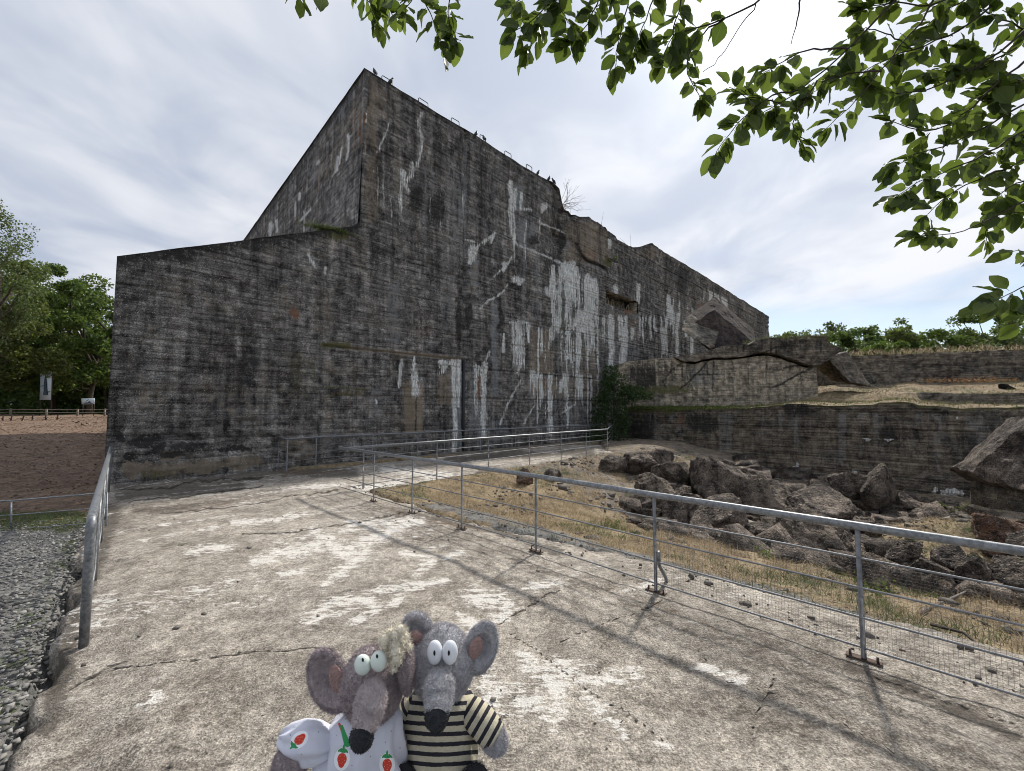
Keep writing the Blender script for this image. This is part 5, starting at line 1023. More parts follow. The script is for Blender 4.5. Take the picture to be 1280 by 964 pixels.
for (x_, y_) in ((768, 476), (752, 500), (782, 492)): g.tube([b0, PY((x_ + 760) / 2 + 3, (y_ + 566) / 2, 23.8) - np.array(iv.location), PY(x_, y_, 23.9) - np.array(iv.location)], (0.05, 0.035, 0.012), 6)
g.build('stem', M['twig'], iv)
# moss cushion on the wing, fern in the crack, weed in the deck
mt = PY(420, 288, W(420, 288)[0] * 0 + 13.0); sW = W(420, 288); mt = wallpt(sW[0], 0.15, sW[1]); n = 2600
P = np.stack([RNG.normal(0, .42, n), RNG.normal(0, .14, n), np.abs(RNG.normal(0, .06, n)) - .05], -1); P = P @ rotm(0, 0, RZ).T
o = leafcloud('moss_cushion', P, .06, M['leaf_olive'], up=.3); o.location = mt; tag(o, 'cushion of olive moss on the coping where the wing meets the main block', 'moss')
def sprig(name, loc, n, L_, mat, label, cat, spread=1.0, leaves=0, lm=None):
    r_ = empty(name, tuple(loc), 0, label, cat); g = Geo(); tips = []
    for k in range(n):
        a = RNG.uniform(0, 2 * np.pi); e_ = RNG.uniform(.15, 1.2); d = np.array((math.cos(a) * spread, math.sin(a) * spread, e_)); d /= np.linalg.norm(d); l_ = L_ * RNG.uniform(.4, 1); m_ = d * l_ * .5 + RNG.normal(0, .04 * L_, 3); t_ = d * l_ + np.array((0, 0, -.12 * l_)); g.tube([(0, 0, 0), m_, t_], (.009 * L_, .005 * L_, .002 * L_), 4, False); tips += [m_, t_, (m_ + t_) / 2]
    g.build('stem', mat, r_)
    if leaves: 
        tips = np.array(tips); P = tips[RNG.integers(0, len(tips), leaves)] + RNG.normal(0, .08 * L_, (leaves, 3)); leafcloud('foliage', P, .12 * L_, lm, r_, kind='stuff')
    return r_
def bare_bush(loc, n, L_, label):
    r_ = empty('bare_shrub', tuple(loc), 0, label, 'shrub'); g = Geo()
    for k in range(n):
        a = RNG.uniform(-.6, .9) if k % 3 else RNG.uniform(0, 6.28); d = np.array((math.cos(a), math.sin(a) * .6, RNG.uniform(-.15, .9))); l_ = L_ * RNG.uniform(.25, 1) ** 1.3; p = RNG.normal(0, .12, 3); pts = [p]
        for j in range(4): d = d / np.linalg.norm(d) + RNG.normal(0, .22, 3) + np.array((0, 0, -.06)); p = p + d / np.linalg.norm(d) * l_ / 4; pts.append(p)
        g.tube(pts, np.linspace(.014, .004, 5), 4, False)
        for j in range(3):
            b_ = pts[RNG.integers(1, 4)]; e_ = d + RNG.normal(0, .8, 3); e_ /= np.linalg.norm(e_); g.tube([b_, b_ + e_ * l_ * .15, b_ + e_ * l_ * .27 + RNG.normal(0, .03, 3)], (.006, .005, .003), 4, False)
    g.build('twigs', M['pale_twig'], r_)
def on_roof(px, py, back=.4):
    s, z = W(px, py); return wallpt(s, back, float(top_front(np.array([s]))[0]) - .05)
bare_bush(on_roof(704, 258, .1) + np.array((0, 0, .3)), 17, 2.1, 'leafless shrub sprouting from the broken roof edge')
sprig('bare_shrub', on_roof(757, 288), 6, 1.6, M['pale_twig'], 'single thin twig on the sagging stretch of roof', 'shrub'); sprig('bare_shrub', on_roof(795, 309), 9, 1.5, M['pale_twig'], 'small pale twigs beside the far roof peak', 'shrub')
q = W(760, 328); sprig('fern', wallpt(q[0], -.15, q[1]), 10, .6, M['twig'], 'yellow-green plant growing in the dark crack of the front wall', 'plant', 1, 300, M['leaf_olive'])
q = G(227, 682); sprig('weed', q, 9, .10, M['leaf_ivy'], 'tiny green weed growing out of the platform at the left', 'weed', 1.4, 60, M['leaf_ivy'])
q = hit(1215, 640); sprig('weed', q, 10, .5, M['leaf_olive'], 'yellow flowering weed on the dry mound by the leaning slab', 'weed', .8, 200, M['leaf_olive'])
q = hit(1185, 640); sprig('weed', q, 8, .5, M['leaf_olive'], 'pale green weed at the foot of the retaining wall on the dry mound', 'weed', .8, 160, M['leaf_olive'])
for i, (x_, y_, lab) in enumerate(((1100, 745, 'leafy weed in the dark hollow right of the railing post'), (960, 700, 'leafy weed beside the speckled boulder'), (770, 660, 'green tuft in the dry grass behind the rail'))): sprig('weed', hit(x_, y_), 12, .32, M['leaf_olive'], lab, 'weed', .8, 160, M['leaf_olive'])
for i, (x0, y0, x1, y1, lab) in enumerate(((1150, 770, 1262, 735, 'long pale dead stick lying in the hollow'), (1165, 785, 1258, 852, 'thin dark dead twig lying in the grass at the right'), (1130, 700, 1160, 690, 'short broken branch on the boulders'))):
    a, b = hit(x0, y0), hit(x1, y1); g = Geo(); m_ = (a + b) / 2 + np.array((0, 0, .12)); g.tube([a * 0, m_ - a, b - a + (0, 0, .05)], (.018, .012, .006), 6); o = g.build('dead_branch', M['pale_twig'] if i == 0 else M['twig']); o.location = a + np.array((0, 0, .03)); tag(o, lab, 'branch')

# ================================================================== roof hoops and birds
for px0, px1, lab in ((479, 492, 'steel hoop nearest the corner of the roof, with a bird on it'), (525, 537, 'second steel hoop from the roof corner'), (566, 576, 'third steel hoop from the roof corner'), (602, 609, 'fourth hoop from the roof corner, small and beside a bird'), (633, 641, 'fifth hoop from the roof corner, near the middle of the edge'), (660, 667, 'last and farthest steel hoop before the broken roof')):
    a, b = W(px0, 88 + (px0 - 455) * .61)[0], W(px1, 88 + (px1 - 455) * .61)[0]; za = float(top_front(np.array([a]))[0]); zb = float(top_front(np.array([b]))[0]); p0, p1 = wallpt(a, .12, za - .05), wallpt(b, .12, zb - .05)
    h_ = .20 + .01 * a; g = Geo(); U3 = np.array((U[0], U[1], 0)); up = np.array((0, 0, h_ + .05)); o_ = p0
    g.tube([p0 - o_, p0 - o_ + up - (0, 0, .04), p0 - o_ + up + U3 * .04, p1 - o_ + up - U3 * .04, p1 - o_ + up - (0, 0, .04), p1 - o_], .013 + .0005 * a, 6); o = g.build('roof_hoop', M['hoop']); o.location = p0; tag(o, lab, 'hoop', 'steel hoops along the roof edge')
def bird(loc, yaw, s, label, hunch=0.0):
    r_ = empty('bird', tuple(loc), yaw, label, 'bird', 'birds on the roof edge'); g = Geo()
    # one body surface: head, neck, breast, tail along a bent spine
    sp_ = np.array([(-.13, 0, -.02), (-.09, 0, .04), (-.045, 0, .10), (-.01, 0, .16), (.015, 0, .21), (.03, 0, .25), (.04, 0, .285), (.085, 0, .28)]) * s; rr_ = np.array([.008, .022, .048, .058, .044, .03, .025, .004]) * s
    g.tube(sp_, rr_, 10); g.build('body', M['bird'], r_)
    for sg in (-1, 1):
        g = Geo(); g.ball(np.array((-.045, .045 * sg, .12)) * s, np.array((.11, .014, .04)) * s, 10, 6, rotm(0, -1.0, 0)); g.build('wing', M['bird'], r_)
        g = Geo(); g.tube([np.array((-.01, .018 * sg, .07)) * s, np.array((.0, .018 * sg, 0)) * s, np.array((.03, .018 * sg, 0)) * s], .004 * s, 5); g.build('leg', M['bird'], r_)
    return r_
def edge_pt(px): 
    s = W(px, 88 + (px - 455) * .61)[0]; return wallpt(s, .08, float(top_front(np.array([s]))[0]) + .0)
bird(edge_pt(469), 2.5, 1.15, 'dark bird perched at the very corner of the blockhouse roof'); 
q = edge_pt(490); bird(q + np.array((0, 0, .03)), .4, 1.15, 'dark bird beside the first steel hoop')
for px_, lab, yw in ((597, 'small dark bird just before the fourth hoop', 1.2), (606, 'crouching dark bird beside the fourth hoop', 2.2), (674, 'dark bird past the last hoop', .3), (688, 'dark bird just before the broken roof edge, left of its pair', .9), (693, 'rightmost dark bird on the broken roof edge', 2.9)): bird(edge_pt(px_), yw, 1.25, lab)

# ================================================================== trees
def tree(name, x, y, zb, h, rad, mat, nl, ls, label, cat='tree', base=.25, droop=0.0, group=None, aspect=1.0, seed=0):
    global RNG
    root = empty(name, (x, y, zb), 0, label, cat, group); rg = np.random.default_rng(seed + 5)
    g = Geo(); th = h * .72; tr = [np.array((rg.normal(0, .012) * h * k, rg.normal(0, .012) * h * k, th * k / 5)) for k in range(6)]; g.tube(tr, np.linspace(.017 * h, .006 * h, 6), 9)
    cl = []; nc = 46
    for k in range(nc):
        v = rg.normal(size=3); v /= np.linalg.norm(v); r_ = rg.uniform(.35, 1.0) ** .6; hz = h * (base + (1 - base) / 2); c = np.array((v[0] * rad * r_, v[1] * rad * r_, hz + v[2] * h * (1 - base) / 2 * r_ * .93))
        f_ = (c[2] / h - base) / (1 - base); c[:2] *= np.clip(1.25 - .75 * abs(f_ - .4), .25, 1.1); cl.append(c)
        if k % 3 == 0: z0_ = min(th * .98, max(h * .18, c[2] * .6)); k0 = np.array((0, 0, z0_)) + tr[int(z0_ / th * 5)] * (1, 1, 0); g.tube([k0, (k0 + c) / 2 + rg.normal(0, .02 * h, 3), c], (.006 * h, .004 * h, .0015 * h), 5, False)
    g.build('trunk', M['bark'], root); C = []
    for c in cl:
        m_ = int(nl / nc * rg.uniform(.5, 1.5)); v = rg.normal(size=(m_, 3)); v /= np.linalg.norm(v, axis=1)[:, None]; rr_ = rad * rg.uniform(.16, .30); q = c + v * (rr_ * rg.uniform(.3, 1.0, m_) ** .5)[:, None] * np.array((1, 1, .75)); 
        if droop: q[:, 2] -= np.abs(rg.normal(0, droop, m_))
        C.append(q)
    leafcloud('crown', np.concatenate(C), ls, mat, root, aspect=.7 * aspect, droop=droop * .3, kind='stuff'); return root
def ground_tree(px, base_px, top_py, Yd, radm, *a, **k):
    q = PY(px, 500, Yd); zb = float(height(q[0], q[1])) if px < 400 else 2.0; zt = PY(px, top_py, Yd)[2]; return tree(a[0], q[0], q[1], zb, zt - zb, radm, *a[1:], **k)
LT = [(112, 340, 66, 7.0, 'leaf_tree', 'broad green tree touching the left end of the blockhouse'), (70, 322, 72, 7.5, 'leaf_tree', 'tall green tree behind the white banner'), (-6, 306, 57, 7.4, 'leaf_olive', 'yellow-green tree at the left edge, in front of the birch'), (135, 400, 74, 6.0, 'leaf_dark', 'dark tree partly hidden by the blockhouse wing'), (95, 420, 80, 7.5, 'leaf_dark', 'dark tree filling the wood between the banner and the small sign'), (40, 395, 84, 8.0, 'leaf_dark', 'dark tree in the shade directly behind the banner'), (-40, 330, 60, 8.0, 'leaf_olive', 'bright green tree just outside the left edge'), (-10, 410, 78, 7, 'leaf_dark', 'dark tree deep in the wood at the left edge')]
for i, (px_, ty, Yd, r_, mt_, lab) in enumerate(LT): ground_tree(px_, 0, ty, Yd, r_, 'broadleaf_tree', M[mt_], 21000, .46, lab, group='trees at the edge of the left-hand wood', base=.02, seed=i)
ground_tree(-26, 0, 222, 50, 4.6, 'birch_tree', M['leaf_birch'], 14000, .26, 'tall weeping birch rising at the left edge of the view', base=.3, droop=1.5, seed=40)
# dark undergrowth closing the wood
n = 26000; k = RNG.uniform(0, 1, n); q0, q1 = PY(-140, 500, 78), PY(175, 500, 76); P = np.stack([q0[0] + (q1[0] - q0[0]) * k, q0[1] + (q1[1] - q0[1]) * k + RNG.normal(0, 1.2, n), .8 + RNG.uniform(0, 1, n) ** 1.3 * 15], -1); leafcloud('wood_understorey', P, .8, M['leaf_dark'], kind='stuff')
RT = [(985, 408, 60, 3.0, 'leaf_olive'), (1010, 408, 66, 3.4, 'leaf_birch'), (1040, 397, 62, 4.0, 'leaf_birch'), (1078, 398, 52, 3.2, 'leaf_dark'), (1118, 394, 60, 3.6, 'leaf_olive'), (1100, 418, 48, 3.2, 'leaf_tree'), (1150, 403, 60, 4.0, 'leaf_olive'), (1180, 410, 56, 3.6, 'leaf_tree'), (1212, 410, 62, 4.2, 'leaf_olive'), (1235, 378, 60, 4.6, 'leaf_tree'), (1262, 402, 52, 4.0, 'leaf_birch'), (1300, 395, 58, 5.0, 'leaf_tree'), (1065, 420, 70, 4.5, 'leaf_olive')]
RL = ['small bush showing just right of the blockhouse end', 'thin airy bush above the left part of the cracked ruin roof', 'pale airy tree above the cracked ruin roof', 'compact dark green tree, darkest of the far tree line', 'tufted tree right of the dark compact one', 'low bright tree beneath the dark compact one', 'round olive tree in the middle of the far line', 'green tree above the middle of the far wall', 'low wide olive tree above the far wall', 'tallest tree of the far line near the right edge', 'greyish green tree in front of the tallest far tree', 'tree cut by the right edge beyond the hanging leaves', 'olive bush low behind the leaning slab']
for i, ((px_, ty, Yd, r_, mt_), lab) in enumerate(zip(RT, RL)): ground_tree(px_, 0, ty, Yd, r_, 'broadleaf_tree', M[mt_], 8000 if i != 1 else 3000, .34, lab, group='trees beyond the far wall', base=.12, seed=60 + i)
n = 22000; k = RNG.uniform(0, 1, n); q0, q1 = PY(965, 440, 74), PY(1420, 440, 66); P = np.stack([q0[0] + (q1[0] - q0[0]) * k, q0[1] + (q1[1] - q0[1]) * k + RNG.normal(0, 1.5, n), 3 + RNG.uniform(0, 1, n) * (7.2 + 1.5 * np.sin(k * 17))], -1); leafcloud('far_wood', P, .55, M['leaf_tree'], kind='stuff')

# ================================================================== left distance: fence, stakes, banner, sign
FY = 56
fpx = [-60, -14, 13, 58, 97, 131, 170]; root = None; fq = [PY(x_, 516, FY) for x_ in fpx]; zs_ = [float(height(q[0], q[1])) for q in fq]; o0 = np.array((fq[0][0], fq[0][1], zs_[0])); root = empty('wooden_fence', tuple(o0), 0, 'low wooden post and rail fence at the far edge of the mulch', 'fence')
for q, z_ in zip(fq, zs_): g = Geo(); g.box(np.array((q[0], q[1], z_ + .48)) - o0, (.16, .16, 1.15)); g.build('post', M['wood'], root, False)
for hh_ in (.95, .55):
    g = Geo(); g.tube([np.array((q[0], q[1] - .1, z_ + hh_)) - o0 for q, z_ in zip(fq, zs_)], .055, 6); g.build('rail', M['wood'], root)
for i, (x_, yb, lean) in enumerate(((3, 526, .12), (13, 526, .25), (27, 526, .4), (40, 525, .15), (57, 525, .0), (71, 525, .15), (91, 529, .9), (109, 532, -1.1))):
    q = hit(x_, yb); z_ = q[2]; q = np.array((q[0], q[1], z_)); h_ = 6.5 / F * q[1]; g = Geo(); g.tube([(0, 0, -.1), (math.tan(lean) * h_ if abs(lean) < .8 else h_ * 1.2 * np.sign(lean), 0, h_ if abs(lean) < .8 else .35 * h_)], .055 * q[1] / 40, 6); g.box((0, 0, h_ * .35), (h_ * .5, .05, .05), rotm(0, .3, 0)); o = g.build('stake', M['dark_wood'], None, False); o.location = q
    tag(o, ['first leaning dark stake from the left edge below the fence', 'second dark stake from the left edge, leaning right', 'third dark stake, leaning most among the upright ones', 'fourth dark stake, nearly upright', 'upright dark stake standing straight below the banner', 'dark stake right of the banner, slightly leaning', 'fallen dark stake left of the last one', 'last fallen dark stake, nearest to the blockhouse'][i], 'stake', 'dark stakes on the mulch below the fence')
def mat_banner(): return mat_simple('white_banner_cloth', (0.55, 0.62, 0.66), 0.7, var=.1, vscale=2)
M['banner'] = mat_banner(); M['banner_print'] = mat_simple('dark_banner_print', (0.06, 0.09, 0.11), .7); M['teal'] = mat_simple('teal_print', (0.10, 0.24, 0.24), .7)
Bd = 59.0; c = PY(56.5, 483, Bd); root = empty('banner', (c[0], c[1], float(height(c[0], c[1]))), 0, 'tall white banner with a slender dark rocket-like drawing in front of the trees', 'banner'); o0 = np.array(root.location)
g = Geo(); quad = [PY(49.5, 500, Bd), PY(63.5, 500, Bd), PY(64.5, 464.5, Bd), PY(50.5, 464, Bd)]; quad = np.array(quad) - o0; V = np.vstack([quad, quad + (0, .03, 0)]); g.add(V, [], [(0, 1, 2, 3), (7, 6, 5, 4), (0, 4, 5, 1), (1, 5, 6, 2), (2, 6, 7, 3), (3, 7, 4, 0)]); cl_ = g.build('cloth', M['banner'], root, False)
g = Geo(); fig = [(57, 468), (58.3, 472), (59.2, 478), (59.5, 486), (59.0, 492), (60.5, 494), (54, 494), (55, 491), (54.6, 485), (55.2, 477), (56, 472)]; P = np.array([PY(x_, y_, Bd) for x_, y_ in fig]) - o0 - (0, .02, 0); g.add(P, [(0, i, i + 1) for i in range(1, len(fig) - 1)]); g.build('print', M['banner_print'], root, False)
g = Geo(); fig = [(50.6, 482.5), (55.5, 481.5), (55.5, 482.8), (50.6, 483.4)]; P = np.array([PY(x_, y_, Bd) for x_, y_ in fig]) - o0 - (0, .022, 0); g.add(P, [], [(0, 1, 2, 3)]); fig = [(60, 489.5), (63, 489), (63, 490.3), (60, 490.8)]; P = np.array([PY(x_, y_, Bd) for x_, y_ in fig]) - o0 - (0, .022, 0); g.add(P, [], [(0, 1, 2, 3)]); g.build('print', M['teal'], root, False)
for x_ in (50.2, 64.2): q = PY(x_, 500, Bd) - o0; t_ = PY(x_ + .8, 462, Bd) - o0; g = Geo(); g.tube([(q[0], .08, -.2), (t_[0], .08, t_[2])], .05, 7); g.build('pole', M['dark_wood'], root)
c = PY(110, 501, Bd); root = empty('sign_board', (c[0], c[1], float(height(c[0], c[1]))), 0, 'small white information board on posts near the blockhouse wing', 'sign'); o0 = np.array(root.location)
quad = np.array([PY(102, 505.5, Bd), PY(118, 505.3, Bd), PY(118, 498, Bd), PY(101.6, 498, Bd)]) - o0; g = Geo(); V = np.vstack([quad, quad + (0, .05, 0)]); g.add(V, [], [(0, 1, 2, 3), (7, 6, 5, 4), (0, 4, 5, 1), (1, 5, 6, 2), (2, 6, 7, 3), (3, 7, 4, 0)]); g.build('board', M['banner'], root, False)
g = Geo()
for fig in ([(103.5, 504.8), (117, 504.8), (113, 502.8), (107, 503.2)], [(107, 501.8), (108, 502), (111.5, 499.6), (110.8, 499.3)], [(110, 503.6), (113, 503.8), (113, 501.5), (111, 501.8)]): P = np.array([PY(x_, y_, Bd) for x_, y_ in fig]) - o0 - (0, .02 + .003 * len(g.v), 0); g.add(P, [], [(0, 1, 2, 3)])
g.build('print', M['banner_print'], root, False)
for x_ in (103, 117): q = PY(x_, 505, Bd) - o0; g = Geo(); g.tube([(q[0], .1, -.3), (q[0], .1, q[2] + .2)], .05, 6); g.build('post', M['dark_wood'], root)
# ================================================================== tree overhead
def leaf_mesh(name, seed):
    rg = np.random.default_rng(seed); xs_ = np.array([0, .10, .24, .42, .60, .78, .91, 1.0]); w_ = np.array([0.015, .16, .27, .33, .31, .22, .11, .0]) * rg.uniform(.85, 1.15); V = []; side = []
    bend = rg.uniform(-.25, .12); fold = rg.uniform(.1, .45); nl = 3
    for x_, ww in zip(xs_, w_):
        for j in (-2, -1, 0, 1, 2):
            y_ = ww * j / 2; wav = .03 * math.sin(x_ * 14 + j * 2 + seed) * abs(j) / 2
            e_ = 1 + (rg.uniform(-.13, .1) if abs(j) == 2 else 0)
            V.append((x_, y_ * e_, abs(y_) * fold + bend * x_ * x_ + wav)); side.append(j / 2 * (1 if ww > 0 else 0))
    F_ = [(i * 5 + j, (i + 1) * 5 + j, (i + 1) * 5 + j + 1, i * 5 + j + 1) for i in range(len(xs_) - 1) for j in range(4)]
    # short stalk
    b = len(V); V += [(-.16, -.008, 0), (-.16, .008, 0), (.0, .012, 0.0), (.0, -.012, 0.0)]; side += [1] * 4; F_.append((b, b + 3, b + 2, b + 1))
    return np.array(V), np.array(F_), np.array(side)
LM = [leaf_mesh('leaf', s_) for s_ in range(7)]
LME = [mesh_np('leaf', v, f, M['leaf_near'], None, True, {'rnd': np.full(len(v), k / 7.0), 'side': sd2}, obj=False) for k, (v, f, sd2) in enumerate(LM)]
TB = np.array((5.4, 1.2)); tz = float(height(*TB)); ot = empty('overhanging_tree', (TB[0], TB[1], tz), 0, 'leafy tree whose branches hang over the camera across the top right of the sky', 'tree'); OT = np.array((TB[0], TB[1], tz))
g = Geo(); trk = [np.array((0, 0, -.2)), np.array((.05, .05, 1.2)), np.array((-.05, .12, 2.4)), np.array((-.25, .2, 3.6)), np.array((-.5, .3, 5.0)), np.array((-.4, .4, 7.0))]; g.tube(trk, (.24, .19, .16, .13, .09, .03), 14); g.build('trunk', M['bark'], ot)
TW = [  # photo points of a twig, depth at start / end, leaves, thickness, leafy from
    ([(430, -70), (440, -30), (462, 6), (472, 28)], 2.1, 2.1, 16, 2.0, .35), ([(500, -80), (520, -20), (535, 10), (548, 40), (552, 58)], 2.1, 2.0, 24, 2.2, .3), ([(560, -60), (563, -10), (560, 20), (572, 52)], 2.1, 2.0, 18, 2.0, .3), ([(530, -30), (512, 5), (503, 22)], 2.05, 2.0, 10, 1.5, .2),
    ([(372, -70), (374, -22), (374, -6)], 1.8, 1.8, 3, 1.6, .7), ([(405, -60), (402, -16), (404, -4)], 1.8, 1.8, 2, 1.6, .8), ([(456, -40), (480, 0), (492, 22)], 2.1, 2.1, 10, 1.5, .3),
    ([(760, -80), (715, -20), (672, 20), (640, 40)], 2.0, 1.9, 22, 2.5, .35), ([(730, -60), (695, 0), (680, 35), (662, 62)], 2.0, 2.0, 20, 2, .35), ([(760, -50), (745, 10), (728, 40), (708, 58)], 2.0, 2.0, 24, 2, .3), ([(800, -40), (780, 20), (772, 55), (768, 85)], 2.0, 2.0, 22, 2, .3), ([(830, -50), (818, 0), (800, 40), (790, 70)], 2.1, 2.1, 20, 2, .3), ([(700, -60), (665, -10), (640, 5)], 2, 2, 9, 2, .4),
    ([(1020, -60), (950, 2), (905, 25), (875, 36), (830, 45), (790, 50)], 2.3, 2.1, 20, 2.6, .45), ([(905, 25), (870, 45), (855, 80), (865, 108), (878, 128)], 2.2, 2.1, 20, 1.8, .35), ([(860, -40), (850, 10), (838, 50), (826, 80)], 2.1, 2.1, 26, 2, .25), ([(945, 4), (920, 40), (898, 74), (879, 92)], 2.4, 2.3, 0, 1.2, .4), ([(1006, -40), (1000, 10), (990, 55)], 2.4, 2.4, 0, 2.6, .5),
    ([(1160, -60), (1120, 0), (1060, 60), (1020, 100), (975, 128), (935, 155)], 2.3, 2.1, 30, 3, .45), ([(1010, 110), (960, 120), (925, 150), (905, 178), (892, 198)], 2.1, 2.0, 30, 1.8, .15), ([(1060, 60), (1005, 62), (975, 78), (955, 92)], 2.1, 1.9, 14, 2, .4), ([(975, 128), (930, 120), (912, 108)], 2.1, 2.0, 14, 1.5, .2), ([(1020, 100), (1005, 130), (990, 150), (1000, 182)], 2.1, 2.0, 22, 1.8, .2), ([(1190, -40), (1150, 30), (1100, 90), (1060, 135), (1032, 163)], 2.4, 2.1, 16, 2.4, .65), ([(1100, 90), (1060, 92), (1030, 100), (1015, 118)], 2.2, 2.1, 18, 1.8, .2),
    ([(1240, -40), (1170, 10), (1110, 2), (1060, 18)], 2.4, 2.3, 20, 2.5, .3), ([(1250, 0), (1200, 40), (1140, 62), (1090, 80), (1070, 95)], 2.5, 2.3, 34, 2.4, .2), ([(1290, 30), (1230, 80), (1170, 110), (1120, 120), (1090, 110)], 2.5, 2.3, 40, 2.6, .15), ([(1140, 62), (1105, 40), (1080, 35), (1065, 44)], 2.4, 2.3, 12, 1.5, .2), ([(1300, 60), (1230, 120), (1180, 165), (1130, 160), (1102, 148)], 2.4, 2.2, 36, 2.6, .25),
    ([(1310, 110), (1250, 150), (1190, 180), (1140, 195), (1116, 208)], 2.4, 2.2, 40, 2.4, .15), ([(1300, 150), (1240, 190), (1180, 215), (1140, 232), (1120, 246)], 2.4, 2.2, 38, 2.4, .15), ([(1300, 190), (1250, 215), (1200, 235), (1175, 250), (1160, 268)], 2.3, 2.2, 28, 2.2, .2), ([(1320, 230), (1270, 258), (1225, 280), (1185, 296), (1150, 296)], 2.2, 2.1, 14, 2.2, .72), ([(1225, 280), (1235, 268), (1232, 300)], 2.2, 2.2, 10, 1.5, .2), ([(1310, 130), (1260, 90), (1210, 60)], 2.6, 2.5, 30, 2.4, .15),
    ([(1320, 60), (1270, 30), (1220, 10)], 2.6, 2.5, 34, 2.4, .1), ([(1340, 240), (1290, 220), (1250, 240), (1240, 262)], 2.3, 2.2, 26, 2.2, .15), ([(1340, 180), (1280, 170), (1230, 200)], 2.5, 2.4, 30, 2, .1), ([(1340, 300), (1300, 312), (1268, 314)], 2.1, 2.1, 9, 2.2, .4), ([(1360, 330), (1310, 350), (1270, 362), (1242, 378)], 1.7, 1.55, 17, 2.2, .3), ([(1340, 350), (1300, 380), (1272, 402)], 1.7, 1.6, 12, 2, .2), ([(1340, 250), (1300, 262), (1262, 268)], 2.2, 2.2, 18, 2, .2), ([(1180, -60), (1140, -10), (1100, 12), (1075, 8)], 2.4, 2.3, 24, 2, .3), ([(1280, -50), (1220, -5), (1180, 12), (1150, 40)], 2.6, 2.5, 30, 2.2, .2), ([(1270, 60), (1215, 90), (1180, 80), (1160, 90)], 2.5, 2.4, 26, 1.6, .1), ([(1300, 90), (1262, 110), (1225, 135)], 2.4, 2.4, 30, 1.6, .1),
    ([(900, -90), (880, -30), (860, -12)], 2.3, 2.2, 14, 2, .3), ([(620, -90), (600, -40), (590, -20)], 2.3, 2.2, 10, 2, .3), ([(690, -40), (700, 10), (712, 30)], 1.9, 1.9, 14, 1.6, .2), ([(780, -30), (750, 5), (735, 20)], 1.9, 1.9, 14, 1.6, .2)]
UPC = np.array((0, -SP, CP)); FWC = np.array((0, CP, SP)); RGC = np.array((1.0, 0, 0)); leaves = []; rg = np.random.default_rng(11)
hub = [OT + np.array((-1.6, .7, 5.0)), OT + np.array((-.4, .9, 3.2)), OT + np.array((-3.2, .4, 5.0)), OT + np.array((-4.8, .3, 4.8))]
bg_ = Geo(); bgs = []
for pts, Da, Db, nl, th, lf in TW:
    pts = np.array(pts, float); seg = np.r_[0, np.cumsum(np.hypot(*np.diff(pts, axis=0).T))]; tot = seg[-1]; sm = np.linspace(0, tot, 14)
    xx = np.interp(sm, seg, pts[:, 0]); yy = np.interp(sm, seg, pts[:, 1])
    for _ in range(2): xx[1:-1] = (xx[:-2] + 2 * xx[1:-1] + xx[2:]) / 4; yy[1:-1] = (yy[:-2] + 2 * yy[1:-1] + yy[2:]) / 4
    xx += rg.normal(0, 1.0, 14); yy += rg.normal(0, 1.0, 14); DD = np.linspace(Da, Db, 14); P = np.array([T(a, b, d) for a, b, d in zip(xx, yy, DD)])
    g = Geo(); g.tube(P - OT, np.linspace(th * 1.0, .55, 14) * DD / 500 * .62, 6, False); bgs.append(g)
    if pts[0][1] < -20 or pts[0][0] > 1285:                    # twigs that leave the frame join a limb of the tree
        h_ = hub[np.argmin([np.linalg.norm(q - P[0]) for q in hub])]; g = Geo(); m_ = (P[0] + h_) / 2 + np.array((0, 0, -.1)); g.tube(np.array([P[0], m_, h_]) - OT, (.005, .008, .014), 6, False); bgs.append(g)
    for k in range(int(nl * 1.3)):
        t = lf + (1 - lf) * (1 - rg.uniform(0, 1) ** 1.3); i = min(int(t * 13), 12); fr__ = t * 13 - i
        p = P[i] * (1 - fr__) + P[i + 1] * fr__ if i < 12 else P[12] * (1 - fr__) + P[13] * fr__
        tg = P[min(i + 1, 13)] - P[i]; tx, ty = np.dot(tg, RGC), np.dot(tg, UPC); ang = math.atan2(ty, tx) + rg.choice((-1, 1)) * rg.uniform(.35, 1.5) if t < .95 else math.atan2(ty, tx) + rg.uniform(-.6, .6)
        dv = RGC * math.cos(ang) + UPC * math.sin(ang) - np.array((0, 0, rg.uniform(.0, .55))) + FWC * rg.normal(0, .35); dv /= np.linalg.norm(dv)
        nrm = FWC * -rg.uniform(.3, 1) + UPC * rg.uniform(-.2, 1.0) + RGC * rg.normal(0, .55); y_ = np.cross(nrm, dv); y_ /= np.linalg.norm(y_); z_ = np.cross(dv, y_)
        D_ = np.dot(p - (0, 0, CAMZ), FWC); L_ = rg.triangular(10, 20, 30) * D_ / 500 * (1.15 if D_ < 1.8 else 1); p = p + dv * L_ * rg.uniform(.05, .3)
        leaves.append((L_ / D_, p, np.stack([dv, y_, z_], 1), L_, rg.integers(0, 7)))
for q in hub: g = Geo(); g.tube(np.array([trk[3], (trk[3] + q - OT) / 2 + (0, 0, .35), q - OT]), (.07, .045, .018), 8, False); bgs.append(g)
for q in range(len(bgs)): bgs[q].build('branch', M['twig'], ot)
leaves.sort(key=lambda a: -a[0] - (10 if (0 <= proj(a[1])[0] <= 1280 and proj(a[1])[1] > 0) else 0))
for _, p, R, L_, k in leaves[:300]:
    o = link('leaf', LME[k], ot); m = Matrix([[*(R[r] * L_), 0] for r in range(3)] + [[0, 0, 0, 1]]); m.translation = Vector(p - OT); o.matrix_local = m
V = []; Fq = []; rn_ = []; sd3 = []; b = 0
extra = []
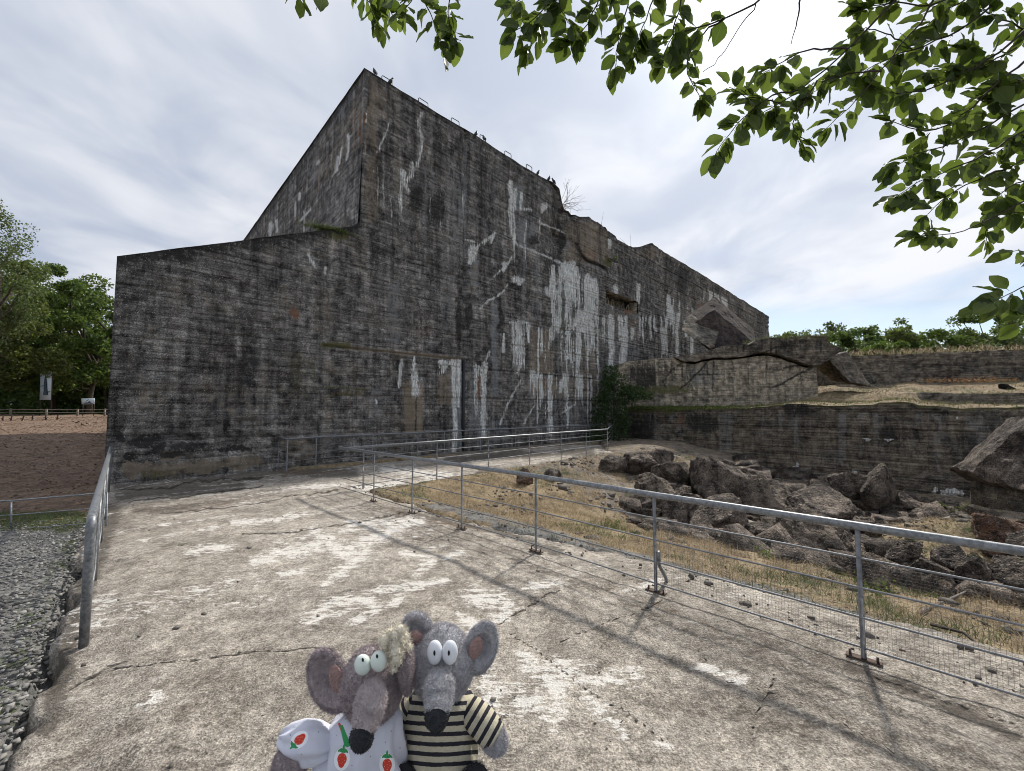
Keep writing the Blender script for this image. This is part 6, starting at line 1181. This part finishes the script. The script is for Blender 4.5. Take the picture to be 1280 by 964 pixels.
for k in range(2600):          # unseen crown leaves, added above and to the right for shade
    c = hub[rg.integers(0, 4)] + rg.normal(0, 1, 3) * (1.0, .8, .35) + (0.3, -.3, .55); px_, py_ = proj(c)
    if np.dot(c - (0, 0, CAMZ), FWC) > .2 and -30 < px_ < 1310 and py_ > -40: continue
    d = rg.normal(size=3); d /= np.linalg.norm(d); y_ = np.cross(d, rg.normal(size=3)); y_ /= np.linalg.norm(y_); extra.append((0, c, np.stack([d, y_, np.cross(d, y_)], 1), .11, rg.integers(0, 7)))
for _, p, R, L_, k in leaves[300:] + extra:
    v, f, s3 = LM[k]; V.append((v * L_) @ R.T + p - OT); Fq.append(f + b); b += len(v); rn_.append(np.full(len(v), rg.uniform())); sd3.append(s3)
mesh_np('foliage', np.concatenate(V), np.concatenate(Fq), M['leaf_near'], ot, True, {'rnd': np.concatenate(rn_), 'side': np.concatenate(sd3)})['kind'] = 'stuff'

# ================================================================== the two plush mice
CR = np.stack([RGC, FWC, UPC], 1)
def mat_plush(name, a, b_, tint=(0.6, 0.5, 0.52)):
    m, t, b = material(name, 1.0); co = t.obj(); v = t.voro(co, 420.0); n = t.noise(co, 160, 5, .7); big = t.noise(co, 28, 4, .6)
    f = t.math('ADD', t.math('MULTIPLY', n, .6), t.math('MULTIPLY', big, .5)); c = t.mix(t.mapr(f, .4, .72), a, b_); t.put(b.inputs['Base Color'], c)
    b.inputs['Sheen Weight'].default_value = .55; b.inputs['Sheen Roughness'].default_value = .5; b.inputs['Sheen Tint'].default_value = (*tint, 1)
    t.put(b.inputs['Normal'], t.bump(t.math('ADD', t.math('MULTIPLY', v, -.6), n), .9, .0022)); return m
M['fur_grey'] = mat_plush('grey_terry_plush', (.35, .345, .36), (.68, .67, .70)); M['fur_brown'] = mat_plush('mauve_brown_terry_plush', (.28, .23, .235), (.58, .50, .51)); M['fur_snout'] = mat_plush('pinkish_terry_plush', (.44, .38, .38), (.66, .59, .59)); M['fur_pale'] = mat_plush('pale_grey_terry_plush', (.44, .435, .45), (.66, .655, .67))
M['felt_pink'] = mat_plush('dusky_pink_felt', (.30, .19, .17), (.46, .31, .28)); M['wool'] = mat_plush('cream_wool', (.66, .60, .48), (.90, .84, .70), (1, .95, .8)); M['fur_black'] = mat_plush('black_plush', (.012, .012, .014), (.035, .035, .04), (.15, .15, .16)); M['felt_nose'] = mat_plush('dark_charcoal_felt', (.018, .020, .024), (.04, .042, .048), (.15, .15, .16))
M['eye_white'] = mat_simple('white_plastic_eye', (.78, .80, .84), .22); M['eye_green'] = mat_simple('greenish_white_plastic_eye', (.70, .77, .71), .25); M['pupil'] = mat_simple('black_pupil', (.01, .01, .012), .3)
def mat_stripes():
    m, t, b = material('striped_knit', .95); ph = t.attr('phase').outputs['Fac']; co = t.obj(); n = t.math('MULTIPLY', t.math('SUBTRACT', t.noise(co, 260, 3), .5), .10)
    f = t.math('FRACT', t.math('ADD', ph, n)); s_ = t.mapr(f, .55, .59); c = t.mix(s_, t.mix(t.noise(co, 300, 3), (.40, .36, .26), (.62, .57, .44)), t.mix(t.noise(co, 200, 3), (.012, .012, .018), (.035, .034, .045))); t.put(b.inputs['Base Color'], c)
    t.put(b.inputs['Normal'], t.bump(t.math('ADD', t.noise(t.scale(co, (1, 1, 1)), 420, 3), t.math('MULTIPLY', s_, .35)), .7, .0012)); return m
M['stripes'] = mat_stripes()
def mat_print():
    m, t, b = material('printed_cotton', .75); a = t.sep(t.attr('stain_a').outputs['Color']); q = t.sep(t.attr('stain_b').outputs['Color']); co = t.obj()
    c = t.mix(t.noise(co, 40, 3), (.54, .55, .64), (.66, .67, .75)); c = t.mix(t.mapr(q[1], .45, .55), c, (.86, .87, .9)); c = t.mix(t.mapr(a[0], .45, .55), c, (.62, .045, .025)); c = t.mix(t.mapr(a[1], .45, .55), c, (.03, .28, .09)); c = t.mix(t.mapr(a[2], .45, .55), c, (.05, .05, .06)); c = t.mix(t.mapr(q[0], .45, .6), c, (.85, .6, .45))
    t.put(b.inputs['Base Color'], c); t.put(b.inputs['Normal'], t.bump(t.noise(co, 500, 3), .25, .0008)); b.inputs['Sheen Weight'].default_value = .2; return m
M['print'] = mat_print()
class Toy:
    def __init__(s, D, cx_, cy_, label):
        s.D = D; s.o = T(cx_, cy_, D); s.root = empty('plush_mouse', tuple(s.o), 0, label, 'plush toy')
    def pt(s, px, py, dy=0): return T(px, py, s.D + dy * s.D / 500) - s.o
    def k(s, dy=0): return (s.D + dy * s.D / 500) / 500
    def ball(s, g, px, py, dy, r, ang=0, fn=None, nu=48, nv=32, yaw=0, nod=0):
        R = CR @ rotm(0, math.radians(-ang), 0) @ rotm(0, 0, math.radians(yaw)) @ rotm(math.radians(nod), 0, 0); g.ball(s.pt(px, py, dy), np.array(r) * s.k(dy), nu, nv, R, fn)
    def tube(s, g, rows, n=40):
        """rows: px, py, dy, radius"""
        g.tube([s.pt(a, b, c) for a, b, c, _ in rows], [r * s.k(c) for _, _, c, r in rows], n)
    def fur(s, g, mat, n, L_=2.2, parent=None, wd=.42):
        L_ *= 1.05
        V = np.concatenate(g.v); f = np.concatenate(g.f4); a, b, c = V[f[:, 0]], V[f[:, 1]], V[f[:, 3]]; nr = np.cross(b - a, c - a); ar = np.linalg.norm(nr, axis=1); nr = nr / (ar[:, None] + 1e-12); i = RNG.choice(len(f), n, p=ar / ar.sum()); u_, v_ = RNG.uniform(0, 1, (2, n, 1))
        P = a[i] + (b - a)[i] * u_ + (c - a)[i] * v_; cen = V.mean(0); N_ = nr[i]; sg = np.sign(np.einsum('ij,ij->i', P - cen, N_))[:, None]; N_ = N_ * sg; k_ = s.k(); d = N_ * .75 + RNG.normal(0, .62, (n, 3)); w_ = np.cross(d, RNG.normal(size=(n, 3))); w_ /= np.linalg.norm(w_, axis=1)[:, None]; l_ = (L_ * k_ * RNG.uniform(.5, 1.3, n))[:, None]
        Vv = np.stack([P - w_ * wd * k_, P + w_ * wd * k_, P + d * l_ + N_ * 0], 1).reshape(-1, 3); ff = np.arange(n)[:, None] * 3 + np.arange(3)[None]
        mesh_np('pile', Vv, ff, mat, parent, False)['kind'] = 'stuff'
    def part(s, g, name, mat, fur=0, L_=2.2, parent=None, **kw):
        o = g.build(name, mat, parent or s.root, True, **kw)
        if fur: s.fur(g, mat, fur, L_, o)
        return o
def egg(top=.82):
    def fn(V):
        z = V[:, 2]; f = 1 - (1 - top) * np.clip(z, 0, 1) ** 1.2 - .10 * np.clip(-z, 0, 1) ** 2; n_ = (fbm(V[:, 0] * 2.2 + 3, V[:, 1] * 2.2, z * 2.2, 3) - .5) * .07; return V * np.stack([f + n_, f + n_, 1 + n_], -1)
    return fn
def cup(depth=.85, rimw=.55):
    def fn(V):
        r = np.hypot(V[:, 0], V[:, 2]); W_ = V.copy(); fr__ = V[:, 1] < 0; W_[:, 1] = np.where(fr__, V[:, 1] + depth * 2.2 * np.exp(-(r / rimw) ** 4), V[:, 1]); n_ = (fbm(V[:, 0] * 2, V[:, 2] * 2, 1, 3) - .5) * .12; return W_ * (1 + n_)[:, None]
    return fn
def body_mesh(toy, prof, nu, depth, fold=0.0, dy=0):
    """prof: (px centre, py, half width)"""
    prof = np.array(prof, float); yy = np.linspace(prof[0, 1], prof[-1, 1], 150); cx_ = np.interp(yy, prof[:, 1], prof[:, 0]); hw = np.interp(yy, prof[:, 1], prof[:, 2]); a = np.arange(nu) * 2 * np.pi / nu; V = []
    for _ in range(3): hw[1:-1] = (hw[:-2] + 2 * hw[1:-1] + hw[2:]) / 4
    k_ = toy.k(dy)
    for y_, c, h_ in zip(yy, cx_, hw):
        wv = 1 + fold * np.sin(a * 9 + 2 * np.sin(y_ * .05)) * min(1, (y_ - yy[0]) / 50) + fold * 1.6 * (fbm(np.cos(a) * 2.5 + 5, np.sin(a) * 2.5, y_ * .035, 3) - .5)
        base = toy.pt(c, y_, dy); V.append(base + (np.cos(a) * h_ * wv * k_)[:, None] * RGC + (np.sin(a) * h_ * depth * wv * k_)[:, None] * FWC)
    n = len(yy); V = np.concatenate(V); i = np.arange(n - 1)[:, None] * nu; j = np.arange(nu)[None]; f4 = np.stack([i + j, i + nu + j, i + nu + (j + 1) % nu, i + (j + 1) % nu], -1).reshape(-1, 4); V = np.vstack([V, toy.pt(cx_[-1], yy[-1], dy)]); f3 = [((n - 1) * nu + k, len(V) - 1, (n - 1) * nu + (k + 1) % nu) for k in range(nu)]
    g = Geo(); g.add(V, f3, f4); return g
# ---- grey mouse in the striped jumper
tR = Toy(.47, 552, 900, 'grey plush mouse in a black and cream striped jumper with white eyes'); 
g = Geo(); tR.ball(g, 553, 829, 6, (38.5, 36, 47), 0, egg(.84), 96, 64); hd = tR.part(g, 'head', M['fur_grey'], 26000, 2.2)
g = Geo(); tR.tube(g, [(549, 849, -22, 8), (549, 852, -36, 15.5), (549, 859, -47, 18), (549, 867, -53, 17.5), (548.5, 876, -58, 16.5), (547.5, 886, -68, 14.5), (546.5, 893, -74, 10)], 48); tR.part(g, 'snout', M['fur_pale'], 9000, 1.8, hd)
g = Geo(); tR.ball(g, 546, 896.5, -71, (14.6, 14, 15.6), 0, None, 40, 28); tR.part(g, 'nose', M['felt_nose'], 2200, 1.0, hd)
for ex, wdt in ((543.5, 9.6), (562.5, 9.8)):
    g = Geo(); tR.ball(g, ex, 815.5, -27, (wdt, 8.5, 14.8), 0, None, 40, 28); ey = tR.part(g, 'eye', M['eye_white'], parent=hd)
    g = Geo(); tR.ball(g, ex - (.5 if ex < 550 else 1.5), 816.5, -35.6, (1.4, .9, 3.4), 0, None, 16, 12); tR.part(g, 'pupil', M['pupil'], parent=ey)
g = Geo(); tR.ball(g, 601, 810, 8, (20.5, 9, 34), -14, cup(.8, .6), 72, 48, yaw=12); er = tR.part(g, 'ear', M['fur_grey'], 15000, 2.0)
g = Geo(); tR.ball(g, 594.5, 810, 0, (9, 4, 14.5), -14, None, 32, 20, yaw=20); tR.part(g, 'inner_ear', M['felt_pink'], 1500, .8, er)
g = Geo(); tR.ball(g, 522, 784, 12, (18, 8, 19.5), 30, cup(.8, .6), 64, 40, yaw=-10); er = tR.part(g, 'ear', M['fur_grey'], 9000, 2.0)
g = Geo(); tR.ball(g, 520, 797, 3, (9.5, 4, 9), 20, None, 32, 20, yaw=-10); tR.part(g, 'inner_ear', M['felt_pink'], 1200, .8, er)
g = body_mesh(tR, [(551, 861, 20), (551, 866, 33), (551, 873, 41), (550, 890, 45), (550, 920, 47), (550, 960, 47), (550, 1000, 45), (550, 1030, 36)], 260, .72, .03, 12); V = np.concatenate(g.v); px_, py_ = proj(V + tR.o)
ph = (py_ - 3.0 * np.cos((px_ - 550) / 28.0) - 868) / 12.6 + .1 * fbm(px_ * .05, py_ * .05, 1); tR.part(g, 'jumper', M['stripes'], attrs={'phase': ph})
def sleeve(toy, rows, name, ph0=0.0, per=10.0):
    g = Geo(); toy.tube(g, rows, 60); V = np.concatenate(g.v); a = toy.pt(*rows[0][:3]); b = toy.pt(*rows[-1][:3]); d = (b - a) / np.linalg.norm(b - a); toy.part(g, name, M['stripes'], attrs={'phase': ((V - a) @ d) / toy.k() / per + ph0})
def dens(rows, n=24):
    r = np.array(rows, float); t = np.linspace(0, len(r) - 1, n); return [tuple(np.interp(q, np.arange(len(r)), r[:, c]) for c in range(4)) for q in t]
sleeve(tR, dens([(580, 884, 8, 12), (590, 890, 4, 17), (602, 902, -2, 18.5), (613, 915, -6, 18), (619, 921, -8, 16)]), 'sleeve', .2)
sleeve(tR, dens([(524, 880, 10, 12), (514, 884, 10, 15), (505, 896, 12, 15), (500, 910, 14, 13)]), 'sleeve', .1)
g = Geo(); tR.tube(g, dens([(608, 912, -5, 13), (616, 922, -8, 15.5), (622, 932, -10, 14), (624, 940, -11, 8)], 14), 36); tR.part(g, 'arm', M['fur_grey'], 6000, 1.9)
g = Geo(); tR.tube(g, dens([(503, 905, 13, 11), (500, 918, 13, 13), (500, 928, 12, 8)], 12), 30); tR.part(g, 'arm', M['fur_grey'], 2500, 1.9)
for sx_ in (-1, 1):
    g = Geo(); tR.tube(g, dens([(550 + 22 * sx_, 1010, 10, 20), (550 + 34 * sx_, 985, -14, 18), (550 + 46 * sx_, 972, -24, 15), (550 + 50 * sx_, 966, -28, 9)], 16), 36); tR.part(g, 'leg', M['fur_black'], 4000, 1.8)
g = Geo()
for k in range(3): g.tube([tR.pt(621, 902, -5), tR.pt(626 + k, 896 + k, -6), tR.pt(636, 892 + 2 * k, -5)], .35 * tR.k(), 4, False)
tR.part(g, 'thread', M['pupil'])
# ---- brown mouse in the strawberry dress
tL = Toy(.44, 455, 925, 'brownish plush mouse in a white strawberry-print dress with a tuft of cream hair')
g = Geo(); tL.ball(g, 465, 857, 8, (36.5, 34, 47), 7, egg(.88), 96, 64); hd = tL.part(g, 'head', M['fur_brown'], 26000, 2.2)
g = Geo(); tL.tube(g, [(465.5, 864, -20, 8), (465, 867, -34, 15.5), (464, 875, -45, 18.5), (462, 885, -51, 18), (459, 897, -56, 16.5), (455.5, 909, -65, 14.5), (453, 917, -71, 10)], 48); tL.part(g, 'snout', M['fur_snout'], 9000, 1.8, hd)
g = Geo(); tL.ball(g, 452, 922, -69, (14, 13.5, 16), 12, None, 40, 28); tL.part(g, 'nose', M['felt_nose'], 2200, 1.0, hd)
for ex, ey_, a_ in ((453.5, 831, 12), (473.5, 826.5, 6)):
    g = Geo(); tL.ball(g, ex, ey_, -26, (10.2, 8.5, 12.4), a_, None, 40, 28); ey = tL.part(g, 'eye', M['eye_green'], parent=hd)
    g = Geo(); tL.ball(g, ex + (0 if ex < 460 else -2.2), ey_ - 6.0, -33.5, (1.4, 1.0, 2.6), a_, None, 16, 12); tL.part(g, 'pupil', M['pupil'], parent=ey)
g = Geo(); tL.ball(g, 411, 851, 10, (27, 10, 41), 14, cup(.85, .62), 72, 48, yaw=-8); er = tL.part(g, 'ear', M['fur_brown'], 20000, 2.2)
g = Geo(); tL.ball(g, 420.5, 849, 2, (10.5, 4.5, 18.5), 10, None, 32, 20, yaw=-16); tL.part(g, 'inner_ear', M['felt_pink'], 1800, .8, er)
g = Geo(); tL.ball(g, 508, 834, 2, (8.0, 16, 34), 4, None, 60, 44); tL.part(g, 'ear', M['fur_brown'], 10000, 2.0)
g = Geo()
for k in range(95):
    t_ = RNG.uniform(0, 1); c = (494 + 3 * math.sin(t_ * 4) + RNG.normal(0, 6 * (1.15 - t_)), 792 + 40 * t_ + RNG.normal(0, 3)); tL.ball(g, c[0], c[1], -10 + RNG.normal(0, 7) - 8 * t_, (RNG.uniform(3, 6.0) * (1.25 - .5 * t_),) * 3, 0, None, 14, 9)
g.tube([tL.pt(490, 815, -4), tL.pt(493, 800, -6)], .004, 6); tL.part(g, 'hair_tuft', M['wool'], 16000, 3.0)
g = body_mesh(tL, [(470, 880, 16), (469, 888, 27), (465, 894, 36), (458, 905, 44), (454, 925, 49), (450, 950, 54), (448, 980, 57), (447, 1015, 60)], 330, .74, .085, 10); V = np.concatenate(g.v); px_, py_ = proj(V + tL.o); fm = ((V @ FWC) < np.median(V @ FWC))
def berry(p, x_, y_, s_, ang):
    ca, sa = math.cos(math.radians(ang)), math.sin(math.radians(ang))
    def L_(u_, v_): return (x_ + u_ * s_ * ca - v_ * s_ * sa, y_ + u_ * s_ * sa + v_ * s_ * ca)
    p.blob('halo', x_, y_, 1.0 * s_, 1.5 * s_, 1, .3, ang)
    for u_, v_, a_, b_ in ((0, 0, .62, .8), (0, .45, .42, .62)): p.blob('red', *L_(u_, v_), a_ * s_, b_ * s_, 1, .35, ang)
    for u_, v_, a_, b_, r_ in ((0, -1.25, .14, .45, 0), (-.35, -.95, .16, .42, 45), (.35, -.95, .16, .42, -45), (0, -.85, .5, .22, 0)): p.blob('green', *L_(u_, v_), a_ * s_, b_ * s_, 1, .5, ang + r_)
    for u_, v_ in ((-.25, -.3), (.2, -.35), (0, 0), (-.3, .2), (.3, .1), (0, .5), (-.1, -.55), (.12, .3)): p.blob('seed', *L_(u_, v_), .11 * s_, .13 * s_, 1, 1.0, ang)
def dress_attrs(V, px_, py_, berries, extra=()):
    p = Paint(px_, py_); [p.ch(c) for c in ('red', 'green', 'black', 'seed', 'halo')]
    for b_ in berries: berry(p, *b_)
    p.line('green', [(427, 908), (430, 918), (434, 930)], 4, 1, 8); p.line('red', [(424, 905), (428, 914)], 3, 1, 4)
    for q in ((489, 914), (421, 919), (463, 946), (482, 928), (500, 935), (440, 957), (400, 960), (377, 943), (363, 919), (398, 915), (470, 905)): p.blob('black', *q, 1.6, 1.6, 1, 1)
    for c in p.c: p.c[c] = p.c[c] * (1.0)
    return {'stain_a': p.colors(['red', 'green', 'black', None]), 'stain_b': p.colors(['seed', 'halo', None, None])}
tL.part(g, 'dress', M['print'], attrs=dress_attrs(V, px_, py_, [(427.5, 949, 11.5, 8), (484, 956, 11.5, 0), (395, 990, 11, 0), (455, 985, 11, 20)]))
g = Geo()
def puff(V):
    a = np.arctan2(V[:, 2], V[:, 1]); return V * (1 + .05 * np.sin(a * 7 + V[:, 0] * 3) + .10 * (fbm(V[:, 0] * 2.5 + 7, V[:, 1] * 2.5, V[:, 2] * 2.5, 3) - .5))[:, None]
tL.ball(g, 386, 928, -2, (36, 22, 23), -12, puff, 190, 120); V = np.concatenate(g.v); px_, py_ = proj(V + tL.o); tL.part(g, 'sleeve', M['print'], attrs=dress_attrs(V, px_, py_, [(374, 925, 10.5, 225)]))
g = Geo(); tL.tube(g, dens([(384, 934, -4, 14), (372, 946, -8, 18), (360, 956, -12, 20), (352, 964, -14, 15), (349, 968, -15, 7)], 18), 44); tL.part(g, 'arm', M['fur_brown'], 9000, 2.0)
g = Geo(); tL.tube(g, dens([(492, 915, 20, 10), (500, 935, 26, 11), (500, 950, 24, 8)], 12), 30); tL.part(g, 'arm', M['fur_brown'], 1500, 1.8)
for sx_ in (-1, 1):
    g = Geo(); tL.tube(g, dens([(448 + 22 * sx_, 1000, 10, 18), (448 + 26 * sx_, 1040, 4, 17), (448 + 30 * sx_, 1065, -10, 18), (448 + 31 * sx_, 1070, -20, 10)], 16), 36); tL.part(g, 'leg', M['fur_brown'], 3000, 1.8)
